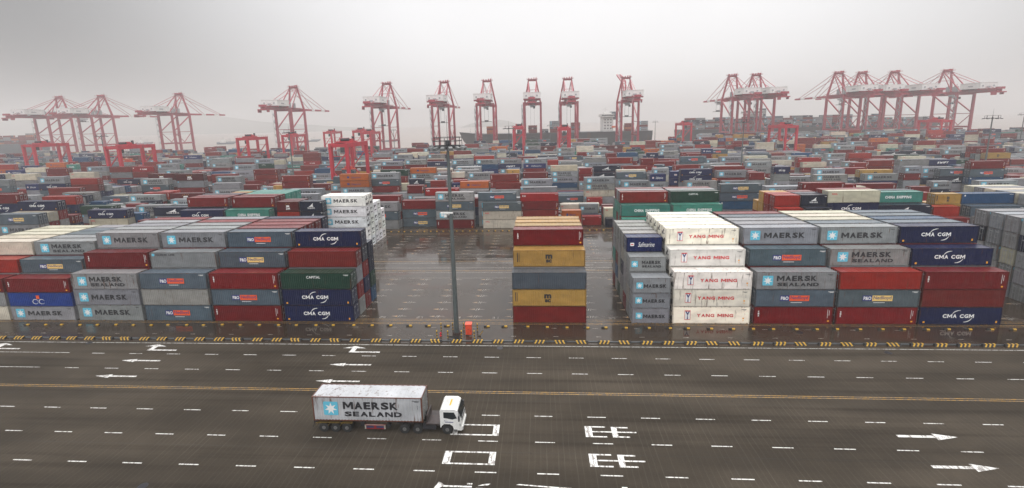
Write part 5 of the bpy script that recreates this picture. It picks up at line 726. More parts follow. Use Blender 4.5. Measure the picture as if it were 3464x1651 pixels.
    (10, 5): (-5639, 2, -5511, -3, -5447, -3, -5382, -3, -5318, -2, -5190, -2, -5125, 2, -4997, 2, -4868, 3, -4740, 2, -4611, 3, -4483, -4, -4419, -5, -4354, 4, -4226, 3, -4097, 3, -3840, -3, -3776, -4, -3712, 4, -3583, 2, -3455, 2, -3069, 4, -2941, 5, -2812, -3, -2748, -4, -2684, 3, -2555, -3, -2491, -3, -2427, 1, -2298, 3, -2041, 3, -1913, 1, -1270, 4, -1142, 5, -1013, 1, -885, 2, -756, 3, -628, 1, -499, 5, -371, 1, -242, 1, -114, 3, 143, 3, 272, 4, 400, 4, 529, -1, 593, -2, 657, 1, 786, 1, 914, 2, 1043, -3, 1107, -2, 1171, 3, 1300, 4, 1428, 6, 1557, -6, 1621, -5, 1685, 4, 1814, 6, 1942, 4, 2071, 4, 2199, 5, 2328, 4, 2456, 5, 2585, 6, 2842, 5, 2970, 4, 3099, 5, 3356, 5, 3484, 5, 3613, 2, 3741, 1, 3870, 4, 3998, -4, 4062, -5, 4127, 6, 4255, 5, 4384, 5),
    (10, 6): (-5639, 1, -5511, -3, -5447, -3, -5382, -1, -5318, -1, -5254, -2, -5190, -1, -5125, 2, -4997, 1, -4868, 3, -4740, 3, -4611, 4, -4483, -4, -4419, -3, -4354, 3, -4226, 1, -4097, 3, -3840, -2, -3776, -2, -3712, 5, -3583, 2, -3455, 1, -3069, 2, -2941, 4, -2812, -4, -2748, -3, -2684, 3, -2555, -3, -2491, -3, -2427, 1, -2298, 3, -2041, 1, -1913, 2, -1270, 3, -1142, 4, -1013, 1, -885, 2, -756, 3, -628, 2, -499, 4, -242, 1, -114, 1, 143, 4, 272, 3, 400, 3, 529, -3, 593, -3, 786, 2, 914, 1, 1043, -1, 1107, -3, 1171, 2, 1300, 4, 1428, 6, 1557, -4, 1621, -5, 1685, 5, 1814, 6, 1942, 5, 2071, 6, 2199, 4, 2328, 5, 2456, 5, 2585, 5, 2842, 5, 2970, 5, 3099, 6, 3356, 6, 3484, 5, 3613, 4, 3741, 1, 3870, 5, 3998, -5, 4062, -5, 4127, 5, 4255, 5, 4384, 5, 4512, 4),
    (11, 0): (-6165, 4, -6036, 2, -5908, 2, -5779, 2, -5651, 2, -5522, -3, -5458, -2, -5394, 5, -5265, 3, -5137, 1, -5008, 4, -4880, 4, -4751, 3, -4623, -4, -4559, -2, -4494, 3, -4366, 3, -4237, 3, -4109, 2, -3980, -3, -3916, -1, -3852, 4, -3723, 2, -3595, -1, -3531, -2, -3466, 5, -3338, 2, -3209, -2, -3145, -3, -3081, 4, -2952, 3, -2824, 3, -2695, 4, -2567, 3, -2438, 2, -2310, 3, -2181, -3, -2117, -2, -2053, -5, -1989, -4, -1924, 4, -1796, 2, -1282, 5, -1025, -3, -961, -2, -896, -4, -832, -4, -768, 3, -639, 2, -511, 1, -382, 4, -254, 3, -125, 4, 3, 1, 132, -3, 196, -3, 389, 4, 517, -2, 581, -2, 774, 2, 903, 2, 1031, -2, 1095, -2, 1352, -3, 1545, 5, 1674, 5, 1802, 5, 1931, 6, 2059, 4, 2188, 5, 2316, 6, 2445, 5, 2573, 4, 2702, 5, 2830, -5, 2894, -4, 2959, 5, 3087, -5, 3151, -4, 3216, 6, 3344, 5, 3473, 6, 3601, 5, 3730, 4, 3858, -5, 3922, -1, 3987, 1, 4115, 5, 4244, 5, 4501, 5, 4629, 6, 4758, 6),
    (11, 1): (-6165, 3, -6036, 3, -5908, 3, -5779, 2, -5651, 3, -5522, -2, -5458, -2, -5394, 4, -5265, 3, -5137, 3, -5008, 3, -4880, 2, -4751, 2, -4623, -4, -4559, -4, -4494, 4, -4366, 3, -4237, 3, -4109, 3, -3980, -1, -3916, -3, -3852, 4, -3723, 2, -3595, -3, -3531, -3, -3466, 4, -3338, 3, -3209, -3, -3145, -1, -3081, 4, -2952, 2, -2824, 3, -2695, 4, -2567, 4, -2438, 2, -2310, 4, -2181, -3, -2117, -3, -2053, -4, -1989, -3, -1924, 3, -1796, 3, -1410, 2, -1282, 4, -1025, -3, -961, -2, -896, -3, -832, -3, -768, 3, -639, 2, -511, 2, -382, 2, -254, 2, -125, 2, 3, 1, 132, -2, 196, -2, 389, 4, 517, -1, 581, -2, 646, 1, 774, 2, 903, 2, 1031, -4, 1095, -4, 1160, 2, 1288, -3, 1352, -3, 1545, 5, 1674, 5, 1802, 5, 1931, 5, 2059, 6, 2188, 4, 2316, 4, 2445, 6, 2573, 4, 2702, 6, 2830, -5, 2894, -4, 2959, 5, 3087, -5, 3151, -4, 3216, 5, 3344, 6, 3473, 5, 3601, 4, 3730, 4, 3858, -4, 4115, 4, 4244, 5, 4501, 4, 4629, 5, 4758, 5),
    (11, 2): (-6165, 2, -6036, 3, -5908, 3, -5779, 2, -5651, 2, -5522, -3, -5458, -2, -5394, 5, -5265, 1, -5137, 3, -5008, 4, -4880, 3, -4751, 3, -4623, -2, -4559, -4, -4494, 4, -4366, 4, -4237, 1, -4109, 1, -3980, -3, -3916, -3, -3852, 2, -3723, 2, -3595, -3, -3531, -1, -3466, 4, -3338, 1, -3209, -3, -3145, -3, -3081, 4, -2952, 1, -2824, 4, -2695, 4, -2567, 4, -2438, 1, -2310, 4, -2181, -1, -2117, -2, -2053, -4, -1989, -5, -1924, 3, -1796, 3, -1410, 2, -1282, 3, -1025, -3, -961, -3, -896, -3, -832, -3, -768, 3, -639, 3, -511, 2, -382, 3, -254, 3, -125, 4, 3, 2, 132, -2, 196, -3, 260, 1, 389, 2, 517, -3, 581, -3, 646, 1, 774, 2, 1031, -3, 1095, -4, 1160, 1, 1288, -3, 1352, -3, 1545, 6, 1674, 5, 1802, 5, 1931, 6, 2059, 4, 2188, 5, 2316, 6, 2445, 4, 2573, 5, 2702, 4, 2830, -5, 2894, -4, 2959, 5, 3087, -5, 3151, -5, 3216, 5, 3344, 4, 3473, 6, 3601, 5, 3730, 4, 3858, -5, 3922, -6, 3987, 5, 4115, 6, 4244, 5, 4501, 5, 4629, 4, 4758, 4),
    (11, 3): (-6165, 3, -6036, 4, -5908, 2, -5651, 2, -5522, -2, -5458, -3, -5394, 5, -5265, 3, -5137, 3, -5008, 4, -4880, 4, -4751, 3, -4623, -3, -4559, -2, -4494, 4, -4366, 5, -4237, 2, -4109, 2, -3980, -1, -3916, -3, -3852, 4, -3723, 2, -3595, -2, -3531, -2, -3466, 5, -3338, 3, -3209, -3, -3145, -3, -3081, 4, -2952, 2, -2824, 4, -2695, 4, -2567, 3, -2438, 2, -2310, 4, -2181, -3, -2117, -2, -2053, -4, -1989, -4, -1924, 5, -1796, 2, -1410, 1, -1282, 5, -1025, -3, -961, -2, -896, -4, -832, -4, -768, 3, -639, 3, -382, 3, -254, 2, -125, 4, 3, 1, 132, -2, 196, -3, 260, 2, 389, 3, 517, -3, 581, -3, 646, 2, 774, 2, 903, 1, 1031, -4, 1095, -2, 1160, 3, 1288, -4, 1352, -6, 1545, 6, 1674, 6, 1802, 6, 1931, 6, 2059, 5, 2188, 6, 2316, 5, 2445, 5, 2573, 4, 2702, 5, 2830, -5, 2894, -6, 2959, 5, 3087, -5, 3151, -5, 3216, 5, 3344, 5, 3473, 5, 3601, 4, 3730, 6, 3858, -5, 3922, -6, 3987, 5, 4115, 5, 4244, 5, 4501, 4, 4629, 5, 4758, 5),
    (11, 4): (-6165, 3, -6036, 4, -5908, 2, -5779, 2, -5651, 3, -5522, -3, -5458, -2, -5394, 5, -5265, 2, -5137, 3, -5008, 2, -4880, 4, -4751, 3, -4623, -4, -4559, -3, -4494, 3, -4366, 5, -4237, 2, -4109, 3, -3980, -2, -3916, -3, -3852, 4, -3723, 1, -3595, -1, -3531, -3, -3466, 4, -3338, 3, -3209, -3, -3145, -2, -3081, 3, -2952, 2, -2824, 4, -2695, 2, -2567, 4, -2310, 3, -2181, -3, -2117, -1, -2053, -4, -1989, -4, -1924, 4, -1796, 4, -1282, 3, -1025, -3, -961, -2, -896, -4, -832, -4, -768, 2, -639, 3, -511, 1, -382, 4, -254, 2, -125, 4, 3, 2, 132, -2, 196, -3, 517, -1, 581, -3, 646, 2, 774, 3, 903, 2, 1031, -2, 1095, -4, 1160, 3, 1288, -5, 1352, -6, 1545, 5, 1674, 4, 1802, 5, 1931, 4, 2059, 6, 2188, 4, 2316, 4, 2445, 5, 2573, 5, 2702, 5, 2830, -4, 2894, -6, 2959, 6, 3087, -5, 3151, -6, 3216, 5, 3344, 4, 3473, 5, 3601, 6, 3730, 6, 3858, -6, 3922, -5, 3987, 4, 4115, 4, 4244, 5, 4501, 5, 4629, 6, 4758, 5, 4886, 4),
    (11, 5): (-6165, 3, -6036, 4, -5908, 3, -5651, 2, -5522, -3, -5458, -2, -5394, 5, -5265, 1, -5137, 3, -5008, 4, -4880, 2, -4751, 2, -4623, -3, -4559, -3, -4494, 2, -4366, 4, -4237, 3, -4109, 3, -3980, -3, -3916, -3, -3852, 4, -3723, 2, -3595, -3, -3531, -3, -3466, 5, -3338, 3, -3209, -3, -3145, -1, -3081, 4, -2952, 3, -2824, 4, -2695, 2, -2567, 5, -2438, 2, -2310, 4, -2181, -3, -2117, -3, -2053, -4, -1989, -4, -1924, 5, -1796, 4, -1410, 2, -1282, 5, -1025, -3, -961, -2, -896, -4, -832, -4, -768, 3, -639, 2, -511, 2, -382, 4, -254, 3, -125, 4, 3, 2, 132, -3, 196, -3, 389, 4, 517, -3, 581, -3, 646, 1, 774, 2, 903, 1, 1031, -2, 1095, -4, 1160, 3, 1288, -5, 1352, -4, 1545, 5, 1674, 4, 1802, 5, 1931, 6, 2059, 5, 2188, 5, 2316, 5, 2445, 4, 2573, 6, 2702, 5, 2830, -5, 2894, -5, 2959, 5, 3087, -4, 3151, -5, 3216, 6, 3344, 4, 3473, 5, 3601, 5, 3730, 5, 3858, -6, 3922, -4, 3987, 4, 4115, 5, 4244, 5, 4501, 5, 4629, 4, 4758, 5, 4886, 5),
    (11, 6): (-6165, 4, -6036, 4, -5908, 3, -5779, 2, -5651, 2, -5522, -3, -5458, -3, -5394, 5, -5265, 3, -5137, 3, -5008, 4, -4880, 3, -4751, 1, -4623, -3, -4559, -4, -4494, 3, -4366, 3, -4237, 1, -4109, 3, -3980, -2, -3916, -1, -3852, 4, -3595, -3, -3531, -3, -3466, 3, -3338, 3, -3209, -3, -3145, -3, -3081, 2, -2952, 2, -2824, 4, -2695, 3, -2567, 3, -2438, 1, -2310, 4, -2181, -1, -2117, -3, -2053, -5, -1989, -3, -1924, 4, -1796, 3, -1410, 2, -1282, 5, -1025, -2, -961, -2, -896, -3, -832, -4, 132, -2, 196, -2, 774, 3, 903, 2, 1031, -4, 1095, -4, 1160, 2, 1288, -5, 1352, -4, 1545, 4, 1674, 5, 1802, 4, 1931, 5, 2059, 5, 2188, 4, 2316, 5, 2445, 6, 2573, 6, 2702, 6, 2830, -4, 2894, -4, 2959, 6, 3087, -5, 3151, -6, 3216, 6, 3344, 6, 3473, 6, 3601, 5, 3730, 6, 3858, -4, 3922, -5, 3987, 5, 4115, 6, 4244, 5, 4501, 6, 4629, 5, 4758, 5, 4886, 5),
}
for x, b, r, ft, h, *ks in NEAR_STACKS: stack(x / 10, b, r, F40 if ft == 40 else F20, HEIGHTS[h], [KEYS[q] for q in ks])
fr = random.Random(21)
for (b, r), v in FAR_STACKS.items():
    for x, n_ in zip(v[::2], v[1::2]):
        ks = [fr.choice('MMMMMMMMGGGGGGSSSPPPYYRRRRRTTBBBNNCCFLLAWWWHOKZeDUX') for _ in range(abs(n_))]
        if fr.random() < .5: ks = [fr.choice('MMMGGGRRBTWWSSPPCN')] * (abs(n_) - 1) + ks[:1]
        stack(x / 10, b, r, F40 if n_ > 0 else F20, fr.choice(HEIGHTS), ks)
# deck cargo of the ships
def deck(x0, n, y0, rows, z0, tiers, codes, step=12.6):
    rr = random.Random(int(x0))
    for i in range(n):
        for r in range(rows):
            tt = max(1, tiers - rr.choice((0, 0, 0, 1)) * (r > 0))
            for t in range(tt): LST.append([x0 + i * step, y0 + r * 2.6, z0 + t * 2.7, F40, 2.66, rr.choice(codes), 20, r, t, tt, x0])
MAIN_SHIP, RIGHT_SHIP, LEFT_SHIP = (-117, 156, 562, 17.0), (203, 560, 580, 16.0), (-960, -806, 600, 16.5)
for x, n_, t, cs in ((-75, 1, 4, 'RRLH'), (-16, 1, 4, 'RBZR'), (14, 1, 6, 'RPMRB'), (44, 1, 5, 'GRBP'), (118, 1, 4, 'HRRB'), (137, 1, 5, 'GMRMM'), (-32, 1, 2, 'NG'), (0, 1, 2, 'GN')): deck(x, n_, 564, 4, 16.5, t, cs)
for i in range(25):
    if i in (17, 18): continue
    deck(207 + i * 13.2, 1, 582, 4, 16.0, (6, 6, 5, 6, 6, 5, 6, 6)[i % 8] - (2 if i > 19 else 0), 'GGMMPPNGRGM' if i % 3 else 'RPGNB')
for i in range(11): deck(-955 + i * 13.2, 1, 602, 4, 16.5, (5, 4, 5, 6, 4, 5, 4)[i % 7], 'RRGGPHNRB')

# ------------------------------------------------------------------ which containers show, and how large
QF = ((0, 3, 2, 1), (4, 5, 6, 7), (0, 1, 5, 4), (1, 2, 6, 5), (2, 3, 7, 6), (3, 0, 4, 7))     # bottom, top, front(-Y), +X end, back, -X end
bv, bf = [], []
for (x, y, z, L, h, c, *_r) in LST:
    i = len(bv)
    bv += [(x, y, z), (x + L, y, z), (x + L, y + W_, z), (x, y + W_, z), (x, y, z + h), (x + L, y, z + h), (x + L, y + W_, z + h), (x, y + W_, z + h)]
    bf += [tuple(i + k for k in q) for q in QF]
tree = BVHTree.FromPolygons(bv, bf)
mw = cam.matrix_world.to_3x3(); GX, GY = 768, 366
hits = {}
for j in range(int(GY * .24), int(GY * .80)):
    for i in range(GX):
        u = ((i + .5) / GX - .5); v = (.5 - (j + .5) / GY) * (488 / 1024.0)
        d = mw @ Vector((u * 36 / 15.649, (v + cd.shift_y) * 36 / 15.649, -1.0))
        loc, nor, idx, dist = tree.ray_cast(CAM_LOC, d.normalized())
        if idx is not None:
            hh = hits.setdefault(idx // 6, [0] * 6); hh[idx % 6] += 1
order = sorted((k for k in hits if LST[k][6] != 20), key=lambda k: -sum(hits[k]))
chosen = set(order[:298])
print('containers', len(LST), 'seen', len(hits), 'smallest thing', sum(hits[order[297]]))
if 'DUMP_HITS' in globals(): pass

# order of the stacks in each row, for the labels
rows_ = {}
for c in LST: rows_.setdefault((c[6], c[7]), set()).add(c[10])
rows_ = {k: sorted(v) for k, v in rows_.items()}
TIER = ('bottom', 'second', 'third', 'fourth', 'fifth', 'sixth')
BAY_A = {-108.2: 'sixth bay left of the mast', -95.5: 'fifth bay left of the mast', -82.7: 'fourth bay left of the mast', -69.95: 'third bay left of the mast', -57.2: 'second bay left of the mast', -44.45: 'first bay left of the mast',
         -4.85: 'lone bay right of the mast', 14.75: 'short bay beside the cream-white bay', 21.3: 'cream-white bay', 34.2: 'first bay right of the cream-white bay', 46.9: 'second bay right of the cream-white bay', 59.5: 'third bay right of the cream-white bay', 83.6: 'far-right nearest block'}
ROWN = ('front row', 'second row', 'third row', 'fourth row', 'fifth row', 'sixth row', 'seventh row')
BLK_N = ('nearest block', 'second block', 'third block', 'fourth block', 'fifth block', 'sixth block', 'seventh block', 'eighth block', 'ninth block', 'tenth block', 'eleventh block', 'twelfth block')
def label_for(c):
    x, y, z, L, h, code, b, r, t, n_, sx = c
    col, mk = KIND[code][1], KIND[code][2]
    tier = 'top tier' if t == n_ - 1 and n_ > 1 else TIER[t] + ' tier'
    if b == 0: s = '%s container %s, %s, %s, %s' % (col, mk, tier, ROWN[r], BAY_A[sx]); short = '%s container, %s, %s, %s' % (col, tier, ROWN[r], BAY_A[sx])
    else:
        k = rows_[(b, r)].index(sx)
        place = '%s, %s, %s stack from left' % (ROWN[r], BLK_N[b], ordn(k))
        s = '%s container %s, %s, %s' % (col, mk, tier, place); short = '%s container, %s, %s' % (col, tier, place)
    if len(s.replace(',', '').split()) > 16: s = '%s, %s' % (short, mk)
    if len(s.replace(',', '').split()) > 16: s = short
    return s
def tint(rgb, rr, a=.16):
    k = 1 + rr.uniform(-a, a); return (min(1, rgb[0] * k * (1 + rr.uniform(-.05, .05))), min(1, rgb[1] * k), min(1, rgb[2] * k * (1 + rr.uniform(-.06, .06))), 1.0)
MARKM = {}
def make_container(c, faces, label, parts=True, group=None, cat='container', doors=True, worn=False, name=None):
    x, y, z, L, h, code = c[:6]; ree = code in 'VQ'
    rr = random.Random(int(x * 53 + y * 17 + z * 7)); col = tint(KIND[code][0], rr)
    me = body_mesh(L, h, ree)
    o = put(name or ('refrigerated_container' if ree else 'shipping_container'), me, None, (x, y, z)); o.color = col
    if worn or code == 'm' or (code in 'QSW' and rr.random() < .5):
        o.material_slots[0].link = 'OBJECT'; o.material_slots[0].material = PAINT_WORN
    tag(o, label, cat, group)
    if parts:
        f = put('corner_frame', frame_mesh(L, h), o); f.color = tuple(v * (.78 if code in 'MSGVQWm' else .6) for v in col[:3]) + (1,)
        for side in ((1,) if x < 3 else (-1,)):
            if not doors or faces[3 if side > 0 else 5] < 2: continue
            a, g = door_meshes(h, ree)
            if ree:
                u = put('cooling_unit', a, o); u.color = col; put('fan_grille', g, u)
                u.location = (L, 0, 0) if side > 0 else (0, W_, 0); u.rotation_euler = (0, 0, 0 if side > 0 else math.pi)
            else:
                for q in (0, 1):
                    d = put('door', a, o); d.color = tuple(v * .92 for v in col[:3]) + (1,); put('lock_rod', g, d)
                    yy = .14 + q * 1.09
                    d.location = (L - .01, yy, 0) if side > 0 else (.01, W_ - yy, 0); d.rotation_euler = (0, 0, 0 if side > 0 else math.pi)
    if faces[2] >= 3 and code != 'J' and not (L < 8 and code in 'RT' and False):
        res = 4 if y < 5 else 2; jx, jz = rr.uniform(-.16, .16), rr.uniform(-.05, .05)
        mk_list = marks(code, L, h, res)
        if y > 150 and len(mk_list) > 1: mk_list = mk_list
        for nm, items in mk_list:
            key = (code, L, h, nm, res)
            if key not in MARKM: MARKM[key] = marks_mesh(items, nm)
            q_ = put(nm, MARKM[key], o); q_.location = (jx, 0, jz)
    if code == 'J':
        put('scribble_emblem', marks_mesh([arc(L * .42, h * .35, .5, .4, 0, 350, .12, WHT), arc(L * .52, h * .35, .5, .4, 20, 330, .12, WHT), quad(L * .44, L * .49, h * .55, h * .8, ORG)], 'scribble_emblem'), o)
    return o
seen_labels = {}
for k in sorted(chosen):
    c = LST[k]; lb = label_for(c); seen_labels[lb] = seen_labels.get(lb, 0) + 1
    big = sum(hits[k])
    o = make_container(c, hits[k], lb, parts=big >= 40 or hits[k][3] + hits[k][5] >= 8, group='containers stacked in the yard')
    if c[6] == 0 and c[5] == 'S' and c[10] == 34.2 and c[8] == 2: o.material_slots[0].link = 'OBJECT'; o.material_slots[0].material = PAINT_WORN
print('repeated labels', [l for l, q in seen_labels.items() if q > 1][:6])

# the many farther containers, one mass
def stuff_field():
    vs, fs, cols, mi = [], [], [], []; ms = [PAINT_FIELD]
    for k, c in enumerate(LST):
        if k in chosen: continue
        x, y, z, L, h, code = c[:6]; rr = random.Random(int(x * 53 + y * 17 + z * 7)); col = tint(KIND[code][0], rr)
        i = len(vs)
        vs += [(x, y, z), (x + L, y, z), (x + L, y + W_, z), (x, y + W_, z), (x, y, z + h - .03), (x + L, y, z + h - .03), (x + L, y + W_, z + h - .03), (x, y + W_, z + h - .03)]
        for q in QF: fs.append(tuple(i + a for a in q)); mi.append(0); cols += [col] * 4
        hh = hits.get(k)
        for e, xe in ((3, x + L + .012), (5, x - .012)):        # lock rods and plates on the end walls that show
            if not hh or hh[e] < 2: continue
            st = [(.45, .50, .1, h - .15), (.85, .90, .1, h - .15), (1.52, 1.57, .1, h - .15), (1.92, 1.97, .1, h - .15), (1.62, 1.88, h * .66, h * .74)] if code not in 'VQ' else [(.3, 1.0, h * .52, h * .72), (1.2, 1.8, h * .58, h * .68), (.35, 1.7, h * .18, h * .27), (.12, .16, .1, h - .1), (2.28, 2.32, .1, h - .1), (.1, 2.3, h * .46, h * .475)]
            mm = STEEL if code not in 'VQ' else DARK
            if mm not in ms: ms.append(mm)
            for a0, a1, z0, z1 in st:
                i = len(vs); vs += [(xe, y + a0, z + z0), (xe, y + a1, z + z0), (xe, y + a1, z + z1), (xe, y + a0, z + z1)]
                fs.append((i, i + 1, i + 2, i + 3)); mi.append(ms.index(mm)); cols += [(1, 1, 1, 1)] * 4
        if hh and hh[2] >= 7 and code != 'J':
            for nm, items in marks(code, L, h, 1):
                for v, f, m in items:
                    if m not in ms: ms.append(m)
                    i = len(vs); vs += [(x + a, y + b - .02, z + d) for a, b, d in v]
                    for q in f: fs.append(tuple(i + a for a in q)); mi.append(ms.index(m)); cols += [(1, 1, 1, 1)] * len(q)
    me = bpy.data.meshes.new('container_field'); me.from_pydata(vs, [], fs)
    for m in ms: me.materials.append(m)
    me.polygons.foreach_set('material_index', mi)
    ca = me.color_attributes.new('Col', 'FLOAT_COLOR', 'CORNER')
    ca.data.foreach_set('color', [v for c_ in cols for v in c_]); me.update()
    tag(put('container_field', me), kind='stuff')
stuff_field()

# ------------------------------------------------------------------ quay cranes
def make_quay_crane():
    """origin under the apex; +Y is the sea side; legs 20 m apart across, 31 m along"""
    t = empty('quay_crane')
    LX, Y0, Y1, ZG = 9.6, -28.0, 3.0, 53.0
    for sx in (-1, 1):
        for yy in (Y0, Y1): MB().beam((sx * LX, yy, 2.5), (sx * LX * (1.0), yy, ZG + 1.5), 2.5, 2.4, 2.2).build('leg', CRED, t)
    for yy in (Y0, Y1): m = MB(); m.beam((-LX, yy, 3.6), (LX, yy, 3.6), 1.8, 2.2); m.build('sill_beam', CRED, t)
    for yy in (Y0, Y1):
        for sx in (-1, 1):
            m = MB()
            for d in (-2.6, -.9, .9, 2.6): m.box((sx * LX + d * 1.0 - .6, yy - .6, 0), (sx * LX + d + .6, yy + .6, 1.2))
            m.box((sx * LX - 3.4, yy - .5, 1.2), (sx * LX + 3.4, yy + .5, 2.5)); m.build('bogie', DARK, t)
    for sx in (-1, 1):
        m = MB(); m.beam((sx * LX, Y0, 14.5), (sx * LX, Y1, 14.5), 1.4, 2.0); m.build('portal_beam', CRED, t)
        MB().beam((sx * LX, Y0, 30), (sx * LX, Y1, 30), .6, .7).build('tie_beam', CRED, t)
        m = MB(); m.beam((sx * LX, Y0, 31), (sx * LX, Y1, ZG - 1), 1.1); m.build('diagonal_brace', CRED, t)
        m = MB(); m.beam((sx * LX, Y0, 30), (sx * LX, (Y0 + Y1) / 2, 16), .6); m.build('diagonal_brace', CRED, t)
        m = MB(); m.beam((sx * LX, Y1, 30), (sx * LX, (Y0 + Y1) / 2, 16), .6); m.build('diagonal_brace', CRED, t)
    for yy in (Y0, Y1): m = MB(); m.beam((-LX - 1, yy, ZG), (LX + 1, yy, ZG), 1.8, 2.6); m.build('cross_beam', CRED, t)
    g = MB(); g.beam((-2.6, -66, 54.5), (-2.6, 10, 54.5), 1.7, 3.4); g.beam((2.6, -66, 54.5), (2.6, 10, 54.5), 1.7, 3.4)
    for k in range(12): g.beam((-2.6, -65 + k * 6.6, 54), (2.6, -65 + k * 6.6, 54), .6)
    gd = g.build('girder', CRED, t)
    r = MB()
    for sx in (-1, 1):
        r.beam((sx * 4.6, -68, 57.0), (sx * 4.6, 10, 57.0), .12); r.box((min(sx * 3.3, sx * 4.7), -68, 55.4), (max(sx * 3.3, sx * 4.7), 10, 55.55))
        for k in range(20): r.beam((sx * 4.6, -67 + k * 4, 55.5), (sx * 4.6, -67 + k * 4, 57), .1)
    r.build('walkway', CRED, gd)
    m = MB(); m.box((-4.6, -70, 52.0), (4.6, -62, 53.2)); m.box((-5.2, -69, 49.5), (-4.4, -63, 52)); m.box((4.0, -67, 50), (5.0, -63, 52)); m.box((-3.5, -69, 55.9), (3.5, -65.5, 58.2)); m.build('tail_platform', CRED, t)
    b = MB()
    for sx in (-1, 1): b.beam((sx * 2.4, 10, 54.4), (sx * 2.0, 84, 54.4), 1.5, 2.5, 1.2)
    for k in range(12): b.beam((-2.2, 12 + k * 6.4, 54), (2.2, 12 + k * 6.4, 54), .5)
    b.box((-3.2, 82, 53.2), (3.2, 85.5, 55.2)); bo = b.build('boom', CRED, t)
    for y0, y1 in ((30, 44), (62, 72)):
        m = MB()
        for sx in (-1, 1): m.box((sx * 2.2 - .76, y0, 53.2), (sx * 2.2 + .76, y1, 55.55))
        m.build('white_band', CWHT, bo)
    a = MB()
    for sx in (-1, 1):
        a.beam((sx * LX, Y1, ZG + 1), (sx * 4.6, 0.5, 81), 1.9, 1.9, 1.5)
        a.beam((sx * 4.6, 0.5, 81), (sx * 5.0, Y0 + 1, ZG + 2.5), .9, .9)
        a.beam((sx * 4.4, 0.5, 78), (sx * 3.0, -13, ZG + 2.5), .7, .7)
    a.beam((-5.2, .5, 81), (5.2, .5, 81), 1.6, 1.8); a.beam((-6.6, 1.6, 70), (6.6, 1.6, 70), .5); a.build('apex_frame', CRED, t)
    m = MB(); m.box((-6.4, -2.6, 82.0), (6.4, 3.6, 82.25))
    for sx in (-6.3, 6.3):
        for yy in (-2.5, 0.5, 3.5): m.beam((sx, yy, 82.2), (sx, yy, 83.4), .15)
        m.beam((sx, -2.5, 83.4), (sx, 3.5, 83.4), .13)
    for sx in (-4, -1, 2, 4.5): m.box((sx - .6, -1, 82.2), (sx + .6, 1.2, 83.6 + (sx > 0) * .5))
    m.beam((5.4, 0, 82), (5.4, 0, 86), .12); m.beam((-5.4, 0, 82), (-5.4, 0, 85), .12); m.build('apex_platform', CRED, t)
    for sx in (-1, 1):
        m = MB(); m.beam((sx * 4.6, .5, 81), (sx * 2.4, 40, 55.4), .42); m.beam((sx * 4.6, .5, 81.6), (sx * 2.2, 76, 55.4), .42); m.build('forestay', CRED, t)
        m = MB(); m.beam((sx * 4.6, .5, 81), (sx * 2.6, -61, 56), .42); m.build('backstay', CRED, t)
    h = MB(); h.box((-9.3, -54, 57.4), (9.3, -30, 63.6)); h.box((-9.6, -54.3, 63.6), (9.6, -29.7, 64.0)); hs = h.build('machinery_house', CWHT, t)
    h = MB(); h.box((-7, -54.08, 59.4), (-5.2, -53.9, 61.2)); h.box((4.6, -54.08, 59.4), (6.4, -53.9, 61.2)); h.box((-2, -54.06, 58), (2, -53.9, 60)); h.box((-9.42, -46, 59.5), (-9.2, -40, 60.8)); h.box((9.2, -46, 59.5), (9.42, -40, 60.8)); h.build('vent_grille', STEEL, hs)
    h = MB(); h.beam((-9.3, -52, 56.6), (9.3, -52, 56.6), 1.0, 1.4); h.beam((-9.3, -32, 56.6), (9.3, -32, 56.6), 1.0, 1.4); h.build('house_beam', CRED, t)
    for xx, yy in ((-3.5, -19), (-3.0, -7), (3.4, -19), (3.2, -8)): MB().box((xx - 1.1, yy - 1.6, 56), (xx + 1.1, yy + 1.6, 62)).beam((xx, yy, 62), (xx, yy, 65), .5).build('winch_tower', STEEL, t)
    s = MB(); k = 0
    for z in range(4, 52, 4):
        ya, yb = (-1.8, 1.8) if k % 2 else (1.8, -1.8); s.beam((-LX - 2.0, Y0 + ya, z), (-LX - 2.0, Y0 + yb, z + 4), .7, .35); s.box((-LX - 2.7, Y0 + yb - .8, z + 3.9), (-LX - .9, Y0 + yb + .8, z + 4.05)); k += 1
    s.beam((-LX - 2.6, Y0 - 2.4, 3), (-LX - 2.6, Y0 - 2.4, 52), .22); s.beam((-LX - 2.6, Y0 + 2.4, 3), (-LX - 2.6, Y0 + 2.4, 52), .22)
    s.build('stair_tower', STEEL, t)
    return t
def trolley(t, y, drop):
    m = MB(); m.box((-3.4, y - 3, 50.6), (3.4, y + 3, 52.6)); m.box((-2.4, y - 4.5, 48.6), (2.4, y - 1.2, 50.6)); tr = m.build('trolley', STEEL, t)
    m = MB(); m.box((1.0, y - 6.6, 47.2), (3.2, y - 4.4, 49.8)); m.build('operator_cab', GLASS, tr)
    m = MB()
    for sx in (-2, 2):
        for sy in (-1, 1): m.beam((sx, y + sy, 50.6), (sx * 1.2, y + sy, drop + 1.4), .11)
    m.build('hoist_rope', DARK, tr)
    m = MB(); m.box((-6.1, y - 1.2, drop - .6), (6.1, y + 1.2, drop)); m.box((-2.2, y - 1.1, drop), (2.2, y + 1.1, drop + 1.5)); m.build('spreader', DARK, tr)
QC = [(-679.5, 535.8), (-616.6, 536.5), (-505.7, 541.3), (-306.4, 483.7), (-183.9, 473.1), (-113.9, 474.9), (-62.3, 476.0), (-8.2, 478.1), (33.9, 481.5), (104.0, 488.7), (234.7, 504.7), (262.1, 503.4), (361.7, 509.7), (395.4, 519.5), (435.1, 521.9), (500.5, 527.1)]
TRO = {3: None, 4: (-20, 32), 5: (-17, 34), 6: (-16, 34), 7: (-24, 14), 8: (-20, 16), 9: (-8, 36), 0: (30, 48), 10: (40, 40), 11: (20, 38), 13: (34, 45), 15: (-12, 42)}
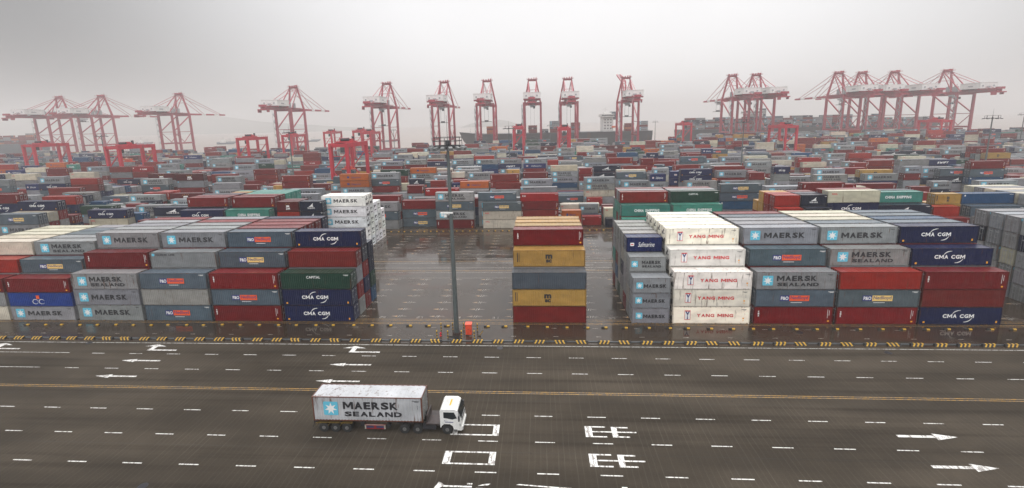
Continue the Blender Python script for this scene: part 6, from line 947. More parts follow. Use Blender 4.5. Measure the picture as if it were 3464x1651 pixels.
qc0 = make_quay_crane()
cl = ['leftmost of all', 'second from left, overlapping the leftmost one', 'third from left, above the wide yard cranes', 'fourth from left, standing apart', 'fifth from left, seen half side-on', 'sixth from left, behind the floodlight mast',
      'seventh from left, seen end-on beside the ship bow', 'eighth from left, seen end-on over the ship', 'ninth from left, beside the ship bridge', 'with its boom folded up',
      'left one of the pair before the cargo', 'right one of the pair before the cargo', 'first of the right-hand row of four', 'second of the right-hand row of four', 'third of the right-hand row of four', 'rightmost of all']
for i, (x, y) in enumerate(QC):
    t = qc0 if i == 0 else copy_tree(qc0)
    t.location = (x, y, 0)
    tag(t, 'tall red quay crane with white house, ' + cl[i], 'quay crane', 'quay cranes along the water')
    if i == 0: base_children = None
for i, t in enumerate([o for o in scene.objects if o.parent is None and o.name.startswith('quay_crane')]):
    k = min(range(len(QC)), key=lambda q: abs(QC[q][0] - t.location.x))
    if TRO.get(k): trolley(t, *TRO[k])
    if k == 9:                                   # this one has its boom folded up
        for ch in list(t.children):
            if ch.name.startswith(('boom', 'forestay')):
                for g in list(ch.children): bpy.data.objects.remove(g)
                bpy.data.objects.remove(ch)
        b = MB()
        for sx in (-1, 1): b.beam((sx * 2.4, 10, 56), (sx * 2.4, 17, 79), 1.3, 2.0); b.beam((sx * 2.4, 17, 79), (sx * 2.2, 52, 90), 1.2, 2.0); b.beam((sx * 2.4, 10, 58), (sx * 4, 2, 76), .6)
        for q in range(6): b.beam((-2.3, 17 + q * 7, 79 + q * 2.2), (2.3, 17 + q * 7, 79 + q * 2.2), .6)
        for q in range(5): b.beam((-2.3, 10.7 + q * 1.4, 58 + q * 4.6), (2.3, 10.7 + q * 1.4, 58 + q * 4.6), .5)
        b.build('boom', CRED, t)

# ------------------------------------------------------------------ rubber-tyred yard cranes
def make_yard_crane():
    """origin: centre of the near leg pair's ground line; span runs +Y; the girders' top is at z 25"""
    t = empty('yard_crane'); XH, SP, ZT = 3.9, 23.5, 25.0
    for sx in (-1, 1):
        for yy in (0, SP): MB().beam((sx * XH, yy, 2.2), (sx * XH, yy, ZT - 1), 1.25, 1.6, 1.35).build('leg', YRED, t)
    for yy in (0, SP):
        m = MB(); m.beam((-XH - 1.8, yy, 1.9), (XH + 1.8, yy, 1.9), .9, 1.2); m.build('sill_beam', YRED, t)
        for sx in (-1, 1):
            for d in (-1.0, 1.0): MB().tube((sx * XH + d, yy - .35, .75), (sx * XH + d, yy + .35, .75), .75, n=12).build('tyre', RUB, t)
        m = MB(); m.beam((-XH - .5, yy, ZT - .9), (XH + .5, yy, ZT - .9), 1.0, 1.5); m.build('end_beam', YRED, t)
        m = MB(); m.beam((-XH, yy, 12), (XH, yy, 21), .45); m.beam((-XH, yy, 12), (XH, yy, 3.2), .45); m.beam((-XH, yy, 19), (XH, yy, 19), .25); m.build('diagonal_brace', YRED, t)
    for sx in (-1, 1):
        m = MB(); m.beam((sx * XH, -1.0, ZT - .9), (sx * XH, SP + 1.0, ZT - .9), 1.2, 2.1); g = m.build('girder', YRED, t)
        m = MB(); m.beam((sx * (XH + .9), -1, ZT + 1.1), (sx * (XH + .9), SP + 1, ZT + 1.1), .08)
        for k in range(10): m.beam((sx * (XH + .9), -1 + k * 2.8, ZT), (sx * (XH + .9), -1 + k * 2.8, ZT + 1.1), .08)
        m.build('handrail', YRED, g)
        m = MB()
        for k in (5, 12, 20): m.box((sx * (XH + .5) - .02, k, ZT - 1.3), (sx * (XH + .5) + .03, k + 1.3, ZT - .5))
        m.build('number_plate', CWHT, g)
    m = MB(); m.box((-XH, 6, ZT + .1), (XH, 12, ZT + .8)); m.box((-2.5, 7, ZT + .8), (0.5, 11.5, ZT + 2.3)); m.box((1.2, 7.5, ZT + .8), (3.2, 10, ZT + 1.9)); tr = m.build('trolley', YRED, t)
    m = MB(); m.tube((-1.5, 6.5, ZT + 1.6), (2.5, 6.5, ZT + 1.6), .7, n=10); m.box((2.2, 10.3, ZT + .8), (3.0, 11.4, ZT + 3.0)); m.build('hoist_drum', DARK, tr)
    m = MB(); m.box((-1.1, 4.0, ZT - 4.4), (1.1, 6.0, ZT - 2.0)); m.build('operator_cab', GLASS, tr)
    m = MB(); m.box((-4.5, SP + .7, 2.6), (-1, SP + 2.3, 4.6)); m.build('generator_house', YRED, t)
    m = MB()
    for z in range(3, 23, 4): m.beam((-XH - .9, -.6 if z % 8 == 3 else .8, z), (-XH - .9, .8 if z % 8 == 3 else -.6, z + 4), .4, .2)
    m.build('stair', STEEL, t)
    return t
RT = [(-372.2, 231.1, 25.0, 0), (-252.6, 176.1, 24.4, 15), (-224.1, 250.1, 26.0, 0), (-226.5, 313.1, 26.2, 0), (-221.6, 380.1, 27.2, 0), (-177.9, 350.1, 28.2, 0), (-159.2, 324.1, 27.0, 0), (-97.9, 134.1, 25.0, 12),
      (-21.6, 300.1, 28.6, 0), (14.1, 260.1, 27.6, 0), (147.6 - 7.8, 380.1, 27.5, 0), (186.7 - 7.8, 270.1, 25.6, 14), (359.8 - 7.8, 349.1, 25.6, 0)]
rl = ['leftmost, standing among dark red stacks', 'widest, second from left with a green-red spreader', 'third from left before open water', 'behind the slim left floodlight mast', 'small and distant, just left of the nearest one', 'distant, rear one of the overlapping pair', 'distant, front one of the overlapping pair',
      'nearest, carrying a slate container above the grey stacks', 'narrow, end-on before the dark ship hull', 'narrow, end-on under the ninth quay crane', 'distant, left of the long grey cargo stacks', 'right of centre, with low white tank beside', 'before the rightmost quay cranes']
yc0 = make_yard_crane()
for i, (x, y, z, drop) in enumerate(RT):
    t = yc0 if i == 0 else copy_tree(yc0)
    t.location = (x + 3.9, y, 0); t.scale = (1, 1, z / 25.0)
    tag(t, 'red yard gantry crane, ' + rl[i], 'gantry crane', 'yard gantry cranes')
for t in [o for o in scene.objects if o.parent is None and o.name.startswith('yard_crane')]:
    k = min(range(len(RT)), key=lambda q: abs(RT[q][0] + 3.9 - t.location.x) + abs(RT[q][1] - t.location.y)); drop = RT[k][3]
    if drop:
        m = MB()
        for sx in (-1.6, 1.6):
            for sy in (8, 10): m.beam((sx, sy, 24), (sx, sy, drop + 1.2), .08)
        m.build('hoist_rope', DARK, t)
        m = MB(); m.box((-3.1, 7.9, drop), (3.1, 10.1, drop + .5)); m.box((-1.6, 8, drop + .5), (1.6, 10, drop + 1.6)); m.build('spreader', mat('spreader_orange', (.6, .06, .02), .45), t)
c_ = [RT[7][0] + 3.9 - 3.0, RT[7][1] + 7.8, 12 - 2.62, F20, 2.59, 'P']
make_container(c_, [0, 9, 9, 9, 0, 0], 'slate blue container hanging from the nearest red yard crane', True, 'containers stacked in the yard')
m = MB(); m.tube((183, 262, 3.2), (190, 262, 3.2), 1.5, n=14); m.box((184, 261, 0), (185, 263, 2)); m.box((188, 261, 0), (189, 263, 2)); tag(m.build('storage_tank', CWHT), 'small white tank beside the yard crane right of centre', 'tank')

# ------------------------------------------------------------------ floodlight masts
def make_mast(H, detailed, r0=.41, r1=.20):
    t = empty('floodlight_mast'); n = 12 if detailed else 8
    m = MB(); m.tube((0, 0, .35), (0, 0, H - .4), r0, r1, n); m.build('pole', POLE, t)
    if detailed:
        m = MB()
        for z in (7.6, 15.4, 22.8): m.tube((0, 0, z - .12), (0, 0, z + .12), r0 + (r1 - r0) * z / H + .025, n=12)
        m.build('pole_joint', POLE, t)
        m = MB(); m.tube((0, 0, 0), (0, 0, .35), .62, .58, 16)
        for k in range(10): a = k * math.pi / 5; m.tube((.53 * math.cos(a), .53 * math.sin(a), .3), (.53 * math.cos(a), .53 * math.sin(a), .45), .04, n=6)
        m.build('base_flange', mat('flange_rust', (.05, .03, .025), .6, .2, .4, 4), t)
        m = MB(); m.box((-.17, -.425, 1.0), (.17, -.37, 2.2)); m.build('access_door', POLE, t)
        m = MB(); m.tube((-.62, .1, .2), (-.25, .05, H - 1), .018, n=5); m.build('cable', DARK, t)
        m = MB(); m.beam((-.2, -.15, 19.55), (-1.15, -.3, 19.8), .10, .10); m.box((-1.5, -.5, 19.75), (.35, -.22, 19.95)); m.box((-1.0, -.5, 19.2), (-.6, -.2, 19.6)); m.build('security_camera', CWHT, t)
    RR = 2.15 if detailed else 2.6
    m = MB(); nn = 16
    for k in range(nn):
        a, b = 2 * math.pi * k / nn, 2 * math.pi * (k + 1) / nn
        m.beam((RR * math.cos(a), RR * math.sin(a), H - .15), (RR * math.cos(b), RR * math.sin(b), H - .15), .20, .24)
        if detailed: m.beam((RR * .72 * math.cos(a), RR * .72 * math.sin(a), H - .15), (RR * .72 * math.cos(b), RR * .72 * math.sin(b), H - .15), .09, .12)
        if k % 2 == 0: m.beam((.2 * math.cos(a), .2 * math.sin(a), H - .2), (RR * math.cos(a), RR * math.sin(a), H - .15), .10, .14)
    m.tube((0, 0, H - .6), (0, 0, H + .25), .34, .30, 12); m.build('lamp_ring', DARK, t)
    if detailed:
        m = MB(); m.tube((0, 0, H + .25), (0, 0, H + .55), .40, .2, 12); m.box((-.3, -.3, H - .3), (.32, .3, H + .7)); m.build('winch_head', DARK, t)
    m = MB(); hz = 1.15
    for k in range(nn):
        a, b = 2 * math.pi * k / nn, 2 * math.pi * (k + 1) / nn
        for z in (hz, hz * .55)[:2 if detailed else 1]: m.beam((RR * math.cos(a), RR * math.sin(a), H + z), (RR * math.cos(b), RR * math.sin(b), H + z), .07 if detailed else .08)
        if k % 2 == 0: m.beam((RR * math.cos(a), RR * math.sin(a), H - .1), (RR * math.cos(a), RR * math.sin(a), H + hz), .07 if detailed else .09)
    m.build('handrail', DARK, t)
    nl = 14 if detailed else 6; L0 = None
    for k in range(nl):
        a = 2 * math.pi * (k + .3) / nl; ca, sa = math.cos(a), math.sin(a)
        if L0 is None or not detailed:
            m = MB()
            if detailed: m.prism([(0, -.40, -.22), (0, .40, -.22), (0, .26, .16), (0, -.26, .16)], (.74, 0, -.16)); m.beam((-.4, 0, 0), (0, 0, 0), .09)
            else: m.box((-.1, -.35, -.25), (.9, .35, .15))
            L0 = m.mesh('floodlight', mat('lamp_shell', (.13, .135, .135), .4, .2, .1, 3))
        o = put('floodlight', L0, t); o.location = (RR * ca, RR * sa, H - .22); o.rotation_euler = (0, 0.12, a)
    m = MB(); m.tube((0, 0, H), (0, 0, H + 4.4), .045 if detailed else .08, .015, 6); m.build('lightning_rod', DARK, t)
    return t
t = make_mast(30.0, True); t.location = (-13.65, -4.2, 0); tag(t, 'tall grey floodlight mast with lamp ring, standing at the wet yard edge', 'floodlight mast')
FM = [((-274 * .98, 190), 'far left, between two yard gantry cranes', 30.4), ((-139, 172), 'before the fourth quay crane', 30.3), ((-17.6, 186), 'right of the nearest mast, before the ship hull', 29.6), ((106, 172), 'right of centre among pale stacks', 30.3), ((214, 158), 'right, before the rightmost quay crane', 29.6),
      ((360, 290), 'at the far-right edge', 29.5), ((-165, 430), 'slim and distant, beside the fifth quay crane', 27.0), ((11, 420), 'slim and distant, behind the narrow yard crane', 28.0), ((128, 440), 'slim and distant, before the ship stern stack', 29.0)]
f0 = make_mast(30.0, False, .42, .22)
for i, ((x, y), lb, H) in enumerate(FM):
    t = f0 if i == 0 else copy_tree(f0); t.location = (x, y, 0); t.scale = (1, 1, H / 30.0); tag(t, 'slender floodlight mast ' + lb, 'floodlight mast', 'distant floodlight masts')

# ------------------------------------------------------------------ ships and boats
HULL = mat('hull_black', (.035, .037, .042), .5, 0, .2, .05, .2); HULLB = mat('hull_slate', (.05, .07, .09), .5, 0, .2, .05, .1); SHW = mat('ship_white', (.68, .67, .64), .5, 0, .08, .2, .1)
def ship(name, label, x0, x1, y0, deckz, bow_left, hullm, bridge=None, width=40):
    t = empty(name, (x0, y0, -4)); L = x1 - x0; D = deckz + 4
    secs = []
    for f, wk, rise, rake in ((0, .02, 3.2, 0), (.03, .25, 2.6, 0), (.08, .6, 1.2, 0), (.15, .92, .0, 0), (.3, 1, 0, 0), (.7, 1, 0, 0), (.92, .95, 0, 0), (1, .8, 0, 0)): secs.append((f, wk, rise))
    m = MB(); rings = []
    for si, (f, wk, rise) in enumerate(secs):
        if not bow_left: f = 1 - f
        fx = f * L; hb = width / 2 * wk; sh = 0.055 * L * (1 - min(1, si / 3.0))
        sg = 1 if bow_left else -1
        rings.append([(fx, width / 2 - hb, D + rise), (fx + sg * sh * .4, width / 2 - hb * .85, D * .5), (fx + sg * sh, width / 2 - hb * .6, 0), (fx + sg * sh, width / 2 + hb * .6, 0), (fx + sg * sh * .4, width / 2 + hb * .85, D * .5), (fx, width / 2 + hb, D + rise)])
    for a, b in zip(rings, rings[1:]):
        for k in range(5): m.face([a[k], b[k], b[k + 1], a[k + 1]])
        m.face([a[0], a[5], b[5], b[0]])
    m.face(rings[0]); m.face(rings[-1]); m.build('hull', hullm, t)
    m = MB()
    for f in [i / 40 for i in range(2, 40)]: m.beam((f * L, .4, D), (f * L, .4, D + 1.2), .15)
    m.beam((.05 * L, .4, D + 1.2), (.98 * L, .4, D + 1.2), .15); m.build('bulwark_rail', DARK, t)
    if bridge:
        bx, bz, bw = bridge
        m = MB(); m.box((bx, 6, D), (bx + bw, width - 6, bz - 4)); m.box((bx - 2, 2, bz - 4), (bx + bw + 1, width - 2, bz)); m.box((bx + 2, 8, bz), (bx + bw - 2, width - 8, bz + 2)); b = m.build('superstructure', SHW, t)
        m = MB()
        for z in range(int(D) + 4, int(bz) - 5, 4):
            for k in range(3): m.box((bx + 2 + k * 4, 5.9, z), (bx + 3.6 + k * 4, 6.05, z + 1.4))
        m.box((bx - 2, 1.9, bz - 2.6), (bx + bw + 1, 2.05, bz - 1.2)); m.build('window', GLASS, b)
        m = MB(); m.tube((bx + 4, 12, bz + 2), (bx + 4, 12, bz + 9), .5, .2, 8); m.beam((bx + 1, 12, bz + 6), (bx + 7, 12, bz + 6), .4); m.beam((bx + 2, 12, bz + 8), (bx + 6, 12, bz + 8), .3); m.build('radar_mast', SHW, b)
        m = MB(); m.box((bx + bw - 3, 9, bz - 8), (bx + bw + 5, 20, bz + 3)); m.build('funnel', HULLB, t)
        m = MB(); m.box((bx + bw - 2, 4, D + 5), (bx + bw + 4, 6, D + 7.5)); m.build('lifeboat', mat('lifeboat_orange', (.7, .12, .03), .5), t)
    m = MB(); m.tube((.06 * L if bow_left else .94 * L, width / 2, D + 2), (.06 * L if bow_left else .94 * L, width / 2, D + 14), .4, .2, 6); m.build('foremast', SHW, t)
    return tag(t, label, 'container ship')
ship('container_ship', 'dark hulled container ship with white bridge behind the central quay cranes', -117, 156, 560, 16.4, True, HULL, (205, 44.5, 14))
ship('container_ship', 'long container ship piled with grey cargo behind the right-hand quay cranes', 200, 560, 578, 15.8, False, HULL, (98, 44, 14), 42)
ship('container_ship', 'container ship stacked with red and grey cargo at the far-left shore', -965, -800, 598, 16.2, False, HULLB, None, 38)
for x, y, lb, s in ((-745, 955, 'small grey boat on the open water beyond the third quay crane', 1.0), (-560, 1000, 'small grey boat on the water just right of the fourth quay crane', .9), (-1050, 1060, 'small grey boat low on the water behind the widest yard crane', 1.0), (-330, 900, 'low grey boat behind the nearest lamp ring', .8)):
    t = empty('boat', (x, y, -4)); t.scale = (s, s, s)
    m = MB(); m.prism([(-22, -4, 0), (18, -4, 0), (26, 0, 3.4), (18, 4, 3.2), (-22, 4, 2.6), (-24, 0, 2.6)], (0, 0, 3)); m.build('hull', HULLB, t)
    m = MB(); m.box((-14, -3, 3), (0, 3, 9)); m.box((-11, -2, 9), (-4, 2, 12)); m.build('wheelhouse', SHW, t)
    m = MB(); m.beam((-7, 0, 12), (-7, 0, 20), .5); m.beam((10, 0, 4), (10, 0, 14), .5); m.beam((10, 0, 13), (0, 0, 8), .3); m.build('mast', STEEL, t)
    tag(t, lb, 'boat', 'small boats on the water')

# ------------------------------------------------------------------ the truck on the road
CAB = mat('cab_white', (.74, .74, .71), .28, 0, .06, 1.2, .05); CH = mat('chassis_black', (.022, .02, .02), .55, .1, .4, 2, .4)
t = empty('container_truck', (-25.3, -27.3, 0.004)); Y = 2.5
m = MB()
for y in (.55, 1.75): m.box((.2, y, .95), (11.9, y + .2, 1.30))
for x in (.3, 3, 5.6, 8.2, 10.6): m.box((x, .1, 1.12), (x + .22, 2.4, 1.32))
m.box((.05, .05, 1.08), (.3, 2.4, 1.33)); m.box((11.6, .4, 1.05), (12.2, 2.1, 1.33)); m.box((9.2, .5, .78), (16.2, .75, 1.0)); m.box((9.2, 1.75, .78), (16.2, 2.0, 1.0)); m.build('chassis', CH, t)
m = MB()
for x in (.95, 2.3, 3.65): m.box((x - .72, .02, 1.06), (x + .72, .40, 1.10)); m.beam((x - .68, .06, .75), (x - .4, .06, 1.06), .05)
m.build('mudguard', mat('old_yellow', (.13, .085, .018), .5, 0, .5, 5, .5), t)
def wheel(x, y, r=.52, wd=.30):
    w_ = MB().tube((x, y, r), (x, y + wd, r), r, n=20).build('wheel', RUB, t)
    m = MB(); yy = y if y < 1.2 else y + wd; s_ = -1 if y < 1.2 else 1
    m.tube((x, yy + s_ * .012, r), (x, yy - s_ * .06, r), r * .42, r * .36, 16); m.tube((x, yy + s_ * .03, r), (x, yy, r), r * .2, n=10); m.build('rim', mat('rim_grey', (.16, .16, .155), .5, .3, .3, 6), w_)
for x in (1.15, 2.45, 3.75, 10.2, 11.65):
    wheel(x, .0); wheel(x, .33); wheel(x, 1.83); wheel(x, 2.15)
wheel(14.9, .04); wheel(14.9, 2.12)
m = MB(); m.box((5.8, -.02, .48), (8.1, .04, 1.02)); m.build('side_guard', mat('guard_red', (.22, .012, .016), .4, 0, .3, 3), t)
m = MB(); m.box((6.0, -.035, .62), (6.8, -.02, .86)); m.box((7.1, -.035, .62), (7.9, -.02, .86)); m.build('guard_panel', mat('guard_navy', (.03, .04, .10), .4), t)
m = MB(); m.box((5.78, -.04, .96), (8.12, -.02, 1.02)); m.box((5.8, -.04, .5), (5.95, -.02, 1.02)); m.box((7.95, -.04, .5), (8.1, -.02, 1.02)); m.build('guard_edge', mat('guard_edge_paint', (.35, .33, .28), .5), t)
m = MB(); m.tube((8.35, .25, .7), (8.35, .6, .7), .24, n=12); m.box((12.2, .15, .45), (13.6, .6, .95)); m.box((5.2, .3, .6), (5.6, .9, 1.1)); m.tube((12.5, .8, 1.2), (12.5, .8, 2.2), .09, n=8); m.build('air_tank', DARK, t)
m = MB(); m.box((12.55, .12, 1.0), (14.1, 2.38, 1.16)); m.box((12.6, .3, 1.16), (12.72, 2.2, 2.0)); m.build('deck_plate', mat('deck_plate', (.045, .035, .035), .45, .2, .4, 3, .5), t)
# cab: side profile extruded across, front leans slightly
prof = [(14.15, .75), (14.15, 2.75), (14.35, 2.98), (15.75, 2.98), (16.05, 2.80), (16.42, 1.85), (16.50, 1.2), (16.50, .45), (15.62, .45), (15.52, .95), (15.2, 1.18), (14.6, 1.18), (14.32, .95), (14.25, .75)]
m = MB(); m.prism([(x, .03, z) for x, z in prof], (0, 2.42, 0)); cab = m.build('cab', CAB, t)
bv_ = cab.modifiers.new('edge', 'BEVEL'); bv_.width = .07; bv_.segments = 2; bv_.limit_method = 'ANGLE'
m = MB(); m.face([(16.10, .16, 2.72), (16.10, 2.32, 2.72), (16.45, 2.36, 1.86), (16.45, .12, 1.86)][::-1]); sc_ = m.build('windscreen', GLASS, cab, fix=False); sc_.location = (.03, 0, .01)
for yy, s_ in ((.018, 1), (2.462, -1)):
    m = MB(); m.face([(14.55, yy, 2.62), (15.72, yy, 2.62), (16.02, yy, 1.92), (15.5, yy, 1.78), (14.55, yy, 1.95)]); m.build('side_window', GLASS, cab, fix=False)
m = MB()
for k in range(13): m.box((14.55 + k * .088, .35, 2.98), (14.575 + k * .088, 2.15, 3.0))
m.build('roof_rib', mat('roof_rib_grey', (.35, .34, .32), .5), cab)
m = MB(); m.box((15.1, .75, 2.985), (15.28, 1.75, 3.02)); m.build('roof_lettering', AMB, cab)
m = MB(); m.box((14.7, .012, 1.42), (15.6, .03, 1.49)); m.box((14.6, .012, 1.58), (14.75, .03, 1.63)); m.build('side_stripe', NVY, cab)
m = MB(); m.box((16.46, .15, .48), (16.6, 2.35, .85)); m.build('bumper', CAB, cab)
for yy in (.3, 1.9): m = MB(); m.box((16.58, yy, .58), (16.63, yy + .35, .76)); m.build('headlight', STEEL, cab)
for yy in (-.28, 2.5): m = MB(); m.box((16.2, yy, 1.75), (16.34, yy + .22, 2.35)); m.beam((16.25, yy + .1, 2.3), (16.2, 1.2 if False else (.05 if yy < 1 else 2.4), 2.5), .04); m.build('mirror', DARK, cab)
m = MB(); m.box((16.44, .3, 1.5), (16.52, 2.2, 1.6)); m.box((15.65, .0, .5), (16.0, .05, .58)); m.box((16.3, -.0, 1.0), (16.36, .04, 1.3)); m.build('trim', DARK, cab)
m = MB(); m.beam((.1, .1, 1.0), (-.15, .1, .45), .06); m.beam((.1, 2.3, 1.0), (-.1, 2.3, .45), .06); m.build('rear_flap_bracket', CH, t)
tag(t, 'white-cabbed black truck driving right along the wet road under a grey container', 'truck')
o = make_container([-25.2, -27.28, 1.345, F40, H_, 'S'], [0, 9, 9, 9, 0, 0], 'rust-edged light grey container with star panel and two words, riding on the truck', True, None, 'container', True)
o.color = (.44, .45, .465, 1)
for ch in o.children:
    if ch.name.startswith('corner_frame'): ch.color = (.13, .05, .035, 1)

# distant truck in the lane between the blocks, and the spreader stacker's load
def small_truck(x, y, rz, colr, label):
    t = empty('yard_truck', (x, y, 0), rz)
    m = MB(); m.box((0, .3, 1.0), (13, 2.2, 1.4)); m.build('chassis', CH, t)
    m = MB(); m.box((13.2, .05, .8), (15.4, 2.45, 3.0)); cb = m.build('cab', colr, t)
    MB().box((15.4, .3, 1.9), (15.45, 2.2, 2.7)).build('windscreen', GLASS, cb)
    for xx in (1.5, 2.9, 11, 14.3):
        for yy in (0, 2.1): MB().tube((xx, yy, .5), (xx, yy + .4, .5), .5, n=12).build('wheel', RUB, t)
    tag(t, label, 'truck', 'distant trucks')
small_truck(-152, 322, .35, CRED, 'small distant truck with empty trailer in the open lane')
small_truck(-92, 100.5, 0.0, mat('cab_blue', (.03, .08, .3), .4), 'small blue-cabbed truck half hidden between red stacks')

# ------------------------------------------------------------------ kerb blocks, wheel stops, bollards, cabinets
BY = mat('block_black', (.012, .012, .013), .6, 0, .3, 4); YB = mat('block_yellow', (.52, .30, .025), .5, 0, .25, 4, .3)
def kerb_block_mesh(sl):
    m = MB(); L, h = 1.75, .34
    m.prism([(0, 0, 0), (0, .42, 0), (0, .42, h), (0, .16, h)], (L, 0, 0), 0)
    for k in range(3):
        a = .16 + k * .56; w_ = .24; s_ = .22 * sl
        m.face([(a, -.004, .0), (a + w_, -.004, .0), (a + w_ + s_, .156, h + .0), (a + s_, .156, h + .0)], 1)
        m.face([(a + s_, .156, h + .004), (a + w_ + s_, .156, h + .004), (a + w_ + s_, .42, h + .004), (a + s_, .42, h + .004)], 1)
    return m.mesh('kerb_block', [BY, YB], fix=False)
KB = {1: kerb_block_mesh(1), -1: kerb_block_mesh(-1)}
rr = random.Random(3); x = -93.0; k = 0
while x < 84:
    sl = -1 if (k in (7, 8, 14, 19, 31, 37, 38, 41, 43, 45) or rr.random() < .08) else 1
    o = put('kerb_block', KB[sl], None, (x + rr.uniform(-.1, .1), -7.05 + rr.uniform(-.03, .03), 0.0)); o.rotation_euler = (0, 0, rr.uniform(-.02, .02))
    tag(o, 'black and yellow striped kerb block in the row along the wet road edge', 'kerb block', 'striped kerb blocks')
    x += 3.2 if x > -60 else 3.1; k += 1
def stop_mesh():
    m = MB()
    for a, b, mi in ((0, .5, 0), (.5, .95, 1)): m.prism([(a, 0, .04), (a, .26, .04), (a, .22, .22), (a, .04, .22)], (b - a, 0, 0), mi)
    for a in (.05, .9): m.box((a, .06, 0), (a + .15, .28, .05), 0)
    return m.mesh('wheel_stop', [BY, YB])
SM = stop_mesh(); x = -91.0
while x < 88:
    y = -1.9 - .25 * math.sin(x * .05)
    o = put('wheel_stop', SM, None, (x + rr.uniform(-.25, .25), y + rr.uniform(-.06, .06), 0.004)); o.rotation_euler = (0, 0, rr.uniform(-.06, .06))
    tag(o, 'black and yellow wheel stop in the near row before the stacks', 'wheel stop', 'near wheel stops'); x += 3.25
x = -47.5
while x < 19:
    if not (-3.5 < x < 7.5):
        o = put('wheel_stop', SM, None, (x + rr.uniform(-.2, .2), 63.3, 0.004)); tag(o, 'small black and yellow wheel stop in the far row behind the wet yard', 'wheel stop', 'far wheel stops')
    x += 2.05
def bollard(x, y, lb):
    h, n_ = 1.35, 5
    m = MB(); m.tube((0, 0, 0), (0, 0, h), .085, n=12, mi=0)
    for k in range(n_):
        if k % 2 == 0: m.tube((0, 0, h - (k + 1) * h / (n_ + .5)), (0, 0, h - k * h / (n_ + .5) + .003), .089, n=12, mi=1)
    o = put('bollard', m.mesh('bollard', [BY, YB]), None, (x, y, 0.0)); tag(o, lb, 'bollard', 'striped bollards')
for x, y, lb in ((-16.5, -5.7, 'black and yellow bollard at the near-left of the mast guard'), (-16.4, -3.1, 'black and yellow bollard behind the leftmost one, above the red hydrant'), (-14.75, -5.75, 'black and yellow bollard just left of the mast foot'), (-12.6, -5.7, 'black and yellow bollard just right of the mast foot'),
                 (-10.6, -5.7, 'black and yellow bollard right of the orange cabinet, front one'), (-10.45, -3.2, 'black and yellow bollard right of the orange cabinet, rear one'), (-14.5, -3.0, 'black and yellow bollard behind the mast, left'), (-12.7, -3.0, 'black and yellow bollard behind the mast, right')): bollard(x, y, lb)
t = empty('guard_rail', (-14.75, -5.75, 0)); MB().box((.09, -.05, .30), (2.06, .05, .42)).build('rail', BY, t); MB().box((.09, -.05, .12), (2.06, .05, .20)).build('rail', BY, t); tag(t, 'low dark rail between two bollards before the mast foot', 'guard rail')
t = empty('barrier_board', (-9.9, -4.9, 0)); m = MB(); m.prism([(0, 0, .15), (.5, .1, .95), (.5, .16, .95), (0, .06, .15)], (.14, -.02, 0), 0)
m.build('board', BY, t)
m = MB()
for k in range(4): a = k * .24 + .05; m.face([(.0 + .5 * a - .005, .1 * a - .012, .15 + .8 * a), (.14 + .5 * a, .1 * a - .035, .15 + .8 * a), (.14 + .5 * (a + .12), .1 * (a + .12) - .035, .15 + .8 * (a + .12)), (.5 * (a + .12) - .005, .1 * (a + .12) - .012, .15 + .8 * (a + .12))])
m.build('stripe', YB, t, fix=False); MB().box((-.15, -.12, 0), (.2, .15, .16)).build('foot', BY, t); tag(t, 'tilted striped barrier board beside the right bollards', 'barrier')
CAN = mat('cabinet_orange', (.72, .075, .03), .4, 0, .12, 2, .1)
t = empty('electric_cabinet', (-12.15, -4.6, 0)); m = MB(); m.box((0, 0, .08), (.95, .75, 1.75)); b_ = m.build('housing', CAN, t); m = MB(); m.prism([(-.05, -.06, 1.75), (1.0, -.06, 1.75), (1.0, .81, 1.86), (-.05, .81, 1.86)], (0, 0, .06)); m.build('roof', CAN, t)
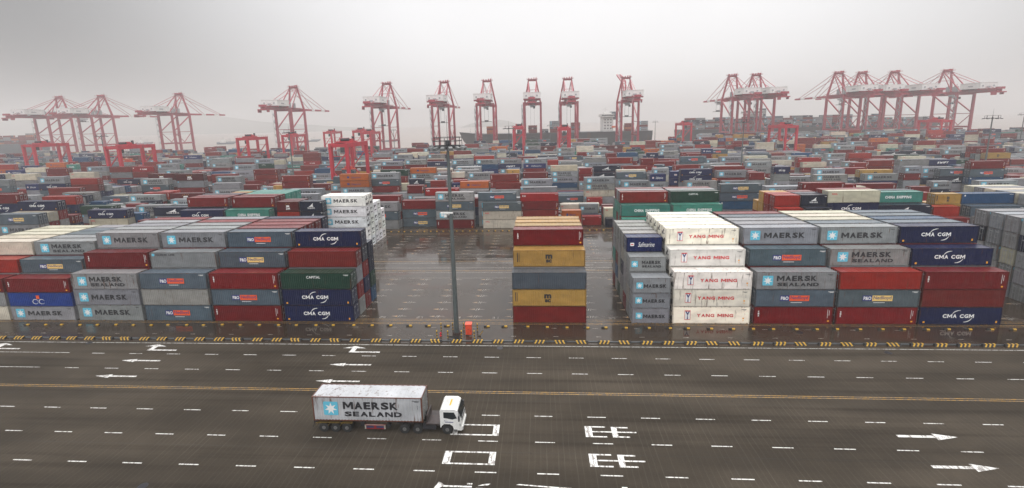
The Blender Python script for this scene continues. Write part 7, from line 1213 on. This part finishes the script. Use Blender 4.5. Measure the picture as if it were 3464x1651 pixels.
for a in (.04, .49): m = MB(); m.box((a, -.02, .2), (a + .42, 0, 1.68)); d = m.build('door', CAN, t); MB().box((a + (.34 if a < .2 else .04), -.05, .95), (a + (.38 if a < .2 else .08), -.02, 1.1)).build('handle', DARK, d)
MB().box((-.02, -.01, 0), (.97, .76, .08)).build('plinth', DARK, t); tag(t, 'orange red electric cabinet right of the mast foot', 'cabinet')
t = empty('fire_hydrant', (-16.1, -4.9, 0)); HY = mat('hydrant_red', (.55, .01, .03), .35); MB().tube((0, 0, 0), (0, 0, .55), .11, .10, 12).tube((0, 0, .0), (0, 0, .06), .18, n=12).build('barrel', HY, t); MB().tube((0, 0, .55), (0, 0, .68), .13, .04, 12).build('cap', HY, t)
for s_ in (-1, 1): MB().tube((0, 0, .42), (s_ * .19, 0, .42), .05, n=10).build('outlet', HY, t)
tag(t, 'small red fire hydrant left of the mast', 'hydrant')
for x, y, lb in ((-6.35, -8.55, 'dark oval manhole cover right of the mast, by the white edge line'), (48.5, -8.9, 'dark manhole cover beyond the edge line on the right'), (-72.3, -8.1, 'dark manhole cover by the edge line on the left'), (39.8, -2.9, 'dark drain cover on the wet yard edge before the navy stack'), (-38.0, -35.3, 'dark manhole cover at the bottom-left corner of the road')):
    m = MB(); m.tube((0, 0, 0), (0, 0, .015), .46, n=20)
    o = put('manhole_cover', m.mesh('manhole_cover', mat('cast_iron', (.02, .02, .025), .4, .4, .3, 6)), None, (x, y, .008)); tag(o, lb, 'manhole cover', 'manhole covers')

# ------------------------------------------------------------------ rain haze: one even box of air round everything
m = MB(); m.box((-6200, -200, -10), (6200, 6200, 215))
hz = m.mesh('haze', bpy.data.materials.new('haze_air')); hm_ = hz.materials[0]; hm_.use_nodes = True; hn = hm_.node_tree; hn.nodes.clear()
vo = hn.nodes.new('ShaderNodeVolumePrincipled'); vo.inputs['Color'].default_value = HAZE_COL; vo.inputs['Density'].default_value = HAZE; vo.inputs['Anisotropy'].default_value = 0.0
ho = hn.nodes.new('ShaderNodeOutputMaterial'); hn.links.new(vo.outputs[0], ho.inputs['Volume'])
tag(put('haze', hz), kind='stuff')
